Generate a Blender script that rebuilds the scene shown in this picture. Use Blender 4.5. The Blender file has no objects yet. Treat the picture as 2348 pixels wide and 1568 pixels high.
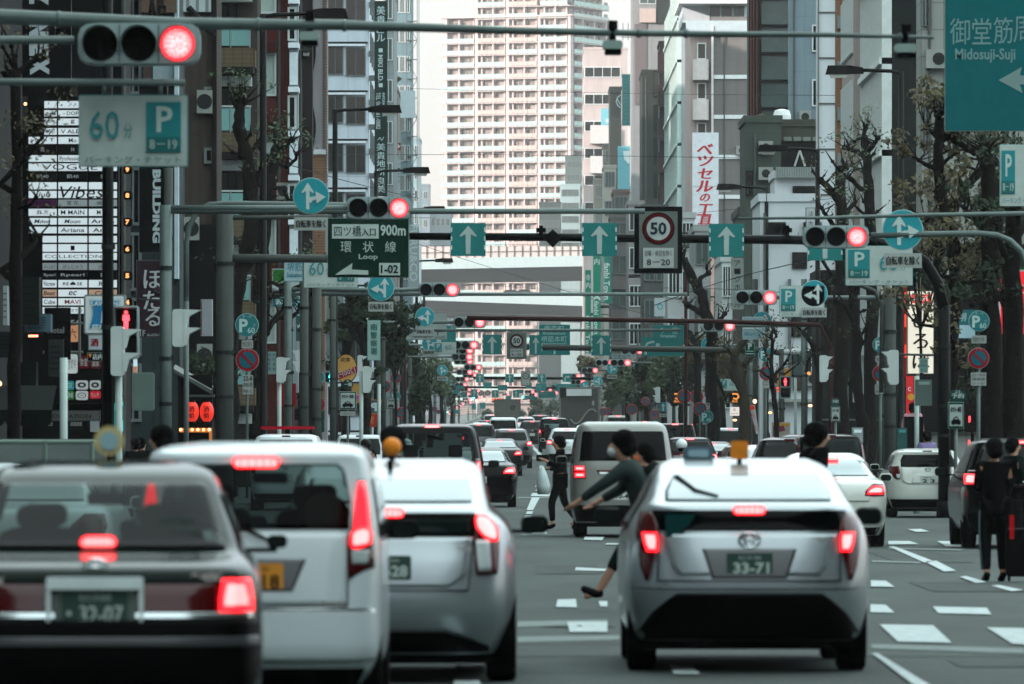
import bpy, bmesh, math, random
from mathutils import Vector, Matrix
R = math.radians
random.seed(7)
sc = bpy.context.scene
COL = sc.collection
# ---------------------------------------------------------------- camera, sky, sun, exposure
F = 16380.0; CX = 1173.5; HY = 1000.0; CH = 1.7      # focal length and centre in picture units, eye height
SUN_DIR = Vector((-0.80, -0.62, 0.27)).normalized()  # towards the sun
cam_d = bpy.data.cameras.new("camera"); cam = bpy.data.objects.new("camera", cam_d); COL.objects.link(cam)
cam.location = (0, 0, CH); cam.rotation_euler = (R(90), 0, 0)
cam_d.sensor_width = 36; cam_d.lens = 36 * F / 2347.0; cam_d.shift_y = (HY - 784) / 2347.0
cam_d.clip_start = 1.0; cam_d.clip_end = 6000
cam_d.dof.use_dof = True; cam_d.dof.focus_distance = 240; cam_d.dof.aperture_fstop = 6.5
sc.camera = cam
world = bpy.data.worlds.new("World"); sc.world = world; world.use_nodes = True
wn = world.node_tree; wn.nodes.clear()
sky = wn.nodes.new("ShaderNodeTexSky"); sky.sky_type = 'NISHITA'; sky.sun_disc = False
sky.sun_elevation = math.asin(SUN_DIR.z); sky.sun_rotation = math.atan2(SUN_DIR.x, SUN_DIR.y)
sky.air_density = 1.0; sky.dust_density = 1.0; sky.ozone_density = 1.0
bg = wn.nodes.new("ShaderNodeBackground"); bg.inputs[1].default_value = 0.15
wo = wn.nodes.new("ShaderNodeOutputWorld")
veil = wn.nodes.new("ShaderNodeMix"); veil.data_type = 'RGBA'; veil.inputs[0].default_value = 0.85   # thin high cloud over the clear sky
vg = wn.nodes.new("ShaderNodeTexCoord"); vs = wn.nodes.new("ShaderNodeSeparateXYZ"); wn.links.new(vg.outputs["Generated"], vs.inputs[0])
vr = wn.nodes.new("ShaderNodeValToRGB"); vr.color_ramp.elements[0].position = 0.07; vr.color_ramp.elements[0].color = (0.113, 0.105, 0.120, 1)
vr.color_ramp.elements[1].position = 0.42; vr.color_ramp.elements[1].color = (0.455, 0.545, 0.54, 1)
wn.links.new(vs.outputs[2], vr.inputs[0])
vm = wn.nodes.new("ShaderNodeVectorMath"); vm.operation = 'SCALE'; vm.inputs[3].default_value = 10.0
wn.links.new(vr.outputs[0], vm.inputs[0]); wn.links.new(vm.outputs[0], veil.inputs[7])
wn.links.new(sky.outputs[0], veil.inputs[6]); wn.links.new(veil.outputs[2], bg.inputs[0]); wn.links.new(bg.outputs[0], wo.inputs[0])
sun_d = bpy.data.lights.new("sun", 'SUN'); sun_d.energy = 2.0; sun_d.angle = R(0.6); sun_d.color = (1.0, 0.83, 0.79)
sun = bpy.data.objects.new("sun", sun_d); COL.objects.link(sun)
sun.rotation_euler = SUN_DIR.to_track_quat('Z', 'Y').to_euler()
sc.view_settings.view_transform = 'Standard'; sc.view_settings.look = 'None'
sc.view_settings.gamma = 1.0; sc.view_settings.use_curve_mapping = False
sc.view_settings.exposure = 1.95
sc.cycles.use_denoising = True
sc.cycles.max_bounces = 6; sc.cycles.diffuse_bounces = 3; sc.cycles.glossy_bounces = 3
sc.cycles.transparent_max_bounces = 8; sc.cycles.volume_bounces = 0; sc.cycles.caustics_reflective = False
sc.cycles.caustics_refractive = False
# ---------------------------------------------------------------- helpers
def X(px, s): return (px - CX) / s
def Z(py, s): return CH + (HY - py) / s
def W(px, py, s): return Vector((X(px, s), F / s, Z(py, s)))
def G(y):                                           # height of the ground, which rises far up the street
 t = y - 225.0
 if t <= 0: return 0.0
 return 0.0046 * t * min(1.0, t / 60.0) if t < 60 else 0.0046 * t - 0.0
def lin(c):
 return tuple((x / 255.0 / 12.92) if x / 255.0 <= 0.04045 else ((x / 255.0 + 0.055) / 1.055) ** 2.4 for x in c)
def alb(c, lit=False):                               # surface colour from how it looks; contrast curve put into the tones
 c = lin(c)
 e = 1.2 if max(c) - min(c) > .12 else 1.38
 return c if lit else tuple(min(0.86, 1.16 * x ** e) for x in c)
MATS = {}
def M(name, rgb=None, rough=0.6, metal=0.0, emit=0.0, var=0.12, scale=3.0, coat=0.0, spec=None, bump=0.0):
 """a procedural material; rgb is given 0..255 as it would look painted flat"""
 if name in MATS: return MATS[name]
 m = bpy.data.materials.new(name); m.use_nodes = True; MATS[name] = m
 nt = m.node_tree; b = nt.nodes["Principled BSDF"]
 c = alb(rgb, emit > 0)
 b.inputs["Roughness"].default_value = rough; b.inputs["Metallic"].default_value = metal
 if coat: b.inputs["Coat Weight"].default_value = coat; b.inputs["Coat Roughness"].default_value = 0.06
 if spec is None: spec = 0.28 if sum(rgb) > 220 else 0.1
 if spec <= .15: b.inputs["IOR"].default_value = 1.16; spec = .5
 if spec is not None: b.inputs["Specular IOR Level"].default_value = spec
 if var > 0:
  tc = nt.nodes.new("ShaderNodeTexCoord"); no = nt.nodes.new("ShaderNodeTexNoise")
  no.inputs["Scale"].default_value = scale; no.inputs["Detail"].default_value = 5; no.inputs["Roughness"].default_value = 0.65
  nt.links.new(tc.outputs["Object"], no.inputs["Vector"])
  mr = nt.nodes.new("ShaderNodeMapRange"); mr.inputs[1].default_value = 0.3; mr.inputs[2].default_value = 0.7
  mr.inputs[3].default_value = 1 - var; mr.inputs[4].default_value = 1 + var
  nt.links.new(no.outputs["Fac"], mr.inputs[0])
  mx = nt.nodes.new("ShaderNodeMix"); mx.data_type = 'RGBA'; mx.blend_type = 'MULTIPLY'; mx.inputs[0].default_value = 1.0
  mx.inputs[6].default_value = (*c, 1)
  nt.links.new(mr.outputs[0], mx.inputs[7]); nt.links.new(mx.outputs[2], b.inputs["Base Color"])
  if bump:
   bu = nt.nodes.new("ShaderNodeBump"); bu.inputs["Strength"].default_value = bump; bu.inputs["Distance"].default_value = 0.03
   nt.links.new(no.outputs["Fac"], bu.inputs["Height"]); nt.links.new(bu.outputs[0], b.inputs["Normal"])
 else: b.inputs["Base Color"].default_value = (*c, 1)
 if emit:
  b.inputs["Emission Color"].default_value = (*c, 1); b.inputs["Emission Strength"].default_value = emit
 return m
def C3(rgb, rough=0.6, emit=0.0, metal=0.0, var=0.1):
 return M("paint_%d_%d_%d_%d_%d" % (*rgb, int(rough * 10), int(emit * 10)), rgb, rough, metal, emit, var)
def tag(o, label=None, cat=None, group=None, kind=None):
 if label: o["label"] = label
 if cat: o["category"] = cat
 if group: o["group"] = group
 if kind: o["kind"] = kind
 return o
def empty(name, loc, rz=0):
 o = bpy.data.objects.new(name, None); COL.objects.link(o); o.location = loc; o.rotation_euler = (0, 0, rz); return o
def kids(o): return [c for c in ALLKIDS.get(o.name, [])]
ALLKIDS = {}
def setpar(o, p):
 if p is not None:
  o.parent = p; ALLKIDS.setdefault(p.name, []).append(o)
def copy_tree(o, parent=None):
 c = o.copy(); COL.objects.link(c)
 if parent is not None: setpar(c, parent)
 for ch in kids(o): copy_tree(ch, c)
 return c
class MB:
 def __init__(s): s.v = []; s.f = []; s.m = []
 def add(s, vs, fs, mi=0):
  n = len(s.v); s.v += [tuple(v) for v in vs]; s.f += [tuple(i + n for i in f) for f in fs]; s.m += [mi] * len(fs); return s
 def box(s, x0, x1, y0, y1, z0, z1, mi=0):
  v = [(x, y, z) for z in (z0, z1) for y in (y0, y1) for x in (x0, x1)]
  return s.add(v, [(0, 2, 3, 1), (4, 5, 7, 6), (0, 1, 5, 4), (2, 6, 7, 3), (0, 4, 6, 2), (1, 3, 7, 5)], mi)
 def quad(s, a, b, c, d, mi=0): return s.add([a, b, c, d], [(0, 1, 2, 3)], mi)
 def prism(s, poly, y0, y1, mi=0):               # poly in x, z; front face at y0
  n = len(poly)
  a = sum(poly[i][0] * poly[(i + 1) % n][1] - poly[(i + 1) % n][0] * poly[i][1] for i in range(n))
  if a < 0: poly = poly[::-1]
  v = [(x, y0, z) for x, z in poly] + [(x, y1, z) for x, z in poly]
  f = [tuple(range(n)), tuple(range(2 * n - 1, n - 1, -1))] + [(i, i + n, (i + 1) % n + n, (i + 1) % n) for i in range(n)]
  return s.add(v, f, mi)
 def tube(s, pts, rad, n=8, mi=0):
  pts = [Vector(p) for p in pts]
  if not hasattr(rad, '__len__'): rad = [rad] * len(pts)
  rings = []; prev = None
  for i, p in enumerate(pts):
   d = (pts[min(i + 1, len(pts) - 1)] - pts[max(i - 1, 0)]).normalized()
   if prev is None:
    u = d.orthogonal().normalized()
   else:
    u = (prev - d * prev.dot(d)); u = u.normalized() if u.length > 1e-6 else d.orthogonal().normalized()
   prev = u; w = d.cross(u)
   rings.append([p + (u * math.cos(a) + w * math.sin(a)) * rad[i] for a in [2 * math.pi * k / n for k in range(n)]])
  v = [q for r in rings for q in r]; f = []
  for i in range(len(pts) - 1):
   for k in range(n):
    f.append((i * n + k, i * n + (k + 1) % n, (i + 1) * n + (k + 1) % n, (i + 1) * n + k))
  f.append(tuple(range(n - 1, -1, -1))); f.append(tuple((len(pts) - 1) * n + k for k in range(n)))
  return s.add(v, f, mi)
 def ball(s, c, rx, ry, rz, n=10, m=7, mi=0):
  v = []; f = []
  for j in range(m + 1):
   ph = math.pi * j / m
   for i in range(n):
    t = 2 * math.pi * i / n
    v.append((c[0] + rx * math.sin(ph) * math.cos(t), c[1] + ry * math.sin(ph) * math.sin(t), c[2] + rz * math.cos(ph)))
  for j in range(m):
   for i in range(n):
    f.append((j * n + i, (j + 1) * n + i, (j + 1) * n + (i + 1) % n, j * n + (i + 1) % n))
  return s.add(v, f, mi)
 def build(s, name, mats, parent=None, loc=(0, 0, 0), smooth=False):
  me = bpy.data.meshes.new(name); me.from_pydata(s.v, [], s.f)
  if not isinstance(mats, (list, tuple)): mats = [mats]
  for m in mats: me.materials.append(m)
  if len(mats) > 1: me.polygons.foreach_set("material_index", s.m)
  if smooth: me.polygons.foreach_set("use_smooth", [True] * len(s.f))
  me.update()
  o = bpy.data.objects.new(name, me); COL.objects.link(o); o.location = loc
  setpar(o, parent); return o
def mesh_obj(name, me, parent=None, loc=(0, 0, 0)):
 o = bpy.data.objects.new(name, me); COL.objects.link(o); o.location = loc; setpar(o, parent); return o
def rrect(x0, x1, z0, z1, r, n=4):
 pts = []
 for cx, cz, a0 in ((x1 - r, z0 + r, -90), (x1 - r, z1 - r, 0), (x0 + r, z1 - r, 90), (x0 + r, z0 + r, 180)):
  for k in range(n + 1):
   a = R(a0 + 90 * k / n); pts.append((cx + r * math.cos(a), cz + r * math.sin(a)))
 return pts
def circ(cx, cz, r, n=28, rz=None): return [(cx + r * math.cos(2 * math.pi * k / n), cz + (rz or r) * math.sin(2 * math.pi * k / n)) for k in range(n)]
# ---- lettering: built-in font, turned into mesh, fitted to a box
TXT = {}
def text_mesh(body, bold=0.0, mirror=False):
 key = (body, bold, mirror)
 if key in TXT: return TXT[key]
 c = bpy.data.curves.new("t", 'FONT'); c.body = body; c.resolution_u = 2; c.offset = bold; c.space_line = 0.95
 o = bpy.data.objects.new("t", c)
 me = bpy.data.meshes.new_from_object(o)
 vs = [tuple(v.co) for v in me.vertices]; fs = [tuple(p.vertices) for p in me.polygons]
 bpy.data.objects.remove(o); bpy.data.curves.remove(c); bpy.data.meshes.remove(me)
 if not vs: vs = [(0, 0, 0), (1, 0, 0), (1, 1, 0)]; fs = [(0, 1, 2)]
 x0 = min(v[0] for v in vs); x1 = max(v[0] for v in vs); y0 = min(v[1] for v in vs); y1 = max(v[1] for v in vs)
 sx = 1 / max(x1 - x0, 1e-4); sy = 1 / max(y1 - y0, 1e-4)
 vs = [((v[0] - x0) * sx - 0.5, (v[1] - y0) * sy - 0.5) for v in vs]
 if mirror: vs = [(-a, b) for a, b in vs]; fs = [f[::-1] for f in fs]
 TXT[key] = (vs, fs); return TXT[key]
def add_text(mb, body, cx, cz, w, h, y, rot=0, bold=0.02, mirror=False, mi=0, slant=0.0):
 cj = any(ord(ch) > 0x2e80 for ch in body)
 if cj and bold >= .03 and not rot:
  dd = bold * (1.1 if bold >= .05 else .7) * h
  add_text(mb, body, cx - dd, cz, w, h, y - .002, rot, 0, mirror, mi, slant); add_text(mb, body, cx, cz + dd * .3, w, h, y - .004, rot, 0, mirror, mi, slant); cx += dd
 if cj: bold = 0.0
 vs, fs = text_mesh(body, bold, mirror); ca, sa = math.cos(R(rot)), math.sin(R(rot))
 out = []
 for a, b in vs:
  a, b = a * w + slant * b * h, b * h
  out.append((cx + a * ca - b * sa, y, cz + a * sa + b * ca))
 mb.add(out, fs, mi)
def shp_poly(pts): return [(float(a), float(b)) for a, b in pts]
WHITE = (206, 214, 214); TEAL = (20, 128, 130); DGREEN = (5, 58, 48); BLACK = (14, 15, 16); RED = (190, 20, 34); GREYW = (165, 172, 168)
def sign(name, label, cat, px, py, w, h, s, face, items=(), group=None, depth=0.05, rim=None, rimw=0, rnd=0.0, shape=None, emit=0.0, rough=0.5, mats_y=0.0, backcol=(110, 120, 118), hang=None):
 """flat sign facing the road; everything given in picture units at scale s, turned into metres"""
 loc = W(px, py, s)
 def q(a, b): return ((a - px) / s, (py - b) / s)
 hw, hh = w / 2 / s, h / 2 / s
 mb = MB()
 if shape == 'circle': poly = circ(0, 0, hw, 32, hh)
 elif shape: poly = [q(a, b) for a, b in shape]
 elif rnd: poly = rrect(-hw, hw, -hh, hh, rnd / s)
 else: poly = [(-hw, -hh), (hw, -hh), (hw, hh), (-hw, hh)]
 mb.prism(poly, 0, depth)
 root = mb.build(name, C3(rim or face, rough, emit if not rim else 0), loc=loc)
 tag(root, label, cat, group)
 e = 0.012; k = 1
 if rim:
  rw = rimw / s; m2 = MB()
  if shape == 'circle': p2 = circ(0, 0, hw - rw, 32, hh - rw)
  elif rnd: p2 = rrect(-hw + rw, hw - rw, -hh + rw, hh - rw, max(rnd / s - rw, 0.01))
  else: p2 = [(-hw + rw, -hh + rw), (hw - rw, -hh + rw), (hw - rw, hh - rw), (-hw + rw, hh - rw)]
  m2.prism(p2, -e, 0.0); m2.build("sign_face", C3(face, rough, emit), root); k = 2
 put_items(root, items, q, s, e, k)
 return root
def put_items(root, items, q, s, e=0.012, k=1, emit_default=0.0):
 for it in items:
  kind = it[0]; opt = it[-1] if isinstance(it[-1], dict) else {}
  y = -e * k; m = MB()
  em = opt.get('emit', emit_default)
  if kind == 't':                              # ('t', text, cx, cy, w, h, colour)
   a, b = q(it[2], it[3])
   add_text(m, it[1], a, b, it[4] / s, it[5] / s, y, opt.get('rot', 0), opt.get('bold', 0.02), opt.get('mirror', False), slant=opt.get('slant', 0))
   m.build(opt.get('name', 'lettering'), C3(it[6], 0.5, em), root)
  elif kind == 'r':                            # ('r', x0, y0, x1, y1, colour)
   a = q(it[1], it[2]); b = q(it[3], it[4])
   m.prism([(a[0], b[1]), (b[0], b[1]), (b[0], a[1]), (a[0], a[1])], y, y + e * .8)
   m.build(opt.get('name', 'panel'), C3(it[5], 0.5, em), root); k += 1
  elif kind == 'p':                            # ('p', pts, colour)
   m.prism([q(a, b) for a, b in it[1]], y, y + e * .8)
   m.build(opt.get('name', 'symbol'), C3(it[2], 0.5, em), root); k += 1
  elif kind == 'c':                            # ('c', cx, cy, r, colour)
   a, b = q(it[1], it[2]); m.prism(circ(a, b, it[3] / s), y, y + e * .8)
   m.build(opt.get('name', 'disc'), C3(it[4], 0.5, em), root); k += 1
  elif kind == 'l':                            # ('l', pts, width, colour)  a painted line
   pts = [Vector((*q(a, b), 0)) for a, b in it[1]]; hw = it[2] / 2 / s
   for i in range(len(pts) - 1):
    d = (pts[i + 1] - pts[i]).normalized(); nn = Vector((-d.y, d.x, 0)) * hw; dd = d * hw * .4
    qq = [pts[i] - dd - nn, pts[i + 1] + dd - nn, pts[i + 1] + dd + nn, pts[i] - dd + nn]
    m.prism([(v.x, v.y) for v in qq], y - 0.0004 * i, y + e * .6)
   m.build(opt.get('name', 'symbol'), C3(it[3], 0.5, em), root); k += 1
def M_DARKFIT(): return C3((60, 66, 64), .6)
def pole(name, label, cat, px, s, ytop, r, mat, group=None, arms=(), n=10, ybase=None, taper=1.0):
 """a post standing on the ground; arms: lists of picture points (px, py[, dy]) with radius"""
 y = F / s; x = X(px, s); gz = G(y) if ybase is None else Z(ybase, s)
 root = empty(name, (x, y, gz)); tag(root, label, cat, group)
 MB().tube([(0, 0, 0), (0, 0, Z(ytop, s) - gz)], [r, r * taper], n).build("post", mat, root, smooth=True)
 MB().tube([(0, 0, 0), (0, 0, .35)], [r * 1.35, r * 1.3], n).build("base", mat, root, smooth=True)
 hp_ = Z(ytop, s) - gz
 if hp_ > 4 and r > .07:
  m = MB()
  for q in (.38, .52, .8): m.tube([(0, 0, hp_ * q), (0, 0, hp_ * q + .07)], r * 1.15, n)
  m.box(r * .9, r * 1.5, -.04, .04, hp_ * .52, hp_ * .52 + .1); m.tube([(r * 1.1, -.02, hp_ * .2), (r * 1.1, -.02, hp_ * .8)], .012, 4); m.build("clamps", M_DARKFIT(), root)
 for a in arms:
  nm, pts, rad = a[0], a[1], a[2]
  pp = [(X(p[0], s) - x, (p[2] if len(p) > 2 else 0), Z(p[1], s) - gz) for p in pts]
  MB().tube(pp, rad, 8).build(nm, a[3] if len(a) > 3 else mat, root, smooth=True)
 return root
# ---------------------------------------------------------------- the setting: ground, road, pavements, markings
def strip(name, x0, x1, ys, dz, mat, kind='structure', th=0.0):
 mb = MB(); v = []; f = []
 for y in ys: v += [(x0, y, G(y) + dz), (x1, y, G(y) + dz)]
 for i in range(len(ys) - 1): f.append((2 * i, 2 * i + 1, 2 * i + 3, 2 * i + 2))
 mb.add(v, f)
 if th:
  n = len(ys)
  v2 = []
  for y in ys: v2 += [(x0, y, G(y) + dz - th), (x1, y, G(y) + dz - th)]
  g = []
  for i in range(n - 1):
   g.append((2 * i, 2 * i + 2, 2 * n + 2 * i + 2, 2 * n + 2 * i)); g.append((2 * i + 1, 2 * n + 2 * i + 1, 2 * n + 2 * i + 3, 2 * i + 3))
  mb.v += v2; mb.f += g; mb.m += [0] * len(g)
 return tag(mb.build(name, mat), kind=kind)
YS = [2, 20, 40, 60, 80, 100, 130, 160, 190, 225] + [235 + 10 * i for i in range(12)] + [400 + 100 * i for i in range(30)]
def asphalt(name, rgb, sc1=0.6):
 m = M(name, rgb, 0.85, var=0.0)
 nt = m.node_tree; b = nt.nodes["Principled BSDF"]
 tc = nt.nodes.new("ShaderNodeTexCoord")
 n1 = nt.nodes.new("ShaderNodeTexNoise"); n1.inputs["Scale"].default_value = sc1; n1.inputs["Detail"].default_value = 6
 mp = nt.nodes.new("ShaderNodeMapping"); mp.inputs["Scale"].default_value = (1, 0.25, 1)
 nt.links.new(tc.outputs["Object"], mp.inputs[0]); nt.links.new(mp.outputs[0], n1.inputs["Vector"])
 n2 = nt.nodes.new("ShaderNodeTexNoise"); n2.inputs["Scale"].default_value = 60; n2.inputs["Detail"].default_value = 3
 nt.links.new(tc.outputs["Object"], n2.inputs["Vector"])
 ad = nt.nodes.new("ShaderNodeMath"); ad.operation = 'ADD'; nt.links.new(n1.outputs["Fac"], ad.inputs[0]); nt.links.new(n2.outputs["Fac"], ad.inputs[1])
 cr = nt.nodes.new("ShaderNodeMapRange"); cr.inputs[1].default_value = 0.7; cr.inputs[2].default_value = 1.3; cr.inputs[3].default_value = 0.6; cr.inputs[4].default_value = 1.4
 nt.links.new(ad.outputs[0], cr.inputs[0])
 mx = nt.nodes.new("ShaderNodeMix"); mx.data_type = 'RGBA'; mx.blend_type = 'MULTIPLY'; mx.inputs[0].default_value = 1; mx.inputs[6].default_value = (*alb(rgb), 1)
 nt.links.new(cr.outputs[0], mx.inputs[7]); nt.links.new(mx.outputs[2], b.inputs["Base Color"])
 bu = nt.nodes.new("ShaderNodeBump"); bu.inputs["Strength"].default_value = 0.3; bu.inputs["Distance"].default_value = 0.02
 nt.links.new(n2.outputs["Fac"], bu.inputs["Height"]); nt.links.new(bu.outputs[0], b.inputs["Normal"])
 return m
KL, KR = -6.0, 10.75
strip("ground", -900, 900, YS, -0.06, asphalt("ground_earth", (74, 78, 76)))
strip("road", KL - 0.0, KR, YS, 0.0, asphalt("asphalt", (78, 87, 84)))
strip("cross_street", -60, 60, [55, 74], 0.004, asphalt("asphalt_cross", (76, 85, 82)))
pav = asphalt("pavement", (100, 104, 102), 1.5)
for nm, a, b in (("pavement", KL - 5.0, KL), ("pavement", KR, KR + 5.0)):
 strip(nm, a, b, [y for y in YS if y >= 80], 0.13, pav, th=0.2)
 strip(nm, a, b, [2, 20, 40, 52], 0.13, pav, th=0.2)
paint = M("road_paint", (172, 180, 180), 0.8, var=0.35, scale=9)
def mark(label_pts, z=0.016):
 """a painted mark on the road, its corners found where the picture shows them on the ground"""
 out = []
 for px, py in label_pts:
  s = (py - HY) / CH; y = F / s
  for _ in range(6):
   s = (py - HY) / (CH - G(y) - z); y = F / s
  out.append((X(px, s), y, G(y) + z))
 return out
mk = MB()
for q in [((2016,1431),(2139,1433),(2181,1473),(2058,1470)), ((2262,1438),(2360,1440),(2400,1480),(2320,1475)),
   ((1995,1385),(2030,1386),(2050,1404),(1995,1403)), ((2138,1390),(2262,1393),(2272,1408),(2150,1405)),
   ((1996,1330),(2030,1331),(2050,1345),(1996,1344)), ((1278,1374),(1320,1373),(1322,1392),(1274,1391)),
   ((1372,1378),(1392,1378),(1392,1390),(1376,1390)), ((1300,1425),(1392,1425),(1392,1448),(1306,1448)),
   ((1046,1504),(1108,1504),(1110,1534),(1044,1534)), ((1040,1556),(1098,1556),(1102,1570),(1040,1570)),
   ((1535,1526),(1588,1528),(1604,1544),(1545,1544)),
   ((1998,1497),(2012,1497),(2135,1572),(2098,1572)),
   ((2036,1252),(2050,1252),(2140,1286),(2120,1290)), ((2120,1287),(2146,1285),(2191,1308),(2164,1310)),
   ((2200,1322),(2214,1320),(2262,1334),(2236,1336)), ((2272,1342),(2290,1341),(2345,1352),(2318,1355)),
   ((2036,1240),(2085,1240),(2106,1247),(2036,1248)), ((2148,1240),(2205,1241),(2208,1253),(2168,1252)),
   ((2080,1213),(2110,1212),(2130,1218),(2100,1219)),
   ((1220,1130),(1264,1130),(1262,1138),(1216,1137)), ((1219,1140),(1237,1140),(1222,1169),(1207,1169)),
   ((1208,1172),(1222,1172),(1219,1178),(1205,1178)), ((1204,1181),(1219,1181),(1216,1187),(1200,1187)), ((1200,1192),(1216,1192),(1213,1198),(1196,1198)),
   ((1228,1112),(1240,1112),(1238,1116),(1226,1116)), ((1230,1120),(1240,1120),(1237,1125),(1227,1125)), ((1237,1087),(1243,1087),(1240,1106),(1232,1106)),
   ((1215,1060),(1222,1059),(1250,1078),(1242,1079)), ((1218,1204),(1252,1204),(1255,1211),(1216,1211)), ((1220,1214),(1250,1214),(1255,1224),(1220,1224)),
   ((1222,1048),(1262,1048),(1262,1051),(1222,1051)),
   ((1340,1230),(1385,1231),(1380,1238),(1338,1237)), ((1390,1245),(1420,1245),(1415,1248),(1388,1248)),
   ((1320,1300),(1392,1304),(1392,1309),(1318,1307))]:
 p = mark(q); mk.quad(p[0], p[3], p[2], p[1])
tag(mk.build("lane_markings", paint), kind='structure')
mk = MB()
wpaint = M("worn_paint", (120, 130, 128), 0.8, var=0.25, scale=6)
for q in [((1186,1424),(1392,1420),(1392,1432),(1186,1437)), ((1186,1459),(1420,1456),(1420,1466),(1186,1472)),
   ((1998,1476),(2347,1486),(2347,1498),(1998,1486)), ((1100,1498),(1180,1496),(1180,1520),(1100,1522)),
   ((2036,1255),(2205,1259),(2205,1262),(2036,1258)), ((1998,1284),(2110,1288),(2110,1291),(1998,1288)),
   ((1186,1139),(1265,1139),(1265,1142),(1186,1142)), ((1195,1224),(1310,1225),(1310,1228),(1195,1227)), ((1180,1076),(1262,1076),(1262,1079),(1180,1079))]:
 p = mark(q, 0.010); mk.quad(p[0], p[3], p[2], p[1])
tag(mk.build("worn_stop_lines", wpaint), kind='structure')
rnd = random.Random(3)
patch = asphalt("asphalt_patch", (71, 79, 76), 2.0); m = MB()
for (x, y, w, l) in ((-.2, 58, 1.1, 2.2), (3.3, 52.5, .9, 1.6), (4.6, 78, 1.3, 5), (.3, 88, .8, 6), (5.2, 96, 1.0, 9), (8.3, 70, 1.2, 3), (2.2, 110, .9, 12), (6.5, 60, .7, 2)):
 m.quad((x, y, .0065), (x + w, y, .0065), (x + w, y + l, .0065), (x, y + l, .0065))
tag(m.build("road_patches", patch), kind='structure')
for i, (x, y) in enumerate(((.6, 63.5), (4.9, 57), (7.3, 86))):
 c = MB(); c.add([(.33 * math.cos(a), .33 * math.sin(a), .0) for a in [2 * math.pi * k / 24 for k in range(24)]], [tuple(range(24))]); c.box(-.22, .22, -.02, .02, .0, .003); c.box(-.02, .02, -.22, .22, .0, .004)
 tag(c.build("manhole_cover", C3((44, 48, 47), .6), loc=(x, y, .013)), "round iron manhole cover in the road " + ("left of the nearest right taxi", "ahead of that taxi near the crossing", "near the white hatchback")[i], "manhole cover")
# ---------------------------------------------------------------- vehicles
def carpaint(name, rgb, rough=0.32, coat=0.6, metal=0.0):
 m = M("carpaint_" + name, rgb, rough, metal, var=0.035, scale=1.2, coat=coat); return m
P_WHITE = carpaint("white", (205, 212, 214)); P_SILVER = carpaint("silver", (172, 178, 181), 0.3, 0.5, 0.6)
P_BLACK = M("carpaint_black", (12, 13, 14), .14, var=.03, spec=.14); P_DGREEN = M("carpaint_dark_green", (16, 46, 38), .1, var=.03, spec=.14)
P_GREY = carpaint("grey", (98, 100, 102), 0.3, 0.5, 0.3); P_DGREY = carpaint("dark_grey", (45, 48, 52), 0.3, 0.2)
P_BEIGE = carpaint("pale_grey", (146, 148, 144), 0.34, 0.3, 0.3); P_PEARL = carpaint("pearl", (196, 200, 194), 0.3, 0.6)
M_GLASS = M("car_glass", (14, 20, 20), 0.1, var=0.0, spec=0.15); M_GLASS_L = M("car_glass_sky_tint", (120, 138, 142), 0.08, var=0.0, spec=0.9)  # the pale glass carries the sky's reflection in its base colour
M_GLASS_M = M("car_glass_mid", (40, 52, 50), 0.12, var=0.35, scale=2.2, spec=0.12)
M_RUB = M("black_plastic", (14, 16, 16), 0.6, var=0.1); M_TYRE = M("tyre", (16, 17, 17), 0.85, var=0.1)
M_RIM = M("wheel_rim", (120, 126, 128), 0.35, 0.7, var=0.05); M_CHROME = M("chrome", (205, 212, 212), 0.12, 0.95, var=0.0)
M_DKRED = M("lamp_dark_red", (96, 6, 14), 0.15, var=0.1, coat=0.6); M_REDL = M("lamp_red_glow", (255, 24, 34), 0.2, emit=1.1, var=0.0)
M_PINK = M("lamp_red_hot", (255, 112, 112), 0.2, emit=1.15, var=0.05, scale=30); M_CLEAR = M("lamp_clear", (190, 196, 196), 0.15, var=0.15, coat=0.5, scale=14)
M_AMBER = M("lamp_amber_glow", (255, 120, 40), 0.2, emit=1.0, var=0.0); M_ORANGE = M("lamp_orange", (214, 136, 34), 0.5, var=0.15, scale=9)
M_PLATEG = M("plate_green", (70, 96, 88), 0.5, var=0.08); M_PLATEW = M("plate_white", (190, 196, 190), 0.5, var=0.06); M_PLATEY = M("plate_yellow", (214, 150, 60), 0.5, var=0.06)
M_SEAT = M("car_seat", (16, 18, 18), 0.8, var=0.1)
def interp(tab, z):
 if z <= tab[0][0]: return tab[0][1:]
 for a, b in zip(tab, tab[1:]):
  if z <= b[0]:
   t = (z - a[0]) / max(b[0] - a[0], 1e-6); return tuple(p + (q - p) * t for p, q in zip(a[1:], b[1:]))
 return tab[-1][1:]
def chaikin(tab, n=2):
 for _ in range(n):
  o = [tab[0]]
  for a, b in zip(tab, tab[1:]):
   o.append(tuple(p * .75 + q * .25 for p, q in zip(a, b))); o.append(tuple(p * .25 + q * .75 for p, q in zip(a, b)))
  o.append(tab[-1]); tab = o
 return tab
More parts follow.
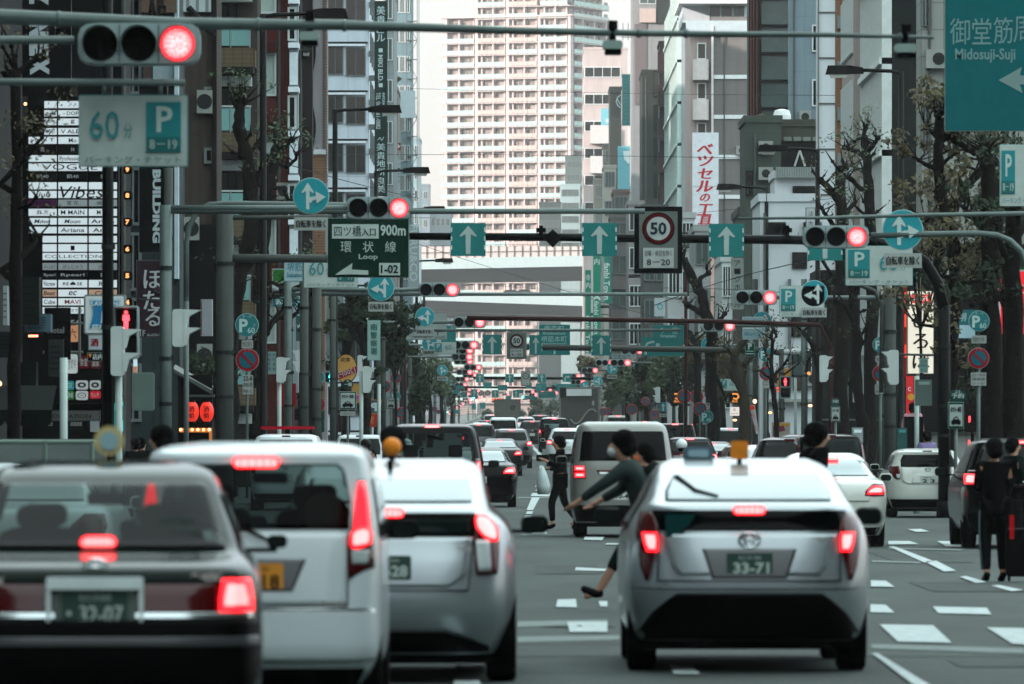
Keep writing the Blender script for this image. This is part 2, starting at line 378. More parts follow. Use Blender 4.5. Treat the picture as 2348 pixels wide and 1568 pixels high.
class Shell:
 """a car body as a stack of rounded outlines: (height, half width, rear end, front end)"""
 def __init__(s, prof, nx=4.5, ny=9.0): s.t = chaikin(prof, 2); s.nx = nx; s.ny = ny
 def yr(s, x, z):
  w, r, f = interp(s.t, z); L = (f - r) / 2; a = min(abs(x) / max(w, 1e-3), 0.9995)
  return (r + f) / 2 - L * (1 - a ** s.nx) ** (1 / s.ny)
 def xs(s, y, z):
  w, r, f = interp(s.t, z); L = (f - r) / 2; a = min(abs(y - (r + f) / 2) / L, 0.9995)
  return w * (1 - a ** s.ny) ** (1 / s.nx)
 def mesh(s, n=44, hole=None):
  mb = MB(); rings = []
  zs = [t[0] for t in s.t]
  if hole: n = 120; zs = sorted(set([round(zs[0] + (zs[-1] - zs[0]) * i / 70, 4) for i in range(71)] + [hole[0][0], hole[-1][0]]))
  for z in zs:
   w, r, f = interp(s.t, z); L = (f - r) / 2; yc = (r + f) / 2; ring = []
   for k in range(n):
    a = 2 * math.pi * (k + .5) / n; c, d = math.cos(a), math.sin(a)
    ring.append((w * math.copysign(abs(c) ** (2 / s.nx), c), yc + L * math.copysign(abs(d) ** (2 / s.ny), d), z))
   rings.append(ring)
  v = [p for r_ in rings for p in r_]; f_ = []
  for j in range(len(rings) - 1):
   for k in range(n): f_.append((j * n + k, j * n + (k + 1) % n, (j + 1) * n + (k + 1) % n, (j + 1) * n + k))
  if hole:
   def inside(f):
    c = [sum(v[i][q] for i in f) / 4 for q in range(3)]
    if not hole[0][0] + .012 < c[2] < hole[-1][0] - .012: return False
    w, r, fr = interp(s.t, c[2]); a, b = interp(hole, c[2])
    if c[1] < (r + fr) / 2: return a + .012 < c[0] < b - .012
    return abs(c[0]) < w - .1 and c[1] > (r + fr) / 2 + (fr - r) * .3
   f_ = [f for f in f_ if not inside(f)]
  f_.append(tuple((len(rings) - 1) * n + k for k in range(n))); f_.append(tuple(range(n - 1, -1, -1)))
  mb.add(v, f_); return mb
 def rear(s, rows, eps=0.012, nz=10, nxx=10, skirt=True, mb=None, mir=False):
  """a patch lying on the rear of the body; rows (z, x0, x1)"""
  mb = mb or MB(); rows = sorted(rows); z0, z1 = rows[0][0], rows[-1][0]; v = []; f = []
  for j in range(nz + 1):
   z = z0 + (z1 - z0) * j / nz; a, b = interp(rows, z)
   for i in range(nxx + 1):
    x = a + (b - a) * i / nxx
    if mir: x = -x
    v.append((x, s.yr(x, z) - eps, z + eps * .4))
  for j in range(nz):
   for i in range(nxx):
    q = (j * (nxx + 1) + i, j * (nxx + 1) + i + 1, (j + 1) * (nxx + 1) + i + 1, (j + 1) * (nxx + 1) + i)
    f.append(q[::-1] if mir else q)
  if skirt:
   m = nxx + 1
   loop = [i for i in range(m)] + [j * m + nxx for j in range(1, nz + 1)] + [nz * m + i for i in range(nxx - 1, -1, -1)] + [j * m for j in range(nz - 1, 0, -1)]
   base = len(v); n = len(loop)
   v += [(v[k][0], v[k][1] + eps + .02, v[k][2]) for k in loop]
   for k in range(n):
    q = (loop[k], base + k, base + (k + 1) % n, loop[(k + 1) % n]); f.append(q[::-1] if mir else q)
  mb.add(v, f); return mb
 def side(s, rows, sd, eps=0.012, nz=6, ny=8):
  mb = MB(); rows = sorted(rows); z0, z1 = rows[0][0], rows[-1][0]; v = []; f = []
  for j in range(nz + 1):
   z = z0 + (z1 - z0) * j / nz; a, b = interp(rows, z)
   for i in range(ny + 1):
    y = a + (b - a) * i / ny; v.append((sd * (s.xs(y, z) + eps), y, z + eps * .3))
  for j in range(nz):
   for i in range(ny):
    q = (j * (ny + 1) + i, j * (ny + 1) + i + 1, (j + 1) * (ny + 1) + i + 1, (j + 1) * (ny + 1) + i)
    f.append(q if sd > 0 else q[::-1])
  mb.add(v, f); return mb
def shrink(rows, m):
 z0, z1 = min(r[0] for r in rows), max(r[0] for r in rows)
 out = []
 for z, a, b in rows:
  zz = min(max(z, z0 + m), z1 - m); mm = min(m, abs(b - a) * .35); sg = 1 if b > a else -1
  out.append((zz, a + mm * sg, b - mm * sg))
 return out
def see_glass():
 if "glass_clear" in MATS: return MATS["glass_clear"]
 m = bpy.data.materials.new("glass_clear"); m.use_nodes = True; nt = m.node_tree; nt.nodes.clear(); MATS["glass_clear"] = m
 a = nt.nodes.new("ShaderNodeBsdfTransparent"); a.inputs[0].default_value = (.13, .18, .17, 1); b = nt.nodes.new("ShaderNodeBsdfGlossy"); b.inputs[1].default_value = .04
 fr = nt.nodes.new("ShaderNodeFresnel"); fr.inputs[0].default_value = 1.12; mx = nt.nodes.new("ShaderNodeMixShader"); o = nt.nodes.new("ShaderNodeOutputMaterial")
 nt.links.new(fr.outputs[0], mx.inputs[0]); nt.links.new(a.outputs[0], mx.inputs[1]); nt.links.new(b.outputs[0], mx.inputs[2]); nt.links.new(mx.outputs[0], o.inputs[0]); return m
def make_vehicle(kind, spec, paint, loc, label, cat, group=None, on=True, rz=0.0, plate_text=None, plate_mat=None):
 sh = Shell(spec['prof'], spec.get('nx', 4.5), spec.get('ny', 9.0))
 root = empty(kind, loc, rz); tag(root, label, cat, group)
 see = spec.get('see'); hole = sorted([r for r in spec['rear'] if r[0] == 'rear_window'][0][1]) if see else None
 sh.mesh(hole=hole).build("body", paint, root, smooth=True)
 if see:
  z0, z1 = hole[0][0], hole[-1][0]; w = interp(sh.t, z0)[0] - .06; y0 = sh.yr(0, z0) + .1; ys_ = see
  m = MB(); m.box(-w, w, y0, ys_[2] + .9, z0 - .06, z0 - .03); m.build("parcel_shelf", M_SEAT, root)
  for yy, n_ in ((ys_[0], 2), (ys_[1], 2)):
   for k in range(n_):
    x = (k - .5) * w * .95; m = MB().prism(rrect(x - .22, x + .22, z0 - .3, z0 + (z1 - z0) * .28, .06), yy, yy + .12); hr = m.build("seat_back", M_SEAT, root)
    MB().prism(rrect(x - .12, x + .12, z0 + (z1 - z0) * .30, z0 + (z1 - z0) * .66, .05), yy, yy + .1).build("headrest", M_SEAT, hr)
  MB().tube([(w * .5 + .17 * math.cos(a), ys_[1] + .7, z0 + .02 + .17 * math.sin(a)) for a in [2 * math.pi * q / 16 for q in range(17)]], .015, 5).build("steering_wheel", M_RUB, root)
  MB().prism(rrect(-.11, .11, z1 - .13, z1 - .06, .02), ys_[1] + .8, ys_[1] + .83).build("inner_mirror", M_RUB, root)
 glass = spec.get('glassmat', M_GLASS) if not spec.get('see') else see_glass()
 for nm, rows, mat in spec.get('rear', []):
  mats = {'glass': glass, 'glass2': spec.get('glass2', M_GLASS), 'black': M_RUB, 'paint': paint, 'chrome': M_CHROME, 'dkred': M_DKRED, 'clear': M_CLEAR, 'dkgreen': P_DGREEN, 'grey': P_GREY}
  sh.rear(rows, spec.get('eps', {}).get(nm, 0.012), 14, 26).build(nm, mats.get(mat, glass), root, smooth=False if nm in () else True)
 for sd in (1, -1):
  for rows in spec.get('sideglass', []):
   sh.side(rows, sd).build("side_window", M_GLASS, root, smooth=True)
  lampm = spec.get('lampmat', M_DKRED)
  if 'lamp' in spec:
   l = sh.rear(spec['lamp'], 0.016, 10, 6, mir=sd < 0).build("tail_lamp", lampm, root, smooth=True)
   for lr in spec.get('lit', []):
    if not on: continue
    sh.rear(lr, 0.026, 8, 6, mir=sd < 0).build("brake_bulb", M_REDL, l, smooth=True)
    sh.rear(shrink(lr, spec.get('hot', 0.022)), 0.031, 8, 6, mir=sd < 0, skirt=False).build("brake_glow", M_PINK, l, smooth=True)
   for lr, mt in spec.get('lampx', []):
    sh.rear(lr, 0.024, 6, 6, mir=sd < 0).build("lamp_section", {'clear': M_CLEAR, 'dkred': M_DKRED, 'red': M_REDL, 'amber': M_AMBER, 'paint': paint}[mt], l, smooth=True)
 if 'high' in spec:
  z, h, hw = spec['high'][:3]
  yy = sh.yr(0, z) - spec.get('highoff', 0.03)
  b = MB().prism(rrect(-hw, hw, z - h / 2, z + h / 2, h * .45), yy, yy + .08).build("high_brake_light", M_REDL if on else M_DKRED, root)
  if on:
   MB().prism(rrect(-hw + .012, hw - .012, z - h / 2 + .01, z + h / 2 - .01, h * .3), yy - .006, yy).build("brake_glow", M_PINK, b)
 if 'plate' in spec:
  z, w, h = spec['plate'][:3]; yy = sh.yr(0, z) - 0.03
  pm = plate_mat or M_PLATEW
  p = MB().prism(rrect(-w / 2, w / 2, z - h / 2, z + h / 2, .012, 2), yy, yy + .012).build("license_plate", pm, root)
  if plate_text:
   dark = pm is not M_PLATEG
   m = MB(); add_text(m, plate_text[1], 0.012, z - h * .14, w * .78, h * .48, yy - .004, bold=0.03); add_text(m, plate_text[0], 0, z + h * .31, w * .5, h * .2, yy - .004)
   m.build("lettering", C3((30, 52, 46), .5) if dark else C3((196, 206, 200), .5), p)
 ub = spec['prof'][0]; MB().box(-ub[1] + .08, ub[1] - .08, .45, ub[3] - .2, ub[0] - .07, ub[0] + .25).build('underbody', M_RUB, root)  # underbody box, kept black to deepen the shade beneath the car
 for y in spec['wheels']:
  for sd in (1, -1):
   r = spec.get('wr', .31); wx = spec.get('wx', .72); tw = .105; m = MB(); c = []
   for xx, rr in ((-tw, r * .62), (-tw, r * .93), (-tw * .8, r), (tw * .8, r), (tw, r * .93), (tw, r * .62)): c.append((xx, rr))
   n = 22; v = []; f = []
   for xx, rr in c:
    for k in range(n):
     a = 2 * math.pi * k / n; v.append((sd * wx + xx, y + rr * math.cos(a), r + rr * math.sin(a)))
   for j in range(len(c) - 1):
    for k in range(n): f.append((j * n + k, j * n + (k + 1) % n, (j + 1) * n + (k + 1) % n, (j + 1) * n + k))
   m.add(v, f); wh = m.build("wheel", M_TYRE, root, smooth=True)
   MB().tube([(sd * wx - tw * .7, y, r), (sd * wx + tw * .7, y, r)], r * .64, 18).build("rim", M_RIM, wh)
 for sd in (1, -1):                               # door mirrors
  if 'mirror' in spec:
   y, z, x = spec['mirror']; ms = spec.get('ms', 1.0); m = MB().prism(rrect(sd * x - .10 * ms, sd * x + .10 * ms, z - .065 * ms, z + .065 * ms, .05 * ms, 5), y - .06, y + .02); m.prism(rrect(sd * x - .085 * ms, sd * x + .085 * ms, z - .05 * ms, z + .055 * ms, .045 * ms, 5), y + .02, y + .09); m.box(min(sd * (x - .36), sd * x), max(sd * (x - .36), sd * x), y - .02, y + .03, z - .06, z - .035)
   mm = m.build("door_mirror", spec.get('mirmat', paint), root, smooth=True)
   MB().prism(rrect(sd * x - .085 * ms, sd * x + .085 * ms, z - .05 * ms, z + .05 * ms, .04 * ms, 5), y - .066, y - .06).build("mirror_glass", M_GLASS_M, mm)
 if 'wiper' in spec:
  pts = [(x, sh.yr(x, z) - .05, z) for x, z in spec['wiper']]
  MB().tube(pts, [.022, .016, .01][:len(pts)] if len(pts) <= 3 else .014, 6).build("wiper", M_RUB, root, smooth=True)
 if 'emblem' in spec:
  x, z, r = spec['emblem']; yy = sh.yr(x, z) - .03; m = MB()
  m.tube([(x + r * math.cos(a), yy, z + r * .72 * math.sin(a)) for a in [2 * math.pi * k / 20 for k in range(21)]], r * .13, 6)
  m.tube([(x + r * .45 * math.cos(a), yy, z + r * .7 * math.sin(a)) for a in [2 * math.pi * k / 14 for k in range(15)]], r * .11, 6)
  m.tube([(x + r * .75 * math.cos(a), yy, z + r * .35 + r * .3 * math.sin(a)) for a in [2 * math.pi * k / 14 for k in range(15)]], r * .1, 6)
  m.build("emblem", M_CHROME, root, smooth=True)
 for t, x, z, w, h in spec.get('badges', []):
  m = MB(); add_text(m, t, x, z, w, h, sh.yr(x, z) - .022, bold=.03); m.build("badge", M_CHROME, root)
 if spec.get('antenna'):
  x, y, z = spec['antenna']; MB().tube([(x, y, z), (x, y - .12, z + .1)], [.03, .006], 6).build("antenna", M_RUB, root)
 return root, sh
def vloc(cx, s): y = F / s; return (X(cx, s), y, G(y))
# --- right-hand silver hatchback taxi
S_LIFT = dict(prof=[(.23,.83,.20,4.2),(.30,.87,.10,4.4),(.55,.895,.0,4.48),(.78,.895,.02,4.48),(.95,.885,.05,4.35),(1.06,.85,.08,4.0),(1.13,.80,.08,3.7),(1.20,.765,.10,3.5),(1.23,.74,.22,3.4),(1.32,.70,.55,3.2),(1.42,.66,1.0,2.95),(1.49,.61,1.5,2.7),(1.535,.5,2.1,2.4)],
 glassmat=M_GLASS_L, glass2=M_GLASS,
 rear=[('rear_window', [(1.235,-.60,.60),(1.30,-.595,.595),(1.42,-.52,.52)], 'glass'), ('lower_window', [(1.02,-.66,.66),(1.10,-.70,.70),(1.165,-.70,.70)], 'glass2'),
   ('tailgate_panel', [(.70,-.50,.50),(.76,-.55,.55),(.88,-.58,.58),(.99,-.64,.64)], 'paint'), ('plate_recess', [(.675,-.27,.27),(.885,-.34,.34)], 'grey'),
   ('lower_bumper', [(.22,-.80,.80),(.28,-.80,.80),(.42,-.70,.70),(.52,-.58,.58),(.56,-.52,.52)], 'black'), ('diffuser_strip', [(.44,-.5,.5),(.452,-.5,.5)], 'grey'), ('panel_gap', [(.655,-.66,.66),(.663,-.66,.66)], 'black'), ('panel_gap', [(.66,-.662,-.654),(1.0,-.652,-.644)], 'black'), ('panel_gap', [(.66,.654,.662),(1.0,.644,.652)], 'black'), ('bumper_crease', [(.60,-.84,.84),(.606,-.84,.84)], 'grey')],
 eps={'tailgate_panel': .016, 'plate_recess': .022, 'lower_bumper': .035, 'diffuser_strip': .03, 'lower_window': .012},
 lamp=[(.66,.72,.745),(.76,.70,.78),(.88,.665,.80),(1.0,.645,.81),(1.08,.66,.80),(1.15,.70,.78)],
 lit=[[(.862,.655,.735),(.92,.652,.755),(.96,.652,.76),(1.0,.66,.768)]], hot=.02,
 high=(1.17, .066, .115), highoff=.05, plate=(.78, .33, .165), wheels=(.78, 3.5), wr=.315, wx=.76, mirror=(2.9, 1.06, 1.0), mirmat=None,
 emblem=(0, .955, .075), sideglass=[[(1.02,1.2,3.1),(1.12,1.1,3.05),(1.30,1.25,2.75),(1.42,1.5,2.55)]], badges=[('HYBRID', .50, .965, .09, .03)],
 wiper=[(-.50,1.40),(-.38,1.31),(-.22,1.27)])
S_LIFT['mirmat'] = P_DGREY; S_LIFT['mirror'] = (2.6, 1.10, .98)
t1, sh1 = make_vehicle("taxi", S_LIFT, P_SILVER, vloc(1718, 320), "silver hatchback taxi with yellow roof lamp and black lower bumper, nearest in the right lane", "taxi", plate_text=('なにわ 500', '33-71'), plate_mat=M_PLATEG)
# roof lamps of that taxi
rl = MB().prism(rrect(-.10 - .32, .10 - .32 + .02, 1.52, 1.62, .03), 2.0, 2.25).build("roof_sign", C3((96, 122, 132), .4), t1)
MB().prism(rrect(-.39, -.24, 1.545, 1.60, .015), 1.985, 2.0).build("sign_face", C3((150, 176, 186), .4), rl)
MB().prism(rrect(-.085, .045, 1.53, 1.665, .02), 1.6, 1.72).build("roof_lamp", M_ORANGE, t1)
MB().tube([(-.02, 1.66, 1.40), (-.02, 1.66, 1.53)], .018, 8).build("lamp_stem", M_RUB, t1)
MB().prism([(-.165 - .1 - .22, .98), (-.385, 1.14), (-.6, 1.14), (-.6, .98)], 0.075, 0.08).build("window_sticker", C3((30, 84, 84), .5), t1)
# --- left silver hatchback taxi
S_LIFT2 = dict(prof=[(.20,.78,.22,4.2),(.30,.82,.12,4.35),(.5,.885,.0,4.46),(.78,.89,.02,4.46),(.95,.87,.06,4.3),(1.06,.83,.08,4.0),(1.13,.78,.08,3.7),(1.185,.70,.10,3.5),(1.22,.69,.22,3.4),(1.32,.665,.6,3.2),(1.44,.645,1.1,2.95),(1.50,.61,1.5,2.7),(1.54,.5,2.1,2.4)],
 glassmat=M_GLASS_L, glass2=M_GLASS_M,
 rear=[('rear_window', [(1.245,-.58,.58),(1.30,-.575,.575),(1.40,-.55,.55)], 'glass'), ('window_surround', [(1.01,-.595,.595),(1.17,-.60,.60)], 'black'), ('lower_window', [(1.03,-.56,.56),(1.12,-.565,.565)], 'glass2'),
   ('tailgate_panel', [(.66,-.42,.42),(.74,-.54,.54),(1.0,-.585,.585)], 'paint'), ('plate_recess', [(.67,-.24,.24),(.87,-.30,.30)], 'paint'), ('panel_gap', [(.635,-.55,.55),(.643,-.55,.55)], 'black'), ('panel_gap', [(.64,.552,.56),(1.0,.588,.596)], 'black'), ('recess_edge', [(.872,-.32,.32),(.882,-.32,.32)], 'grey'),
   ('lower_bumper', [(.20,-.70,.70),(.24,-.70,.70),(.30,-.55,.55),(.345,-.40,.40)], 'black')],
 eps={'tailgate_panel': .016, 'plate_recess': .01, 'lower_window': .018, 'lower_bumper': .035},
 lamp=[(.745,.615,.755),(.80,.60,.765),(.95,.595,.77),(1.08,.595,.765),(1.16,.60,.68)], lampmat=M_DKRED,
 lampx=[([(.765,.625,.715),(.98,.605,.70)], 'clear')],
 lit=[[(.97,.71,.755),(1.01,.65,.765),(1.07,.605,.75),(1.12,.60,.71),(1.155,.61,.66)]], hot=.016,
 high=(1.175, .066, .115), highoff=.05, plate=(.80, .33, .165), wheels=(.80, 3.5), wr=.315, wx=.78, mirror=(2.9, 1.06, 1.02), mirmat=M_RUB,
 sideglass=[[(1.02,1.2,3.1),(1.12,1.1,3.05),(1.30,1.25,2.75),(1.42,1.5,2.55)]], badges=[('HYBRID', .52, .925, .12, .035)])
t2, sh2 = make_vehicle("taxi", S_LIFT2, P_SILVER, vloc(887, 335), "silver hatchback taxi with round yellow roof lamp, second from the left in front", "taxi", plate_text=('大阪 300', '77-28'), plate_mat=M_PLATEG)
MB().ball((0.0, 2.0, 1.625), .068, .06, .068, 18, 12).build("roof_lamp", M_ORANGE, t2, smooth=True)
MB().tube([(0, 2.0, 1.5), (0, 2.0, 1.57)], .02, 8).build("lamp_stem", M_RUB, t2)
MB().tube([(0, 1.28, 1.42), (0, 1.28, 1.53)], .02, 8).build("antenna", M_RUB, t2)
# --- tall white kei minivan
S_KEI = dict(prof=[(.22,.66,.14,3.2),(.36,.735,.0,3.38),(.6,.74,.0,3.4),(1.0,.74,.03,3.3),(1.2,.72,.07,3.0),(1.45,.68,.14,2.75),(1.56,.655,.17,2.6),(1.61,.63,.16,2.5),(1.655,.54,.6,2.2),(1.67,.35,.9,1.9)], nx=6, ny=12,
 glassmat=M_GLASS_M, see=(.75, 1.75, 1.9),
 rear=[('rear_window', [(1.15,-.55,.55),(1.3,-.56,.56),(1.5,-.52,.52),(1.535,-.48,.48)], 'glass'), ('tailgate_panel', [(.70,-.53,.53),(1.12,-.535,.535)], 'paint'),
   ('plate_recess', [(.78,-.20,.22),(.97,-.28,.30)], 'grey'), ('bumper', [(.36,-.70,.70),(.50,-.71,.71),(.66,-.70,.70)], 'paint'), ('panel_gap', [(.69,-.54,.54),(.698,-.54,.54)], 'black'), ('panel_gap', [(.69,.538,.546),(1.13,.538,.546)], 'black'), ('bumper_step', [(.655,-.68,.68),(.67,-.68,.68)], 'chrome'),
   ('lower_bumper', [(.22,-.64,.64),(.33,-.69,.69)], 'black')],
 eps={'bumper': .05, 'tailgate_panel': .02, 'plate_recess': .024, 'bumper_step': .055},
 lamp=[(.86,.55,.56),(.90,.545,.70),(1.0,.54,.70),(1.1,.55,.69),(1.3,.585,.665),(1.44,.60,.645)], lampx=[([(.94,.57,.66),(1.02,.565,.67)], 'clear'), ([(1.10,.575,.675),(1.3,.585,.66),(1.42,.602,.64)], 'red')],
 lit=[[(1.03,.57,.61),(1.06,.555,.68),(1.12,.56,.685),(1.155,.60,.67)]], hot=.018,
 high=(1.545, .066, .135), highoff=.04, plate=(.87, .33, .165), wheels=(.5, 2.95), wr=.28, wx=.63, mirror=(2.5, 1.12, .84), mirmat=M_RUB, ms=.9,
 sideglass=[[(1.1,.35,2.6),(1.45,.45,2.3)]], wiper=[(-.25,1.16),(-.05,1.15),(.1,1.08)], badges=[('CUSTOM', .42, .715, .17, .03)])
t3, sh3 = make_vehicle("minivan", S_KEI, P_WHITE, vloc(585, 390), "tall white small minivan with yellow plate and upright red tail lamps", "minivan", plate_text=('なにわ 581', '・318'), plate_mat=M_PLATEY)
MB().ball((0.40, .30, 1.24), .13, .02, .13, 14, 8).build("window_sticker", C3((120, 134, 132), .6), t3)
# --- black taxi saloon, nearest
S_CROWN = dict(prof=[(.20,.80,.14,4.5),(.40,.845,.0,4.66),(.60,.85,-.03,4.69),(.80,.845,.0,4.69),(.95,.84,.02,4.6),(1.03,.815,.06,4.2),(1.075,.76,.35,3.9),(1.10,.735,.66,3.7),(1.2,.71,.86,3.45),(1.35,.65,1.15,3.2),(1.47,.61,1.4,3.0),(1.53,.55,1.6,2.85),(1.57,.40,2.0,2.5)], nx=6, ny=13,
 glassmat=M_GLASS_M, see=(1.35, 2.3, 2.4),
 rear=[('rear_window', [(1.115,-.655,.655),(1.3,-.61,.61),(1.44,-.565,.565),(1.455,-.53,.53)], 'glass'), ('trunk_lid', [(.965,-.74,.74),(1.04,-.745,.745)], 'dkgreen'),
   ('lamp_garnish', [(.80,-.62,.62),(.945,-.62,.62)], 'dkred'), ('chrome_strip', [(.765,-.80,.80),(.79,-.80,.80)], 'chrome'),
   ('bumper', [(.36,-.83,.83),(.55,-.84,.84),(.74,-.83,.83)], 'black'), ('bumper_strip', [(.605,-.83,.83),(.65,-.83,.83)], 'grey')],
 eps={'bumper': .09, 'bumper_strip': .10, 'lamp_garnish': .02, 'chrome_strip': .05},
 lamp=[(.80,.62,.80),(.87,.62,.805),(.975,.635,.785)], lit=[[(.805,.625,.80),(.87,.625,.80),(.97,.64,.78)]], hot=.028, lampmat=M_DKRED,
 high=(1.15, .075, .092), highoff=.04, wheels=(1.0, 3.75), wr=.30, wx=.73, mirror=(3.4, 1.12, .93), ms=.55,
 sideglass=[[(1.1,.95,3.4),(1.4,1.4,3.0)]], emblem=(0, 1.035, .062), badges=[('CLASSIC', .56, .99, .16, .04), ('DX', -.49, .97, .06, .04)])
t4, sh4 = make_vehicle("taxi", S_CROWN, P_DGREEN, vloc(218, 455), "dark green taxi saloon with chrome plate surround, nearest vehicle at the lower left", "taxi", rz=R(2.1))
m = MB(); zt, zb = .985, .71
for a, b in ((( -.243, -.222), (zb, zt)), ((.222, .243), (zb, zt))): m.prism([(a[0], b[0]), (a[1], b[0]), (a[1], b[1]), (a[0], b[1])], -.10, .04)
m.prism([(-.243, zt - .055), (.243, zt - .055), (.235, zt + .005), (-.235, zt + .005)], -.105, .04); m.build("plate_surround", C3((214, 222, 222), .25), t4)
MB().prism(rrect(-.205, .205, .71, .935, .01, 2), -.06, -.02).build("plate_holder", C3((120, 130, 126), .5), t4)
p = MB().prism(rrect(-.165, .165, .745, .92, .012, 2), -.075, -.062).build("license_plate", M_PLATEG, t4)
m = MB(); add_text(m, "・32-07", 0.0, .805, .28, .085, -.079, bold=.03); add_text(m, "なにわ500", 0.0, .89, .16, .035, -.079); m.build("lettering", C3((196, 206, 200), .5), p)
rp = MB().prism(circ(.025, 1.675, .08, 24), 2.3, 2.36).build("roof_lamp", C3((190, 176, 130), .5), t4)
MB().prism(circ(.025, 1.675, .05, 20), 2.29, 2.3).build("lamp_face", C3((150, 178, 184), .5), rp)
MB().tube([(.025, 2.33, 1.55), (.025, 2.33, 1.61)], .02, 8).build("lamp_stem", M_RUB, t4)
for k, (dx, dz) in enumerate(((.42, 1.27), (.46, 1.21))):
 m = MB(); add_text(m, ("8410-9055", "TAXI CAB")[k], dx - .02, dz, .17, .035, sh4.yr(dx, dz) - .03); m.build("window_lettering", C3((90, 112, 108), .5), t4)
# --- generic shapes for the queue ahead
S_BOXVAN = dict(prof=[(.25,.84,.1,4.7),(.5,.91,.0,4.85),(1.0,.915,.03,4.8),(1.3,.88,.08,4.2),(1.7,.80,.18,3.7),(1.83,.75,.22,3.5),(1.88,.70,.26,3.4),(1.92,.55,.8,3.0)], nx=7, ny=14, glassmat=M_GLASS, see=(.9, 2.4, 2.4),
 rear=[('rear_window', [(1.12,-.72,.72),(1.5,-.70,.70),(1.76,-.64,.64)], 'glass'), ('lower_bumper', [(.25,-.80,.80),(.38,-.86,.86)], 'black')], glass2=M_GLASS_M,
 lamp=[(.85,.72,.86),(1.1,.72,.87),(1.3,.76,.84)], lit=[[(1.08,.78,.865),(1.16,.78,.862),(1.24,.79,.85)]], high=(1.875,.065,.14), highoff=.05, plate=(.7,.33,.165), wheels=(.85,3.8), wr=.35, wx=.78, mirror=(3.6,1.2,1.08),
 sideglass=[[(1.2,.4,3.9),(1.7,.5,3.5)]], wiper=[(-.1,1.72),(.05,1.70),(.16,1.64)])
S_HIACE = dict(prof=[(.25,.80,.1,4.6),(.5,.85,.0,4.7),(1.15,.855,.03,4.65),(1.25,.85,.04,4.5),(1.8,.76,.13,4.1),(1.9,.70,.18,4.0),(1.945,.6,.4,3.8)], nx=8, ny=15, glassmat=M_GLASS,
 rear=[('rear_window', [(1.29,-.73,.73),(1.75,-.68,.68),(1.78,-.66,.66)], 'glass'), ('panel_line', [(1.10,-.44,.44),(1.13,-.44,.44)], 'dkred'), ('handle_strip', [(1.06,-.42,.42),(1.095,-.42,.42)], 'chrome'), ('lower_bumper', [(.25,-.78,.78),(.52,-.83,.83)], 'black'), ('bumper', [(.52,-.84,.84),(.62,-.84,.84)], 'paint')],
 eps={'lower_bumper': .06, 'bumper': .06},
 lamp=[(.99,.62,.82),(1.2,.63,.83)], lit=[[(1.0,.64,.81),(1.08,.64,.81)],[(1.11,.64,.81),(1.19,.645,.81)]], high=(1.705,.05,.1), highoff=-.02, plate=(.72,.33,.165), wheels=(.8,3.6), wr=.34, wx=.70, mirror=(4.1,1.3,1.0), emblem=(0,.97,.06),
 sideglass=[[(1.25,.4,4.2),(1.75,.5,4.0)]])
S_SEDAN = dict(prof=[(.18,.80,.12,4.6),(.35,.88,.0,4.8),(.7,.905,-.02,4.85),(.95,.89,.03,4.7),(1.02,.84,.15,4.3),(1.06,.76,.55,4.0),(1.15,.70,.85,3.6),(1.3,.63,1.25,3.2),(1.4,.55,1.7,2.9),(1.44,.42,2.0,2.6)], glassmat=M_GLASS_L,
 rear=[('rear_window', [(1.09,-.62,.62),(1.2,-.59,.59),(1.34,-.50,.50)], 'glass'), ('trunk_lid', [(.70,-.60,.60),(.98,-.66,.66)], 'paint'), ('lower_bumper', [(.18,-.76,.76),(.30,-.84,.84)], 'black')],
 lamp=[(.78,.53,.84),(.86,.54,.86),(.97,.66,.83)], lit=[[(.80,.56,.82),(.86,.58,.84),(.93,.66,.82)]], hot=.03, high=(1.36,.03,.06), plate=(.66,.33,.165), wheels=(.95,3.8), wr=.33, wx=.76, mirror=(3.3,1.05,1.02),
 sideglass=[[(1.08,.95,3.4),(1.32,1.4,3.0)]])
S_HATCH = dict(prof=[(.20,.78,.12,3.8),(.35,.845,.0,3.95),(.6,.85,.0,4.0),(.8,.845,.03,3.95),(.95,.82,.06,3.6),(1.05,.76,.10,3.3),(1.2,.70,.20,3.05),(1.33,.64,.26,2.8),(1.38,.60,.24,2.6),(1.43,.5,.6,2.3),(1.445,.3,.9,2.0)], nx=5, glassmat=M_GLASS,
 rear=[('rear_window', [(1.06,-.56,.56),(1.2,-.56,.56),(1.31,-.50,.50)], 'glass'), ('tailgate_panel', [(.70,-.40,.40),(.76,-.54,.54),(1.04,-.56,.56)], 'paint'), ('plate_recess', [(.72,-.34,.34),(.82,-.32,.32),(.90,-.22,.22)], 'paint'), ('lower_bumper', [(.20,-.72,.72),(.38,-.78,.78)], 'black')],
 eps={'plate_recess': .022, 'lower_bumper': .02, 'tailgate_panel': .016},
 lamp=[(.80,.575,.66),(.9,.57,.78),(1.0,.58,.80),(1.08,.60,.77)], lampx=[([(.815,.585,.64),(.90,.58,.66)], 'clear')], lit=[], high=(1.385,.03,.1), plate=(.79,.33,.165), wheels=(.65,3.2), wr=.30, wx=.72, mirror=(2.6,1.05,.98),
 emblem=(0,1.0,.06), sideglass=[[(1.0,.5,2.9),(1.3,.7,2.5)]], wiper=[(-.22,1.1),(.0,1.12),(.12,1.06)])
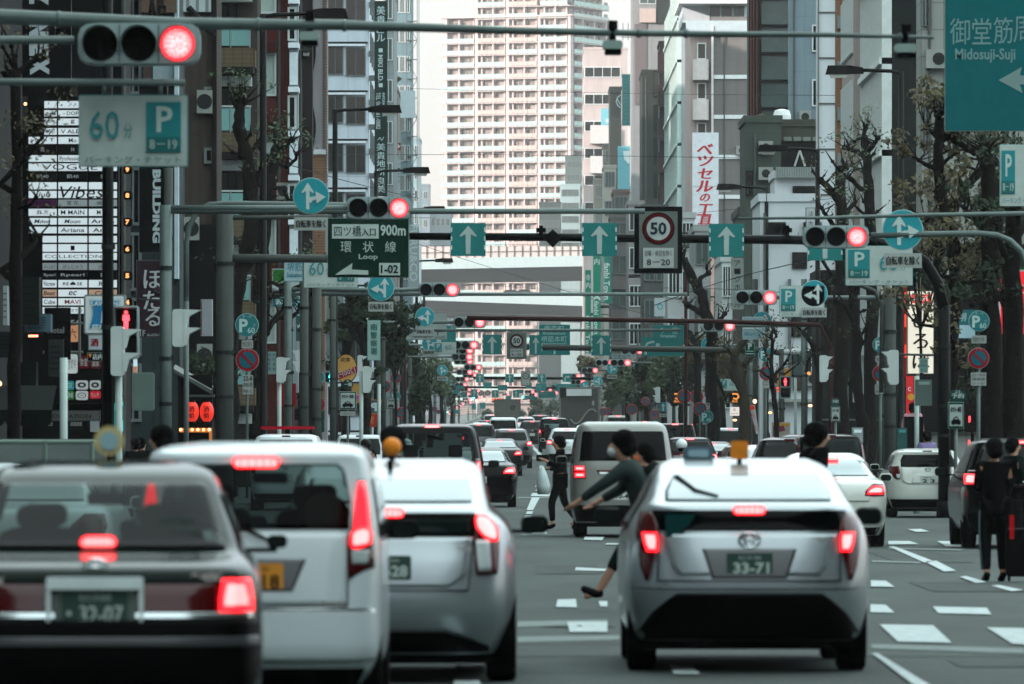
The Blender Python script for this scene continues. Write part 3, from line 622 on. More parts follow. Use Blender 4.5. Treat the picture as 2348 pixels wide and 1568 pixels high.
S_SUV = dict(prof=[(.28,.82,.12,4.4),(.5,.90,.0,4.6),(.9,.91,.02,4.55),(1.05,.88,.06,4.2),(1.15,.83,.12,3.9),(1.4,.73,.4,3.4),(1.58,.66,.6,3.1),(1.62,.62,.62,2.9),(1.67,.45,1.2,2.5)], nx=5, glassmat=M_GLASS,
 rear=[('rear_window', [(1.18,-.64,.64),(1.3,-.66,.66),(1.52,-.56,.56)], 'glass'), ('lower_bumper', [(.28,-.78,.78),(.55,-.85,.85)], 'black')],
 lamp=[(.95,.60,.87),(1.08,.62,.86),(1.18,.68,.82)], lit=[[(.97,.66,.86),(1.06,.66,.86),(1.12,.72,.84)]], high=(1.61,.05,.13), plate=(.8,.33,.165), wheels=(.85,3.6), wr=.36, wx=.77, mirror=(3.1,1.15,1.05), emblem=(0,1.05,.06),
 sideglass=[[(1.15,.7,3.4),(1.5,1.0,3.0)]])
S_MINI = dict(prof=[(.25,.78,.1,4.3),(.5,.84,.0,4.5),(.95,.845,.03,4.4),(1.15,.82,.06,4.0),(1.5,.76,.14,3.5),(1.66,.71,.2,3.2),(1.71,.66,.22,3.1),(1.75,.5,.7,2.8)], nx=6, ny=12, glassmat=M_GLASS_M,
 rear=[('rear_window', [(1.12,-.66,.66),(1.4,-.66,.66),(1.62,-.60,.60)], 'glass'), ('lower_bumper', [(.25,-.74,.74),(.38,-.80,.80)], 'black')],
 lamp=[(.85,.70,.80),(1.15,.72,.80),(1.5,.70,.745)], lit=[[(.95,.72,.79),(1.1,.72,.79)]], high=(1.70,.05,.12), plate=(.75,.33,.165), wheels=(.8,3.4), wr=.31, wx=.72, mirror=(3.2,1.15,1.0), emblem=(0,.98,.06),
 sideglass=[[(1.12,.4,3.5),(1.55,.5,3.1)]])
def scaled(sp, k=1.0, h=1.0, **kw):
 d = dict(sp); d.update(kw); return d
V = make_vehicle
QUEUE = "cars queuing up the avenue"
V("minivan", S_BOXVAN, P_BLACK, vloc(990, 130), "large black minivan in the lane between the two silver taxis", "minivan", QUEUE, plate_text=('大阪 330', '21-05'))
V("van", S_HIACE, P_BEIGE, vloc(1428, 137), "pale silver boxy van with stacked square brake lights behind the walking man", "van", QUEUE, plate_text=('大阪 301', '10-46'))
V("sedan", scaled(S_SEDAN), P_BLACK, vloc(1100, 96), "black sedan just right of the large black minivan, light in its rear window", "sedan", QUEUE, plate_text=('大阪 300', '59-12'))
V("sedan", scaled(S_SEDAN), P_DGREY, vloc(1145, 60), "dark grey sedan ahead of the black sedan in the middle lane", "sedan", QUEUE)
V("suv", scaled(S_SUV, high=None) if 0 else S_SUV, P_GREY, vloc(1172, 54.5), "grey sport utility car ahead of the dark grey sedan near the dashed line", "suv", QUEUE)
V("van", S_HIACE, P_WHITE, vloc(1153, 41), "white van with one high brake light, straight up the middle lane", "van", QUEUE)
V("suv", S_SUV, P_DGREY, vloc(1220, 37), "dark car with bright red lamps between the white van and black minivan far ahead", "suv", QUEUE)
V("minivan", S_BOXVAN, P_BLACK, vloc(1271, 41), "black minivan ahead of the white sport utility car, high brake light lit", "minivan", QUEUE)
V("suv", S_SUV, P_WHITE, vloc(1300, 53), "white sport utility car with arrow-shaped brake lights behind the walking man's head", "suv", QUEUE)
V("taxi", S_SEDAN, P_WHITE, (X(1345, 38), F / 38, G(F / 38)), "white taxi roof with pale blue roof lamp seen over the silver van", "taxi", QUEUE)
V("van", S_BOXVAN, P_BEIGE, vloc(1417, 34), "pale grey van roof with small brake light seen over the silver van", "van", QUEUE)
V("hatchback", S_MINI, P_BLACK, vloc(1478, 41), "black-windowed car with white roof behind the silver van, far ahead", "hatchback", QUEUE)
V("minivan", scaled(S_BOXVAN), P_BLACK, vloc(1548, 56), "low wide black car with long brake light above the silver van's right edge", "minivan", QUEUE)
V("minivan", S_MINI, P_DGREY, vloc(1590, 47), "dark minivan beside the white minivan on the right, no lamps seen", "minivan", QUEUE)
V("suv", S_SUV, P_DGREY, vloc(1583, 72), "dark car with white-edged roof and high brake light left of the white minivan", "suv", QUEUE)
V("minivan", S_MINI, P_WHITE, vloc(1676, 57), "white minivan with wide dark rear window right of the middle", "minivan", QUEUE)
V("hatchback", S_HATCH, P_GREY, vloc(1712, 76), "grey hatchback in front of the white minivan, upright red lamp", "hatchback", QUEUE)
V("sedan", S_SEDAN, P_WHITE, vloc(1762, 82), "white sedan with pale blue rear window left of the dark sport utility car", "sedan", QUEUE)
V("suv", S_SUV, P_BLACK, vloc(1812, 97), "dark wine sport utility car beside the man with black hair", "suv", QUEUE, on=False)
V("minivan", S_MINI, P_BLACK, vloc(1905, 100), "dark minivan with bright roof edge behind the white sedan", "minivan", QUEUE, on=False)
t5, _ = V("sedan", scaled(S_SEDAN, high=(1.36, .001, .001)), P_PEARL, vloc(1903, 150), "white sedan with two roof brake lights and slanted red lamps, beside the silver taxi", "sedan", QUEUE, plate_text=('大阪 330', '80-16'))
for dx in (-.12, .10):
 b = MB().prism(rrect(dx - .085, dx + .085, 1.325, 1.365, .018), 1.28, 1.36).build("high_brake_light", M_REDL, t5)
 MB().prism(rrect(dx - .07, dx + .07, 1.333, 1.357, .01), 1.27, 1.28).build("brake_glow", M_PINK, b)
t6, s6 = V("hatchback", S_HATCH, P_PEARL, vloc(2127, 110), "white hatchback alone in the right lane with one amber indicator lit", "hatchback", QUEUE, on=False, plate_text=('和泉 501', '2 3'))
s6.rear([(.77,.62,.70),(.83,.62,.70)], .03, 4, 4).build("indicator", M_AMBER, t6, smooth=True)
V("suv", S_SUV, P_BLACK, vloc(2345, 152), "black sport utility car at the right edge behind the two standing people", "suv", QUEUE)
# left lanes
t7, _ = V("police_car", scaled(S_MINI, high=(1.70,.035,.10)), P_WHITE, vloc(655, 100), "white estate car with a red light bar across its roof, by the left kerb", "police car", QUEUE, on=False)
b = MB().box(-.62, .62, 1.3, 1.55, 1.86, 1.93).build("light_bar", M("light_bar_red", (150, 14, 40), .25, var=.1, coat=.6), t7)
MB().box(-.05, .05, 1.35, 1.5, 1.74, 1.86).build("bar_mount", M_RUB, b)
V("hatchback", S_HATCH, P_BLACK, (X(742, 78), F / 78, 0), "black hatchback between the red-barred estate car and the white minivan", "hatchback", QUEUE, on=False)
V("minivan", scaled(S_MINI), P_WHITE, vloc(824, 72), "white minivan with wide dark window ahead of the delivery rider", "minivan", QUEUE, on=False)
# far vehicles
def truck(name, label, cx, s, w, h, colr, colr2):
 root = empty(name, vloc(cx, s)); tag(root, label, "truck", QUEUE)
 MB().box(-w/2, w/2, 0, 5, .9, h).build("cargo_box", C3(colr, .5), root)
 MB().box(-w/2 + .1, w/2 - .1, 5.2, 7, .6, h * .7).build("cab", C3(colr2, .4), root)
 m = MB(); m.box(-w/2 - .05, w/2 + .05, -.06, .06, h - .12, h); m.box(-w/2 - .03, -w/2 + .08, -.06, .05, .9, h); m.box(w/2 - .08, w/2 + .03, -.06, .05, .9, h)
 m.build("door_frame", C3((120, 126, 122), .5), root)
 for sd in (1, -1):
  for y in (1.0, 6.0): MB().tube([(sd * (w/2 - .3), y, .45), (sd * (w/2 - .02), y, .45)], .45, 16).build("wheel", M_TYRE, root)
  MB().box(sd * (w/2 - .35) - .15, sd * (w/2 - .35) + .15, -.08, -.02, .7, .85).build("tail_lamp", M_DKRED, root)
 return root
tr = truck("truck", "grey-brown box truck with a pale swirl on its tall rear doors", 1328, 37, 2.45, 3.75, (92, 92, 88), (60, 62, 60))
m = MB(); pts = []
for k in range(24):
 a = k / 23.0; pts.append((-.55 + 1.6 * a, -.10, 1.95 - .5 * math.sin(a * 5.2 + .4) * (1 - .2 * a)))
m.tube(pts, .05, 6); m.build("swirl", C3((150, 152, 148), .5), tr)
m = MB(); add_text(m, "8", .85, 2.75, .16, .3, -.08); m.build("lettering", C3((170, 172, 168), .5), tr)
MB().box(-.8, .75, -.2, .02, 3.2, 3.62).build("cooling_unit", C3((205, 210, 208), .5), tr)
MB().box(-1.2, -.85, -.12, .0, 3.1, 3.7).build("vent", C3((50, 52, 50), .5), tr)
tr2 = truck("truck", "small pale grey box truck with a round mark far up the avenue", 1163, 27, 2.2, 3.1, (128, 130, 124), (90, 92, 90))
m = MB(); m.tube([(.45 + (.2 - .004 * k) * math.cos(k * .5), -.08, 2.35 + (.2 - .004 * k) * math.sin(k * .5)) for k in range(30)], .025, 5); m.build("round_mark", C3((60, 62, 60), .5), tr2)
def far_car(proto_label, kind, spec, paint, cx, s, label, on=True): V(kind, spec, paint, vloc(cx, s), label, kind.replace('_', ' '), QUEUE, on=on)
far_car("", "sedan", S_SEDAN, P_WHITE, 1102, 34, "white sedan far ahead left of the middle white van")
far_car("", "hatchback", S_HATCH, P_DGREY, 1117, 30, "dark hatchback beside the white van, farthest of the left queue")
far_car("", "suv", S_SUV, P_WHITE, 1205, 29, "small white car far ahead right of the white van")
# traffic on the elevated road is built with it
# flatbed truck rack at far left
def rack_truck():
 s = 170; y = F / s; root = empty("flatbed_truck", (X(70, s), y, 0)); tag(root, "flatbed truck with pale green rail rack at the left edge", "truck", QUEUE)
 MB().box(-1.0, .85, 0, 3.4, .7, 1.15).build("flatbed", C3((110, 122, 116), .5), root)
 m = MB()
 for z in (1.3, 1.62): m.tube([(-1.0, 0, z), (.85, 0, z)], .035, 6)
 for x in (-.98, -.45, .2, .83): m.tube([(x, 0, 1.1), (x, 0, 1.64)], .035, 6)
 for x in (-.98, .83):
  for z in (1.3, 1.62): m.tube([(x, 0, z), (x, 3.3, z)], .035, 6)
 m.build("rail_rack", C3((120, 136, 128), .5), root)
 MB().box(-.95, .8, 3.5, 5.0, .5, 1.66).build("cab", C3((120, 128, 126), .4), root)
 for sd in (-1, 1):
  for yy in (.9, 4.2): MB().tube([(-.07 + sd * .65, yy, .33), (-.07 + sd * .88, yy, .33)], .33, 16).build("wheel", M_TYRE, root)
rack_truck()
V("sedan", S_SEDAN, P_WHITE, (X(30, 245) , F / 245, 0), "white sedan roof right behind the nearest taxi's roof lamp", "sedan", QUEUE, on=False)
for (cx, s, sp, pt, nm, lab) in ((1128, 26, S_MINI, P_WHITE, "minivan", "tiny white minivan deep in the left lanes"), (1185, 33, S_SEDAN, P_BLACK, "sedan", "tiny black sedan right behind the middle white van"), (1238, 27, S_MINI, P_GREY, "minivan", "tiny grey minivan left of the box truck"), (1262, 30, S_SUV, P_WHITE, "suv", "tiny white car beside the black minivan far ahead"), (1097, 47, S_MINI, P_GREY, "minivan", "grey minivan roof behind the large black minivan"), (1385, 45, S_SUV, P_BLACK, "suv", "black car roof directly behind the silver van"), (1510, 49, S_SUV, P_BLACK, "suv", "black car with lit lamp right behind the silver van's corner"), (1640, 64, S_SEDAN, P_DGREY, "sedan", "dark sedan low between the white minivan and scooter rider"), (1850, 74, S_MINI, P_GREY, "minivan", "grey minivan roof behind the man with black hair"), (620, 62, S_MINI, P_GREY, "minivan", "grey minivan roof behind the red light bar"), (905, 60, S_SEDAN, P_WHITE, "sedan", "white sedan roof by the mirrored parking banner")):
 V(nm, sp, pt, vloc(cx, s), lab, nm, QUEUE)
for sd in (-1, 1):
 m = MB()
 for k in range(6):
  z = .82 + .026 * k; m.box(sd * .715 - .075, sd * .715 + .075, sh4.yr(.72, z) - .045, sh4.yr(.72, z) - .03, z, z + .004)
 m.build("lamp_rib", M_REDL, t4)
for t_, sh_, z, hw in ((t1, sh1, 1.17, .115), (t2, sh2, 1.175, .115), (t3, sh3, 1.545, .135), (t4, sh4, 1.15, .092)):
 m = MB(); yy = sh_.yr(0, z) - (.07 if t_ in (t1, t2) else .06)
 for k in range(1, 6): x = -hw + 2 * hw * k / 6; m.box(x - .003, x + .003, yy, yy + .008, z - .03, z + .03)
 m.build("lamp_rib", M_REDL, t_)
# ---------------------------------------------------------------- buildings
def wallmat(name, rgb, rough=0.75, joints=None, jcol=0.72, var=0.1, stripes=None):
 """wall with weathering; joints=(dx, dz) in metres draws panel joints, stripes=width draws vertical ribs"""
 if name in MATS: return MATS[name]
 m = M(name, rgb, rough, var=0.0, spec=0.15); nt = m.node_tree; b = nt.nodes["Principled BSDF"]
 tc = nt.nodes.new("ShaderNodeTexCoord"); N = nt.nodes.new; L = nt.links.new
 mp = N("ShaderNodeMapping"); mp.inputs["Scale"].default_value = (1.2, 1.2, 0.16); L(tc.outputs["Object"], mp.inputs[0])
 no = N("ShaderNodeTexNoise"); no.inputs["Scale"].default_value = 1.1; no.inputs["Detail"].default_value = 7; no.inputs["Roughness"].default_value = .7; L(mp.outputs[0], no.inputs["Vector"])
 mr = N("ShaderNodeMapRange"); mr.inputs[1].default_value = .3; mr.inputs[2].default_value = .7; mr.inputs[3].default_value = 1 - var * 1.4; mr.inputs[4].default_value = 1 + var * .7; L(no.outputs["Fac"], mr.inputs[0])
 fac = mr.outputs[0]
 sx = N("ShaderNodeSeparateXYZ"); L(tc.outputs["Object"], sx.inputs[0])
 def lines(src, period, width):
  a = N("ShaderNodeMath"); a.operation = 'MODULO'
  o = N("ShaderNodeMath"); o.operation = 'ADD'; o.inputs[1].default_value = 1000 * period; L(src, o.inputs[0]); L(o.outputs[0], a.inputs[0]); a.inputs[1].default_value = period
  g = N("ShaderNodeMath"); g.operation = 'LESS_THAN'; g.inputs[1].default_value = width; L(a.outputs[0], g.inputs[0]); return g.outputs[0]
 outs = []
 if joints:
  ad = N("ShaderNodeMath"); ad.operation = 'ADD'; L(sx.outputs[0], ad.inputs[0]); L(sx.outputs[1], ad.inputs[1])
  outs = [lines(ad.outputs[0], joints[0], .05), lines(sx.outputs[2], joints[1], .05)]
 if stripes:
  ad = N("ShaderNodeMath"); ad.operation = 'ADD'; L(sx.outputs[0], ad.inputs[0]); L(sx.outputs[1], ad.inputs[1])
  outs.append(lines(ad.outputs[0], stripes, stripes * .35))
 for o in outs:
  k = N("ShaderNodeMapRange"); k.inputs[3].default_value = 1; k.inputs[4].default_value = jcol; L(o, k.inputs[0])
  mu = N("ShaderNodeMath"); mu.operation = 'MULTIPLY'; L(fac, mu.inputs[0]); L(k.outputs[0], mu.inputs[1]); fac = mu.outputs[0]
 mx = N("ShaderNodeMix"); mx.data_type = 'RGBA'; mx.blend_type = 'MULTIPLY'; mx.inputs[0].default_value = 1; mx.inputs[6].default_value = (*alb(rgb), 1)
 L(fac, mx.inputs[7]); L(mx.outputs[2], b.inputs["Base Color"]); return m
WG_DARK = M("window_glass_dark", (34, 42, 42), 0.08, var=0.35, scale=0.9, spec=0.6)
WG_MID = M("window_glass_mid", (76, 92, 90), 0.12, var=0.3, scale=0.7, spec=0.6)
WG_TEAL = M("balcony_glass", (120, 160, 158), 0.15, var=0.12, scale=0.8)
WG_CURT = M("window_curtain", (168, 164, 152), 0.7, var=0.25, scale=1.5)
FR_W = M("window_frame_white", (190, 196, 196), 0.5, var=0.05); FR_D = M("window_frame_dark", (36, 40, 40), 0.5, var=0.05); FR_G = M("window_frame_grey", (120, 126, 126), 0.5, var=.05)
WMESH = {}
def window_mesh(w, h, mull, trans, glass, frame, ft=0.07):
 key = (round(w, 2), round(h, 2), mull, trans, glass.name, frame.name)
 if key in WMESH: return WMESH[key]
 mb = MB(); mb.quad((-w/2, -.02, -h/2), (w/2, -.02, -h/2), (w/2, -.02, h/2), (-w/2, -.02, h/2), 0)
 mb.box(-w/2 - ft, -w/2, -.10, 0, -h/2 - ft, h/2 + ft, 1); mb.box(w/2, w/2 + ft, -.10, 0, -h/2 - ft, h/2 + ft, 1)
 mb.box(-w/2, w/2, -.10, 0, h/2, h/2 + ft, 1); mb.box(-w/2, w/2, -.12, 0, -h/2 - ft, -h/2, 1)
 for k in range(1, mull + 1):
  x = -w/2 + w * k / (mull + 1); mb.box(x - ft * .35, x + ft * .35, -.07, -.021, -h/2, h/2, 1)
 for k in range(1, trans + 1):
  z = -h/2 + h * k / (trans + 1); mb.box(-w/2, w/2, -.066, -.021, z - ft * .3, z + ft * .3, 1)
 me = bpy.data.meshes.new("window"); me.from_pydata(mb.v, [], mb.f); me.materials.append(glass); me.materials.append(frame)
 me.polygons.foreach_set("material_index", mb.m); me.update(); WMESH[key] = me; return me
class Bld:
 """building whose camera-facing wall spans px0..px1 at scale s and runs back from the street"""
 def __init__(b, label, px0, px1, s, top, mat, back=None, depth=None, cat="building", name="building", group=None, tall=None):
  b.s = s; b.y = F / s; b.px0 = px0; b.px1 = px1
  x0, x1 = X(px0, s), X(px1, s); b.g = G(b.y); zt = tall if tall else Z(top, s)
  if back is not None:
   xe = x1 if x1 < 0 else x0
   depth = F / ((back - CX) / xe) - b.y
  b.d = depth or 14.0
  b.loc = ((x0 + x1) / 2, b.y, b.g); b.w = x1 - x0; b.h = zt - b.g
  b.root = empty(name, b.loc); tag(b.root, label, cat, group)
  b.xc = b.loc[0]
  MB().box(-b.w/2, b.w/2, 0, b.d, -1.5, b.h).build("wall", mat, b.root)
  pt = .5; MB().box(-b.w/2 - .08, b.w/2 + .08, -.08, b.d + .08, b.h, b.h + .35).build("parapet", mat, b.root)
 def lx(b, px): return X(px, b.s) - b.xc
 def lz(b, py): return Z(py, b.s) - b.g
 def win(b, px0, py0, px1, py1, mull=1, trans=0, glass=None, frame=None, name="window", off=0.0, ft=.07):
  me = window_mesh(abs(px1 - px0) / b.s, abs(py1 - py0) / b.s, mull, trans, glass or WG_DARK, frame or FR_W, ft)
  return mesh_obj(name, me, b.root, (b.lx((px0 + px1) / 2), -off, b.lz((py0 + py1) / 2)))
 def grid(b, px0, px1, py0, dpy, h, n, cols, **kw):
  for i in range(n):
   for (a, c) in cols: b.win(a, py0 + i * dpy, c, py0 + i * dpy + h, **kw)
 def box(b, name, px0, py0, px1, py1, mat, y0=-.3, y1=0.0):
  return MB().box(b.lx(px0), b.lx(px1), y0, y1, b.lz(py1), b.lz(py0)).build(name, mat, b.root)
 def street(b, n_floor, n_col, z0, dz, hh, ww, glass=None, frame=None, mull=1, y0=.8, name="window"):
  """windows on the wall that faces the street"""
  right = b.xc < 0; x = b.w/2 if right else -b.w/2; L_ = b.d - 2 * y0
  me = window_mesh(ww, hh, mull, 0, glass or WG_DARK, frame or FR_G)
  for i in range(n_floor):
   for j in range(n_col):
    y = y0 + L_ * (j + .5) / n_col
    o = mesh_obj(name, me, b.root, (x, y, z0 + i * dz)); o.rotation_euler = (0, 0, R(90 if right else -90))
# ---- left side of the avenue
dk = wallmat("wall_black", (26, 28, 28), .6); dk2 = wallmat("wall_charcoal", (48, 52, 51), .7, joints=(2.4, 3.2))
b = Bld("dark office block at the far left edge with thin grey ribs", -240, -28, 128, 0, wallmat("wall_dark_ribs", (44, 48, 48), .7, stripes=.5), depth=9, tall=34)
for x0, x1 in ((-70, -64), (-50, -46), (-34, -30)): b.box("rib", x0, -40, x1, 870, C3((110, 112, 108), .6), -.25, 0)
b.box("duct", -44, -60, -38, 900, C3((24, 26, 26), .6), -.4, 0)
LB = Bld("black shop building carrying the tall tenant board at left", 50, 288, 112, 0, dk, back=300, tall=30)
LB.box("canopy", 50, 905, 288, 925, C3((30, 34, 34), .6), -1.4, 0); LB.box("white_strip", 161, -60, 164, 222, C3((170, 172, 168), .6), -.2, 0)
LB.box("ribbed_panel", 52, 221, 102, 305, wallmat("ribbed_grey", (92, 98, 96), .6, stripes=.12), -.5, 0)
LB.box("brick_panel", 165, 222, 178, 190, wallmat("brick_grey", (88, 84, 76), .8, joints=(.3, .1)), -.3, 0)
b = Bld("narrow glass and steel building behind the white floor numbers", 286, 412, 98, 0, wallmat("wall_greenish", (66, 78, 78), .5, joints=(1.2, 2.8)), back=420, tall=31)
for k in range(7): b.win(292, -60 + 150 * k, 318, 60 + 150 * k, mull=1, glass=WG_DARK, frame=FR_G)
b.box("white_pilaster", 273 + 14, -60, 293, 900, C3((150, 168, 174), .5), -.3, 0); b.box("white_pilaster", 402, -60, 411, 640, C3((176, 190, 196), .5), -.5, 0)
b.box("brown_shop_sign", 326, -70, 408, 32, C3((112, 96, 84), .5), -.6, 0)
bs = bpy.data.objects.get("brown_shop_sign"); m = MB(); add_text(m, "大店", b.lx(362), b.lz(8), .42, .9, -.61, rot=0, bold=.04); m.build("lettering", C3((24, 24, 26), .5), bs)
b.box("spandrel", 352, 140, 402, 186, C3((150, 164, 168), .5), -.35, 0); b.box("spandrel", 330, 150, 350, 186, C3((90, 80, 76), .5), -.3, 0)
LD = Bld("brown ribbed windowless wall left of the balcony apartments", 410, 497, 88, 20, wallmat("wall_brown_ribs", (92, 86, 81), .7, stripes=.22, jcol=.86), back=508, tall=29)
LD.box("dark_edge", 486, -100, 497, 520, C3((52, 48, 46), .6), -.15, 0); LD.box("dark_base", 411, 515, 497, 960, C3((28, 29, 29), .7), -.12, 0)
for y in (205, 345): LD.win(474, y, 484, y + 24, mull=0, glass=WG_DARK, frame=FR_G)
LD.box("roof_rail", 408, -30, 484, 28, wallmat("rail_ribs", (180, 190, 190), .5, stripes=.25, jcol=.45), -.2, 0)
m = MB(); m.tube([(LD.lx(434), -.6, LD.lz(20)), (LD.lx(492), -.6, LD.lz(85))], .09, 6); m.build("slanted_pipe", C3((50, 50, 50), .4), LD.root, smooth=True)
LE = Bld("apartment block with tan tiled balconies beside the ribbed wall", 497, 590, 74, 0, wallmat("wall_recess_grey", (84, 82, 78), .8), back=598, tall=27)
tile = wallmat("tan_tile", (118, 108, 92), .8, joints=(.28, .14), jcol=.8)
for k in range(-2, 5):
 o = 193 * k
 bal = LE.box("balcony", 499, 115 + o, 581, 158 + o, tile, -1.3, -.02)
 def sub(nm, a0, a1, p0, p1, mat, y0, y1):
  MB().box(LE.lx(p0), LE.lx(p1), y0, y1, LE.lz(a1 + o), LE.lz(a0 + o)).build(nm, mat, bal)
 sub("slab", 159, 172, 499, 584, C3((46, 48, 46), .6), -1.5, 0); sub("glass_panel", 60, 110, 499, 530, WG_TEAL, -1.28, -1.22); sub("glass_panel", 533, 574, 60, 110, WG_TEAL, 0, 0) if 0 else None
 MB().box(LE.lx(534), LE.lx(576), -1.28, -1.22, LE.lz(110 + o), LE.lz(60 + o)).build("glass_panel", WG_TEAL, bal)
 sub("handrail", 53, 57, 499, 579, C3((180, 186, 184), .5), -1.3, -1.2); sub("lintel", 176, 199, 500, 578, C3((186, 192, 192), .6), -.5, 0)
 for q in (499, 531, 575): MB().box(LE.lx(q), LE.lx(q + 2.5), -1.3, -1.2, LE.lz(114 + o), LE.lz(55 + o)).build("rail_post", C3((150, 156, 154), .5), bal)
 MB().box(LE.lx(581), LE.lx(588), -1.1, -.02, LE.lz(158 + o), LE.lz(118 + o)).build("side_wing", tile, bal)
 LE.win(506, 205 + o, 540, 290 + o, mull=1, glass=WG_DARK, frame=FR_D)
LF = Bld("red-brown building with cream shuttered windows", 587, 663, 64, 0, wallmat("wall_oxblood", (104, 56, 54), .8), back=676, tall=26)
red2 = C3((84, 42, 42), .8)
for k in range(-1, 4):
 y = 125 + 189 * k
 LF.win(588, y, 629, y + 91, mull=0, glass=M("shutter_cream", (164, 178, 172), .6, var=.06), frame=FR_W)
 LF.box("hood", 587, y - 27, 634, y - 4, red2, -.35, 0)
LF.box("white_bay", 664, -60, 684, 900, C3((150, 160, 164), .5), -.5, .6)
for k in range(-1, 5):
 y = 100 + 101 * k
 LF.box("bay_ledge", 662, y, 686, y + 12, C3((214, 222, 226), .5), -.75, .6)
 if k % 2: LF.win(665, y + 24, 676, y + 92, mull=0, glass=WG_DARK, frame=FR_W, off=.5)
 else: LF.box("bay_panel", 665, y + 22, 684, y + 96, C3((208, 218, 222), .5), -.6, .5)
LG = Bld("narrow dark plum building with blank front", 683, 716, 57, 0, wallmat("wall_plum", (62, 52, 56), .7, joints=(1.9, 1.9), jcol=.9), back=718, tall=25)
LH = Bld("narrow grey building with wavy white fin and brick lower wall", 714, 750, 53, 0, wallmat("wall_pale_tile", (166, 164, 168), .6), back=752, tall=24)
m = MB(); pts = []
for k in range(60):
 t = k / 59; pts.append((713 + 6 + 5.5 * math.cos(t * math.pi * 4.4 + .6), -40 + 385 * t))
poly = [(LH.lx(712), LH.lz(-40))] + [(LH.lx(a), LH.lz(c)) for a, c in pts] + [(LH.lx(712), LH.lz(345))]
m.prism(poly, -.35, -.2); m.build("wavy_dark_slot", C3((28, 30, 32), .6), LH.root)
m = MB()
for k in range(130): z = LH.lz(420 - 3.6 * k); m.tube([(LH.lx(745.5), -.3, z), (LH.lx(745.5), -.3, z + .045)], .105 + .012 * (k % 2), 12)
m.build("ribbed_column", M("terracotta", (118, 104, 92), .8, var=.12), LH.root)
LH.box("brick_base", 711, 352, 745, 960, wallmat("brick_tan", (134, 108, 88), .8, joints=(4, .12), jcol=.72), -.5, 0)
LH.box("brick_cap", 710, 344, 747, 355, C3((196, 200, 202), .5), -.6, 0)
LI = Bld("white office building with paired dark windows and green vertical sign", 748, 846, 34, 0, wallmat("wall_white_office", (196, 206, 214), .5, joints=(1.34 * 1.02, 9), jcol=.75), back=858, tall=38)
for k in range(-1, 9):
 y = 109 + 111.3 * k
 LI.win(752, y, 785, y + 60, mull=1, glass=WG_DARK, frame=FR_G); LI.win(795, y + 3, 836, y + 63, mull=1, trans=0, glass=WG_DARK, frame=FR_G)
 LI.box("black_ledge", 749, y - 13, 843, y - 9, C3((24, 30, 32), .4), -.2, 0); LI.box("window_hood", 751, y - 8, 838, y - 3, C3((216, 224, 230), .5), -.3, 0)
LI.street(9, 3, 4, 3.27, 1.8, 2.2)
for k in range(9): LI.box("sign_bracket", 846, 5 + 56 * k * 1.0, 859, 18 + 56 * k, C3((110, 116, 118), .5), -.2, 0)
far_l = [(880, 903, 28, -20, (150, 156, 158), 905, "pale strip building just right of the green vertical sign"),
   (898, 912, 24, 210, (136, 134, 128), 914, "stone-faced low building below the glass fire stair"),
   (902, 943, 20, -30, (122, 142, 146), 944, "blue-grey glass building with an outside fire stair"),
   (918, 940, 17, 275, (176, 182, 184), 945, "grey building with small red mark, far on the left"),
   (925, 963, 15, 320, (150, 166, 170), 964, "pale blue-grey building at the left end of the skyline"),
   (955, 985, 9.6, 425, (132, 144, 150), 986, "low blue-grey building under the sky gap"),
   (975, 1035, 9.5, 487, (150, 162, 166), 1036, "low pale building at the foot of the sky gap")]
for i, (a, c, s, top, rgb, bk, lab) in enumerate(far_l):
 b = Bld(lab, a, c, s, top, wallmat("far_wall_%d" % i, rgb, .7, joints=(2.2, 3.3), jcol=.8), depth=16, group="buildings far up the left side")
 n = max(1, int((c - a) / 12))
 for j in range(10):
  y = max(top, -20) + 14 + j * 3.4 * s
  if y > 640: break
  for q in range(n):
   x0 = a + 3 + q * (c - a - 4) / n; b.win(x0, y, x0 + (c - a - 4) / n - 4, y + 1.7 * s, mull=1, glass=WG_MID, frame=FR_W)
 if i == 2:
  m = MB()
  for k in range(14):
   z = b.h - 4 - k * 2.2; m.box(.5, 1.7, -.9, -.1, z, z + .08); m.tube([(.5 + (k % 2) * 1.2, -.5, z), (1.7 - (k % 2) * 1.2, -.5, z - 2.2)], .05, 4)
  for x in (.5, 1.7, 1.9): m.tube([(x, -.9, b.h - 34), (x, -.9, b.h)], .06, 4)
  m.build("fire_stair", C3((96, 112, 112), .6), b.root)
# ---- right side of the avenue
RA = Bld("pale stone building behind the large blue direction sign", 2110, 2420, 72, 0, wallmat("stone_pale", (150, 154, 150), .7, joints=(.72, .86), jcol=.7), back=2100, tall=30)
for y in (-60, 215):
 for x in (2116, 2123, 2130): RA.win(x, y, x + 3, y + 118, mull=0, glass=WG_DARK, frame=FR_G, ft=.03)
RA.box("dark_shopfront", 2112, 560, 2420, 990, C3((26, 28, 27), .7), -.3, 0)
RB = Bld("dark green-grey panelled office beside the pale stone building", 2048, 2112, 64, 0, wallmat("panel_dark", (62, 70, 66), .6, joints=(1.0, 1.0), jcol=.8), back=2044, tall=31)
for y in (45, 140, 280, 381, 480, 600): RB.box("black_band", 2050, y, 2106, y + 5, C3((16, 18, 18), .5), -.15, 0)
RB.box("dark_pier", 2047, -60, 2058, 960, C3((22, 25, 24), .5), -.3, 0)
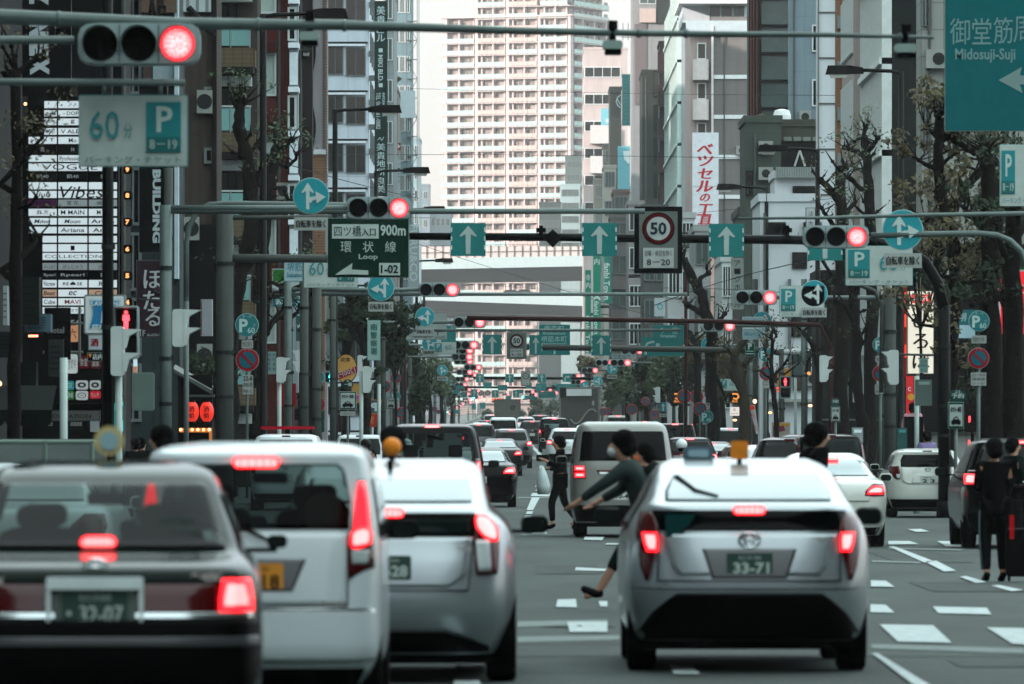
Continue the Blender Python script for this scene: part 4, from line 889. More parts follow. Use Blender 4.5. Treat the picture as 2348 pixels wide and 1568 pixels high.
# street-facing curtain wall with fins
def finwall(label, px_near, px_far, x, tall, wall, fin, fin_n, floors, top_y, cat="building"):
 s1 = (px_near - CX) / x; s2 = (px_far - CX) / x; y1, y2 = F / s1, F / s2
 root = empty("building", (x, y1, G(y1))); tag(root, label, cat)
 sg = 1 if x > 0 else -1; d = y2 - y1
 MB().box(0 if sg > 0 else -12, 12 if sg > 0 else 0, 0, d, -1, tall).build("wall", wall, root)
 for k in range(fin_n + 1):
  y = d * k / fin_n; MB().box(-.35 * sg if sg > 0 else 0, 0 if sg > 0 else .35, y, y + .07, 3.2, tall - .3).build("fin", fin, root)
 for z in floors: MB().box(-.45 if sg > 0 else 0, 0 if sg > 0 else .45, .0, d - .1, z, z + .22).build("floor_band", fin, root)
 return root, s1, s2, d
finwall("glass curtain wall with white vertical fins facing the street", 2044, 1993, 13.2, 30, WG_DARK, C3((196, 202, 200), .5), 26, [4.6, 8.0, 11.4, 14.6, 17.8, 21.0, 24], 0)
RD = Bld("beige stone building with rosy lit side wall", 1958, 1998, 59, 0, wallmat("stone_beige", (158, 152, 148), .75, joints=(9, 3.4), jcol=.85), back=1930, tall=30)
RD.street(8, 12, 4, 3.4, 2.2, .35, glass=WG_MID, frame=FR_W, mull=0)
RE = Bld("slim orange brick stair tower between white piers", 1918, 1934, 54, 0, wallmat("brick_orange", (122, 92, 72), .8, joints=(.25, .12), jcol=.75), back=1914, tall=28)
for k in range(9): RE.box("grey_bay", 1919, 36 + 105 * k * 1.0, 1932, 66 + 105 * k, C3((120, 128, 128), .5), -.2, 0)
RF = Bld("white panelled pier building, joints between its tall panels", 1874, 1920, 50, 0, wallmat("panel_white", (188, 194, 196), .5, var=.05), back=1870, tall=29)
for k in range(-1, 9): RF.box("panel_joint", 1875, 27 + 104.5 * k, 1919, 30 + 104.5 * k, C3((96, 92, 92), .5), -.06, 0)
for x in (1874, 1917): RF.box("edge_trim", x, -60, x + 3, 960, C3((120, 114, 116), .5), -.12, 0)
RG = Bld("light blue-grey metal-clad building with two small windows", 1810, 1876, 46, 0, wallmat("clad_blue_grey", (132, 146, 152), .5, joints=(.55, 2.75), jcol=.9), back=1806, tall=30)
for y in (60, 185): RG.win(1864, y, 1874, y + 56, mull=0, glass=WG_DARK, frame=FR_W)
RH = Bld("dark brown curtain-wall building above the roof garden", 1716, 1812, 41, 0, wallmat("bronze_dark", (44, 36, 36), .4, stripes=.5, jcol=.6), back=1712, tall=33)
for k in range(-1, 14): RH.win(1745, 2 + 63.2 * k, 1806, 56 + 63.2 * k, mull=0, trans=0, glass=WG_MID, frame=FR_D)
for x in (1720, 1726, 1733): RH.box("fin", x, -60, x + 2, 460, C3((110, 66, 58), .5), -.5, 0)
RI = Bld("grey tiled tower block with rounded white stair balconies", 1632, 1714, 33, 50, wallmat("tile_grey", (132, 130, 128), .7, joints=(.5, .5), jcol=.93), depth=18)
RI2 = MB().box(RI.lx(1582), RI.lx(1632), .4, 15, 0, RI.lz(62)).build("stair_wall", wallmat("stair_plaster", (176, 164, 160), .7), RI.root)
RI.box("roof_band", 1572, 48, 1714, 80, C3((170, 180, 182), .6), -.3, 0)
for k in range(8):
 y = 172 + 91.6 * k
 RI.box("white_band", 1636, y, 1712, y + 9, C3((208, 212, 212), .6), -.12, 0)
 if k < 5:
  zt, zb = RI.lz(137 + 91.6 * k), RI.lz(184 + 91.6 * k)
  poly = []
  m = MB(); n = 14; v = []
  x0, x1 = RI.lx(1588), RI.lx(1625)
  for zz in (zb, zt):
   for i in range(n + 1):
    a = math.pi * i / n; v.append(((x0 + x1) / 2 - (x1 - x0) / 2 * math.copysign(abs(math.cos(a)) ** .6, math.cos(a)), -1.2 * math.sin(a) ** .6 + .4, zz))
  f = [(i, i + 1, n + 2 + i, n + 1 + i) for i in range(n)] + [tuple(range(n, -1, -1)), tuple(range(n + 1, 2 * n + 2))]
  m.add(v, f); m.build("stair_balcony", C3((196, 190, 188), .6), RI.root, smooth=False)
  RI.win(1600, 101 + 91.6 * k, 1616, 134 + 91.6 * k, mull=0, glass=M("opening_shade", (92, 84, 82), .8), frame=FR_W)
RI.box("pipe", 1630, 60, 1635, 600, C3((200, 196, 194), .5), -.4, -.1)
pent = RI.box("penthouse", 1566, -30, 1714, 48, C3((182, 190, 192), .6), 2.0, 14)
for x in (1628, 1655, 1684): RI.win(x, 10, x + 24, 46, mull=0, glass=WG_MID, frame=FR_W, off=-1.9)
RI.box("roof_slab", 1556, 3, 1714, 9, C3((206, 210, 210), .6), -.6, 14)
RJ = Bld("pale narrow building with a grid glass side", 1562, 1590, 29, 50, wallmat("jpale", (150, 158, 160), .6, joints=(1, 3.1), jcol=.85), depth=10)
finwall("tall green glass side wall with pale grid", 1562, 1532, 13.4, 36, WG_MID, C3((176, 190, 186), .5), 12, [3.3 * k for k in range(1, 11)], 0)
RK = Bld("dark grey panelled building with pink-edged balconies", 1472, 1510, 24, 168, wallmat("panel_grey_dark", (70, 74, 70), .6, joints=(2.4, 3.8), jcol=.8), back=1466)
for k in range(6):
 y = 105 + 77 * k
 RK.win(1498, y + 60, 1508, y + 118, mull=0, glass=WG_DARK, frame=FR_D)
bk = Bld("tower of dark box balconies beside the green glass wall", 1512, 1534, 26, 103, wallmat("box_dark", (58, 50, 52), .6), depth=8)
for k in range(5): bk.box("balcony", 1507, 120 + 77 * k, 1531, 168 + 77 * k, C3((70, 58, 60), .6), -1.6, 0)
RL = Bld("tall grey tower with louvred strip behind the dark building", 1450, 1536, 20, -60, wallmat("tall_grey", (138, 140, 140), .6, joints=(4.1, 3.4), jcol=.85), depth=14)
RL.box("louvre", 1504, -20, 1535, 55, wallmat("louvre_dark", (66, 72, 70), .6, joints=(9, .4), jcol=.6), -.2, 0); RL.box("brown_strip", 1455, 55, 1482, 240, C3((110, 104, 104), .6), -.15, 0)
RL.box("beige_bay", 1466, 20, 1503, 52, C3((170, 158, 152), .6), -.4, 0); RL.win(1467, -18, 1502, 8, mull=1, glass=WG_MID)
m = MB()
for dx in (-.6, 0, .6): m.tube([(RL.lx(1440) + dx, .5, RL.lz(92)), (RL.lx(1440) + dx, .5, RL.lz(52))], .05, 5)
m.tube([(RL.lx(1440) - .8, .5, RL.lz(85)), (RL.lx(1452), .5, RL.lz(85))], .05, 5); m.build("roof_antenna", C3((110, 112, 112), .5), RL.root)
# white striped building
s = 16.5; RM = Bld("white striped office building with dark ribbon windows", 1338, 1438, s, 114, wallmat("stripe_white", (176, 168, 166), .6, joints=(3.2, 1.9), jcol=.85), depth=20)
for k in range(7):
 y = 155 + 62 * k
 RM.win(1341, y, 1421, y + 21, mull=3, glass=M("ribbon_glass", (40, 46, 43), .15, var=.2, spec=.5), frame=FR_W, name="ribbon_window", ft=.1)
 MB().box(-RM.w/2 - .03, -RM.w/2, .5, 17, RM.lz(y + 21), RM.lz(y)).build("ribbon_window", M("ribbon_glass"), RM.root) if 0 else None
 MB().box(-RM.w/2 - .04, -RM.w/2 + .02, .4, 18, RM.lz(y + 21), RM.lz(y)).build("side_ribbon_window", MATS["ribbon_glass"], RM.root)
RM.box("side_bay", 1353, 288, 1398, 330, C3((180, 180, 178), .6), -1.6, 0); RM.box("side_bay", 1353, 358, 1385, 398, C3((180, 180, 178), .6), -1.6, 0)
mids = [(1398, 1424, 19, 205, (74, 78, 74), "dark sign-bearing building right of the white striped one"),
  (1384, 1416, 18, 335, (82, 86, 82), "dark low building with railing below the logo panel"),
  (1384, 1412, 21, 385, (158, 158, 152), "pale brick narrow building left of the light blue panel"),
  (1362, 1384, 18, 415, (98, 104, 100), "grey-green narrow building with roof mast"),
  (1406, 1442, 24, 442, (118, 108, 106), "brown box-like building under the light blue panel"),
  (1284, 1330, 9.5, 425, (150, 166, 166), "pale blue low building under the slanted roof"),
  (1296, 1332, 9.45, 360, (96, 108, 104), "dark slanted-roof building in front of the tall tower"),
  (1236, 1286, 9.5, 466, (70, 84, 82), "dark glass low building at the tall tower's foot")]
for i, (a, c, s, top, rgb, lab) in enumerate(mids):
 b = Bld(lab, a, c, s, top, wallmat("mid_wall_%d" % i, rgb, .6, joints=(1.6, 3.0), jcol=.85), depth=12, group="small buildings far up the right side")
 for j in range(5):
  y = top + 10 + j * 3.2 * s
  if i != 0 and y < 640: b.win(a + 4, y, c - 4, y + 1.5 * s, mull=2, glass=WG_MID, frame=FR_G)
# buildings behind the centre signs, right of the flyover
cs = [(1400, 1440, 26, 500, (120, 118, 116)), (1440, 1475, 30, 470, (142, 142, 140)), (1475, 1530, 34, 480, (100, 104, 102)), (1530, 1592, 38, 500, (168, 172, 172)), (1592, 1660, 42, 530, (156, 160, 160)), (1654, 1700, 44, 600, (184, 190, 190)), (1696, 1752, 46, 490, (96, 94, 92))]
labs = ["brown building with mid-height bay windows behind the green tall signs", "grey ribbed building right of the white vertical sign", "dark columned building with a cornice below the arrow sign", "pale building with two ladder-like window strips", "grey building with crane-like roof frame behind the speed sign", "white low building left of the vertical hall sign", "dark ribbed building behind the vertical hall sign"]
for i, (a, c, s, top, rgb) in enumerate(cs):
 b = Bld(labs[i], a, c, s, top, wallmat("cen_wall_%d" % i, rgb, .65, joints=(1.4, 3.1), jcol=.82), depth=12, group="buildings on the right side mid-distance")
 n = 2 if c - a > 45 else 1
 for j in range(8):
  y = top + 12 + j * 2.9 * s
  if y > 900: break
  for q in range(n):
   x0 = a + 4 + q * (c - a) / n; b.win(x0, y, x0 + (c - a) / n - 8, y + 1.5 * s, mull=1 + i % 2, glass=(WG_MID, WG_DARK)[i % 2], frame=(FR_G, FR_W)[i % 2])
# low white house, roof garden and big white wall on the right
RW = Bld("big white wall building with dark windows at the right", 1742, 1876, 52, 462, wallmat("plaster_white", (190, 196, 198), .7, var=.05), depth=10)
for r_ in ((1819, 582, 1846, 612), (1817, 728, 1868, 768), (1818, 808, 1855, 860)): RW.win(*r_, mull=0, glass=WG_MID if r_[1] > 800 else WG_DARK, frame=FR_D)
RW.box("shutter", 1818, 866, 1850, 896, wallmat("brown_shutter", (96, 84, 78), .7, joints=(.2, 9)), -.1, 0); RW.box("down_pipe", 1806, 640, 1813, 900, C3((110, 116, 116), .5), -.2, 0)
RW.box("shop_lintel", 1760, 915, 1870, 922, C3((150, 150, 146), .5), -.5, 0)
RX = Bld("small white rooftop house with a ribbed metal roof", 1776, 1873, 50, 408, wallmat("plaster_white2", (198, 202, 204), .7, var=.05), depth=6)
RX.win(1820, 430, 1870, 458, mull=0, glass=WG_DARK, frame=FR_D)
m = MB(); n = 24
for k in range(n):
 x0 = RX.lx(1778 + 94 * k / n); x1 = RX.lx(1778 + 94 * (k + .6) / n); m.box(x0, x1, -.5, 2, RX.lz(408), RX.lz(384))
m.build("ribbed_roof", C3((150, 158, 156), .5), RX.root); RX.box("roof_back", 1778, 385, 1872, 407, C3((92, 98, 96), .6), -.4, 2)
RY = Bld("grey-green panelled block with roof plants", 1708, 1790, 48, 281, wallmat("panel_green_grey", (88, 96, 90), .7, joints=(1.1, 1.3), jcol=.85), depth=8)
RY.win(1712, 395, 1722, 445, mull=1, glass=WG_DARK, frame=FR_D)
RZ = Bld("planted roof terrace with white tank box beneath the metal-clad building", 1786, 1874, 47, 290, wallmat("terrace_conc", (86, 88, 80), .8), depth=5)
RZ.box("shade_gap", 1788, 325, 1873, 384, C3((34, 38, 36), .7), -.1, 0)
for k in range(4): RZ.box("planter", 1796 + 22 * k * 1.0, 315, 1813 + 22 * k, 324, C3((128, 136, 130), .6), -.6, -.1)
tnk = MB().tube([(RZ.lx(1795), 1.5, RZ.lz(290)), (RZ.lx(1795), 1.5, RZ.lz(262)), (RZ.lx(1795), 1.5, RZ.lz(250)), (RZ.lx(1795), 1.5, RZ.lz(247))], [.46, .44, .36, .1], 16).build("roof_tank", C3((206, 208, 208), .4), RZ.root)
m = MB()
for a, c in (((1832, 346), (1820, 382)), ((1832, 346), (1844, 382))): m.tube([(RZ.lx(a[0]), -.5, RZ.lz(a[1])), (RZ.lx(c[0]), -.5, RZ.lz(c[1]))], .05, 5)
m.build("a_frame", C3((190, 194, 192), .5), RZ.root)
# right street level darks
b = Bld("dark shop building behind the right-hand trees", 1876, 2112, 60, 640, wallmat("shop_dark", (50, 54, 52), .8, joints=(2, 3)), depth=6)
b.box("orange_lit_sign", 1918, 728, 1923, 760, C3((255, 150, 90), .5, emit=.8), -.3, 0)
for x in (1880, 1945, 2010): b.win(x, 870, x + 50, 960, mull=1, glass=WG_DARK, frame=FR_G)
# backing rows so that no gap shows the horizon
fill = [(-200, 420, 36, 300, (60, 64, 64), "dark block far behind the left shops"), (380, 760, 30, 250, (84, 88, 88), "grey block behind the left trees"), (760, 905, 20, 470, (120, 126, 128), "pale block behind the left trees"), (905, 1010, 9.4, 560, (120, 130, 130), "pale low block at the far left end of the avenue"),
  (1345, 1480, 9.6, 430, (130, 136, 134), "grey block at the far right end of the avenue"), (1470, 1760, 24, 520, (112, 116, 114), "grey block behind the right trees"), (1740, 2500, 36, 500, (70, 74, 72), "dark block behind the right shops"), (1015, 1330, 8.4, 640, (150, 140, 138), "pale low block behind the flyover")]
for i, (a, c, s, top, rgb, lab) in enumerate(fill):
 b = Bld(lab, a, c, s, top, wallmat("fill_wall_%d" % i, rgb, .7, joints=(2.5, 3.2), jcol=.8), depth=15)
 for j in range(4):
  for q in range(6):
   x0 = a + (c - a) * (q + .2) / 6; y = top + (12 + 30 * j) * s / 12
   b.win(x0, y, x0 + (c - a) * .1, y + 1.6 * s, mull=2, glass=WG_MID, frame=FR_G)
# ---- the tall apartment tower
def tower():
 s = 9.2; cx = X(1308, s); y = F / s; g = G(y); rot = R(-22)
 root = empty("apartment_tower", (cx, y, g), rot); tag(root, "very tall pale apartment tower with balconies on every floor at the end of the avenue", "tower")
 plaster = wallmat("tower_plaster", (190, 180, 177), .7, var=.05); shade = wallmat("tower_inner_shaded", (158, 148, 144), .7, var=.08)  # recessed wall is darker plaster, with balcony shade put into its colour
 Lw, Rw = 34.0, 30.0; fh = 3.0; nf = 36; H = nf * fh
 z_top_l = Z(36, s) - g; z_top_c = Z(-110, s) - g
 # main body: extends left (-x) and back (+y)
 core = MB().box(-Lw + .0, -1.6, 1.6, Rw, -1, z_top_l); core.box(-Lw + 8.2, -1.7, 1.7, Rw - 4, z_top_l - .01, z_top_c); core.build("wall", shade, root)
 piers = [-Lw, -Lw + 8.3, -Lw + 16.7, -Lw + 25.2, -.7]
 m = MB()
 for x in piers: m.box(x, x + .7, -.12, 1.7, -1, z_top_l)
 m.box(-.5, .0, .1, .7, -1, z_top_l)
 for yy in (8, 16, 24, 29.4): m.box(-1.7, .12, yy, yy + .6, -1, z_top_l)
 for x in piers[1:3]: m.box(x + .02, x + .68, -.1, 1.7, z_top_l, z_top_c)
 m.build("pier", plaster, root)
 railA = M("rail_teal", (150, 176, 172), .2, var=.1); railB = M("rail_beige", (172, 160, 154), .5, var=.1)
 cnt = 0; rest = MB()
 wdoor = M("tower_window", (92, 96, 96), .2, var=.45, scale=.8, spec=.5); wcurt = M("tower_curtain", (156, 150, 148), .6, var=.3, scale=.8)
 for k in range(1, 46):
  z = k * fh
  hi = z > z_top_l - 1
  if z > z_top_c: break
  xa = -Lw - .9 if not hi else -Lw + 8.2
  yb = Rw if not hi else Rw - 4
  bal = MB().box(xa, .05, -.35, 1.6, z - .18, z).build("balcony", plaster, root)
  MB().box(-1.6, .35, 1.6, yb, z - .18, z).build("slab_return", plaster, bal)
  segs = [(-Lw - .85, -Lw + 8.2, 0), (-Lw + 9.1, -Lw + 16.6, k % 5 < 2), (-Lw + 17.5, -Lw + 25.1, k % 3 > 0), (-Lw + 26, -.8, 0)]
  for a, c, t in segs:
   if hi and a < -Lw + 8: continue
   ml = MB()
   n = 6
   for q in range(n):
    p0 = a + (c - a) * q / n; p1 = a + (c - a) * (q + 1) / n - .1; ml.box(p0, p1, -.33, -.29, z + .12, z + 1.1)
   ml.box(a, c, -.36, -.26, z + 1.1, z + 1.17)
   ml.build("glass_rail", railB if t else railA, bal)
  ml = MB()
  for q in range(12): ml.box(.28, .32, 1.8 + (yb - 2) * q / 12, 1.8 + (yb - 2) * (q + 1) / 12 - .15, z + .12, z + 1.1)
  ml.box(.26, .34, 1.7, yb, z + 1.1, z + 1.17); ml.build("glass_rail", railA, bal)
  rnd = random.Random(k)
  for j, (a, c, t) in enumerate(segs):
   if hi and a < -Lw + 8: continue
   m = MB(); x = a + .9
   while x < c - 1.6:
    w = rnd.choice((1.1, 1.5, 1.9));
    if rnd.random() < .8: m.box(x, min(x + w, c - .3), 1.5, 1.59, z + .05, z + 2.25, 0 if rnd.random() < .62 else 1); m.box(x + w / 2 - .04, x + w / 2 + .04, 1.45, 1.5, z + .05, z + 2.25, 2)
    x += w + rnd.choice((.2, .5, 1.1))
   m.box(a + .5, a + .9, .6, 1.6, z, z + fh - .2, 2); m.box((a + c) / 2, (a + c) / 2 + .35, .1, 1.6, z, z + fh - .18, 2); m.box(c - .9, c - .55, .9, 1.6, z, z + fh - .2, 2)
   if cnt < 96 and m.f: m.build("window", [wdoor, wcurt, plaster], root); cnt += 1
   elif m.f: rest.add(m.v, m.f); rest.m[-len(m.f):] = m.m
  for q in range(7):
   y0 = 2.4 + q * 4.1; rest.box(-1.62, -1.5, y0, y0 + 2.4, z + .05, z + 2.2, 0)
 o = rest.build("windows_upper", [wdoor, wcurt, plaster], root); o["kind"] = "stuff"; o.name = "window_rows"
 MB().box(-Lw - 1.2, .5, -.6, Rw + .3, z_top_l - .0, z_top_l + .35).build("roof_slab", plaster, root)
tower()
# ---- elevated expressway across the avenue
def deck(label, s, pxa, pxb, top0, top1, bot0, bot1, sof0, sof1, wid=16):
 """parapet top/bottom and underside given at both picture ends"""
 ya = F / s; root = empty("elevated_road", (X((pxa + pxb) / 2, s), ya, G(ya))); tag(root, label, "elevated road")
 xc = X((pxa + pxb) / 2, s); g = G(ya)
 def P(px, py, dy=0): return (X(px, s) - xc, dy, Z(py, s) - g)
 m = MB(); a, b_, c, d = P(pxa, top0), P(pxb, top1), P(pxb, bot1), P(pxa, bot0)
 m.add([a, b_, c, d] + [(p[0], .4, p[2]) for p in (a, b_, c, d)], [(3, 2, 1, 0), (4, 5, 6, 7), (0, 1, 5, 4), (1, 2, 6, 5), (2, 3, 7, 6), (3, 0, 4, 7)]); m.build("parapet", wallmat("concrete_pale", (168, 180, 180), .7, joints=(7, 30), jcol=.9, var=.06), root)
 m = MB(); a, b_, c, d = P(pxa, bot0 - 6, .4), P(pxb, bot1 - 6, .4), P(pxb, sof1, 2.5), P(pxa, sof0, 2.5)
 bk = [(p[0], wid, p[2]) for p in (a, b_, c, d)]
 m.add([a, b_, c, d] + bk, [(3, 2, 1, 0), (0, 1, 5, 4), (1, 2, 6, 5), (2, 3, 7, 6), (3, 0, 4, 7), (4, 5, 6, 7)]); m.build("girder", wallmat("girder_green", (38, 47, 42), .6, joints=(6, 30), jcol=.85), root)
 m = MB(); a, b_ = P(pxa, top0 + 2, wid - .5), P(pxb, top1 + 2, wid - .5)
 return root, P
r1, P1 = deck("upper flyover deck with pale parapet crossing behind the signals", 10.4, 955, 1351, 593, 586, 618, 610, 648, 640)
m = MB()
for k in range(22):
 px = 958 + 18.4 * k; a = P1(px, 593 - k * .33, 14); c = P1(px, 560 - k * .33 * .5, 14); m.box(a[0] - .08, a[0] + .08, 13.9, 14.1, a[2], c[2])
for py in (560, 576): a = P1(958, py, 14); c = P1(1351, py - 6, 14); m.tube([a, c], .09, 4)
m.build("barrier_frame", C3((70, 76, 74), .5), r1)
m = MB(); a = P1(958, 561, 14.2); c = P1(1351, 592, 14.2); m.box(a[0], c[0], 14.15, 14.25, c[2], a[2]); m.build("noise_barrier", C3((190, 180, 176), .6), r1)
r2, P2 = deck("middle flyover deck below the upper one", 10.0, 962, 1351, 662, 678, 688, 702, 712, 724)
r3, P3 = deck("lower flyover deck sloping down to the right", 9.8, 955, 1351, 692, 706, 700, 716, 724, 738)
# vehicles on the flyover
for (px, py, L_, h_, lab, c_, nm) in ((1127, 583, 4.3, 2.0, "white van driving on the upper flyover", (200, 204, 204), "van"), (1106, 586, 4.6, 1.3, "white car ahead of the van on the upper flyover", (196, 202, 204), "car"), (1062, 588, 4.5, 1.5, "dark-windowed car at the left of the upper flyover", (170, 176, 176), "car"), (1322, 580, 4.4, 1.2, "white car at the right of the upper flyover", (204, 208, 208), "car"), (1175, 670, 4.2, 1.2, "dark car on the middle flyover, left one", (60, 66, 66), "car"), (1206, 671, 4.2, 1.4, "grey car on the middle flyover, right one", (96, 104, 104), "car")):
 s = 10.2; loc = W(px, py + 6, s); loc.y += 2
 root = empty(nm, loc); tag(root, lab, nm, "vehicles on the flyover"); z = 0.0
 MB().prism([(-L_/2, .2), (L_/2, .2), (L_/2, .75), (L_/2 - .9, .85), (L_/2 - (1.5 if h_ < 1.8 else .5), h_), (-L_/2 + .7, h_), (-L_/2, .9)], 0, 1.7).build("body", C3(c_, .3), root)
 MB().prism([(-L_/2 + .3, .92), (L_/2 - 1.15, .92), (L_/2 - 1.6, h_ - .12), (-L_/2 + .75, h_ - .12)], -.02, 0).build("side_window", M_GLASS_M, root)
 for x in (-L_/2 + .8, L_/2 - .8): MB().prism(circ(x, .3, .3, 14), -.03, .15).build("wheel", M_TYRE, root)
rnd = random.Random(11); ACM = C3((150, 154, 150), .6)
for b, xs in ((LD, (420, 440, 470)), (LB, (284,)), (LF, (640, 650)), (LG, (690, 702)), (RB, (2066, 2090)), (RG, (1820, 1845)), (RW, (1752, 1780, 1862)), (RY, (1730, 1755)), (RI, (1660, 1700)), (RK, (1480, 1492)), (RA, (2130, 2150)), (RD, (1975,))):
 m = MB(); x = b.lx(xs[0]); m.tube([(x, -.12, 0), (x, -.12, b.h - .5)], .05, 6); m.build("down_pipe", C3((96, 100, 98), .6), b.root)
 for px in xs[1:]:
  for k in range(3):
   x = b.lx(px); z = min(b.h - 1.5, 3.5 + 3.3 * (k * 2 + rnd.randint(0, 1))); w = min(.4, b.w * .2)
   a = MB().box(x - w, x + w, -.35, 0, z, z + .6).build("air_conditioner", ACM, b.root); MB().prism(circ(x, z + .3, .2, 14), -.362, -.35).build("fan_grille", C3((60, 64, 62), .7), a)
# ---- unseen blocks shading the avenue; deep ones added, closing one to darken reflections
for (x0, x1, y0, y1, h, lab) in ((-60, -12.5, -170, -70, 40, "grey office block on the left behind the camera"), (-60, -13, -62, 10, 38, "long office block on the left beside the camera"), (-60, -13.5, 14, 66, 38, "office block on the left at the crossing"),
  (-62, -15, 72, 130, 36, "unseen deep block added for shade behind the far left shops"), (-62, -17, 134, 300, 36, "unseen deep block added for shade behind the left apartments"), (-62, -19, 304, 560, 40, "unseen deep block added for shade behind the white office building"), (-64, -21, 570, 820, 42, "unseen deep block added for shade behind the far left buildings"),
  (16, 50, -100, 50, 26, "office block on the right beside the camera"), (-30, 40, -260, -235, 30, "unseen wide block added far behind the camera to darken reflections")):
 root = empty("building", ((x0 + x1) / 2, y0, G(y0))); tag(root, lab, "building")
 w = x1 - x0; MB().box(-w/2, w/2, 0, y1 - y0, -1, h).build("wall", wallmat("block_%d" % int(h), (120, 122, 120), .7, joints=(3, 3.3), jcol=.8), root)
 m = MB(); sx = w/2 if x0 < 0 else -w/2
 me = window_mesh(1.8, 1.7, 1, 0, WG_DARK, FR_G)
 n = 0
 for i in range(1, int(h / 3.3)):
  for j in range(int((y1 - y0) / 5)):
   if n >= 90: break
   o = mesh_obj("window", me, root, (sx, 3 + j * 5, i * 3.3)); o.rotation_euler = (0, 0, R(90 if x0 < 0 else -90)); n += 1
# ---------------------------------------------------------------- traffic lights, their posts, lamps
M_HOUS = M("signal_grey", (150, 162, 162), 0.45, var=.08, scale=4); M_LENS = M("lens_dark", (12, 13, 13), 0.7, var=0, spec=0.1)
M_POLE = M("galvanised_post", (106, 118, 115), 0.5, 0.2, var=.15, scale=4, bump=.2); M_POLED = M("dark_post", (18, 21, 20), 0.45, var=.1)
M_POLEC = M("concrete_post", (84, 90, 86), 0.8, var=.12, scale=3); M_BROWNP = M("brown_post", (66, 36, 34), .5, var=.1); M_WIRE = M("wire_black", (30, 34, 34), .6, var=0)
def led(name, rim, hot, st, dots):
 m = bpy.data.materials.new(name); m.use_nodes = True; nt = m.node_tree; b = nt.nodes["Principled BSDF"]; N = nt.nodes.new; L = nt.links.new
 tc = N("ShaderNodeTexCoord"); ln = N("ShaderNodeVectorMath"); ln.operation = 'LENGTH'; L(tc.outputs["Object"], ln.inputs[0])
 cr = N("ShaderNodeValToRGB"); cr.color_ramp.elements[0].position = 0.11; cr.color_ramp.elements[0].color = (*lin(hot), 1); cr.color_ramp.elements[1].position = 0.166; cr.color_ramp.elements[1].color = (*lin(rim), 1)
 L(ln.outputs["Value"], cr.inputs[0])
 vo = N("ShaderNodeTexVoronoi"); vo.inputs["Scale"].default_value = dots; L(tc.outputs["Object"], vo.inputs["Vector"])
 mr = N("ShaderNodeMapRange"); mr.inputs[1].default_value = .1; mr.inputs[2].default_value = .6; mr.inputs[3].default_value = st * 1.3; mr.inputs[4].default_value = st * .55; L(vo.outputs["Distance"], mr.inputs[0])
 b.inputs["Base Color"].default_value = (*lin(rim), 1); L(cr.outputs[0], b.inputs["Emission Color"]); L(mr.outputs[0], b.inputs["Emission Strength"]); return m
M_RLED = led("led_red", (255, 30, 42), (255, 140, 142), 1.0, 42); M_GLED = led("led_green", (20, 190, 190), (120, 240, 235), 1.0, 55)
def make_signal():
 root = empty("traffic_light", (0, 0, 0)); HW, HH = .60, .205
 poly = []
 n = 7
 for cx, sg in ((HW - HH, 1), (-(HW - HH), -1)):
  for k in range(n + 1):
   a = R(-90 + 180 * k / n); a2 = math.copysign(abs(math.cos(a)) ** .6, math.cos(a)); b2 = math.copysign(abs(math.sin(a)) ** .6, math.sin(a))
   poly.append((cx + HH * a2 * .98, HH * b2) if sg > 0 else (cx - HH * a2 * .98, -HH * b2))
 m = MB().prism(poly, -.02, .16); m.prism([(x * .97, z * .93) for x, z in poly], -.045, -.02)
 for x in (-.19, .19): m.box(x - .006, x + .006, -.05, -.046, -HH * .9, HH * .9, 1)
 m.build("housing", [M_HOUS, C3((92, 102, 102), .5)], root)
 lenses = []
 for i, x in enumerate((-.375, 0, .375)):
  l = MB().prism(circ(0, 0, .166, 32), -.062, -.046).build("lens", M_LENS, root, (x, 0, 0)); lenses.append(l)
  v = []; f = []; nn = 18
  for j, (yy, rr) in enumerate(((-.05, .182), (-.28, .18), (-.28, .173), (-.05, .173))):
   for k in range(nn + 1):
    a = R(-20 + 220 * k / nn); yk = yy if j in (0, 3) else yy * (0.45 + 0.55 * max(0, math.sin(a)))
    v.append((rr * math.cos(a), yk, rr * math.sin(a)))
  for j in range(3):
   for k in range(nn): f.append((j * (nn + 1) + k, j * (nn + 1) + k + 1, (j + 1) * (nn + 1) + k + 1, (j + 1) * (nn + 1) + k))
  MB().add(v, f).build("visor", M_HOUS, l, smooth=True)
 return root
SIG = make_signal(); SIGUSED = [False]
LITME = {}
def signal(px, py, wpx, label, lit=2, green=False, s=None, ty=0.0, group="traffic lights hung over the avenue"):
 s = s or wpx / 1.2
 o = SIG if not SIGUSED[0] else copy_tree(SIG); SIGUSED[0] = True
 o.location = W(px, py, s); tag(o, label, "traffic light", group); o.rotation_euler = (0, 0, R(ty))
 ls = [c for c in kids(o) if c.name.startswith("lens")]
 for i, l in enumerate(ls):
  if i == lit:
   key = 'g' if green else 'r'
   if key not in LITME: me = l.data.copy(); me.materials.clear(); me.materials.append(M_GLED if green else M_RLED); LITME[key] = me
   l.data = LITME[key]
 return o
_sm = {}
LPX, RPX = -6.35, 10.3
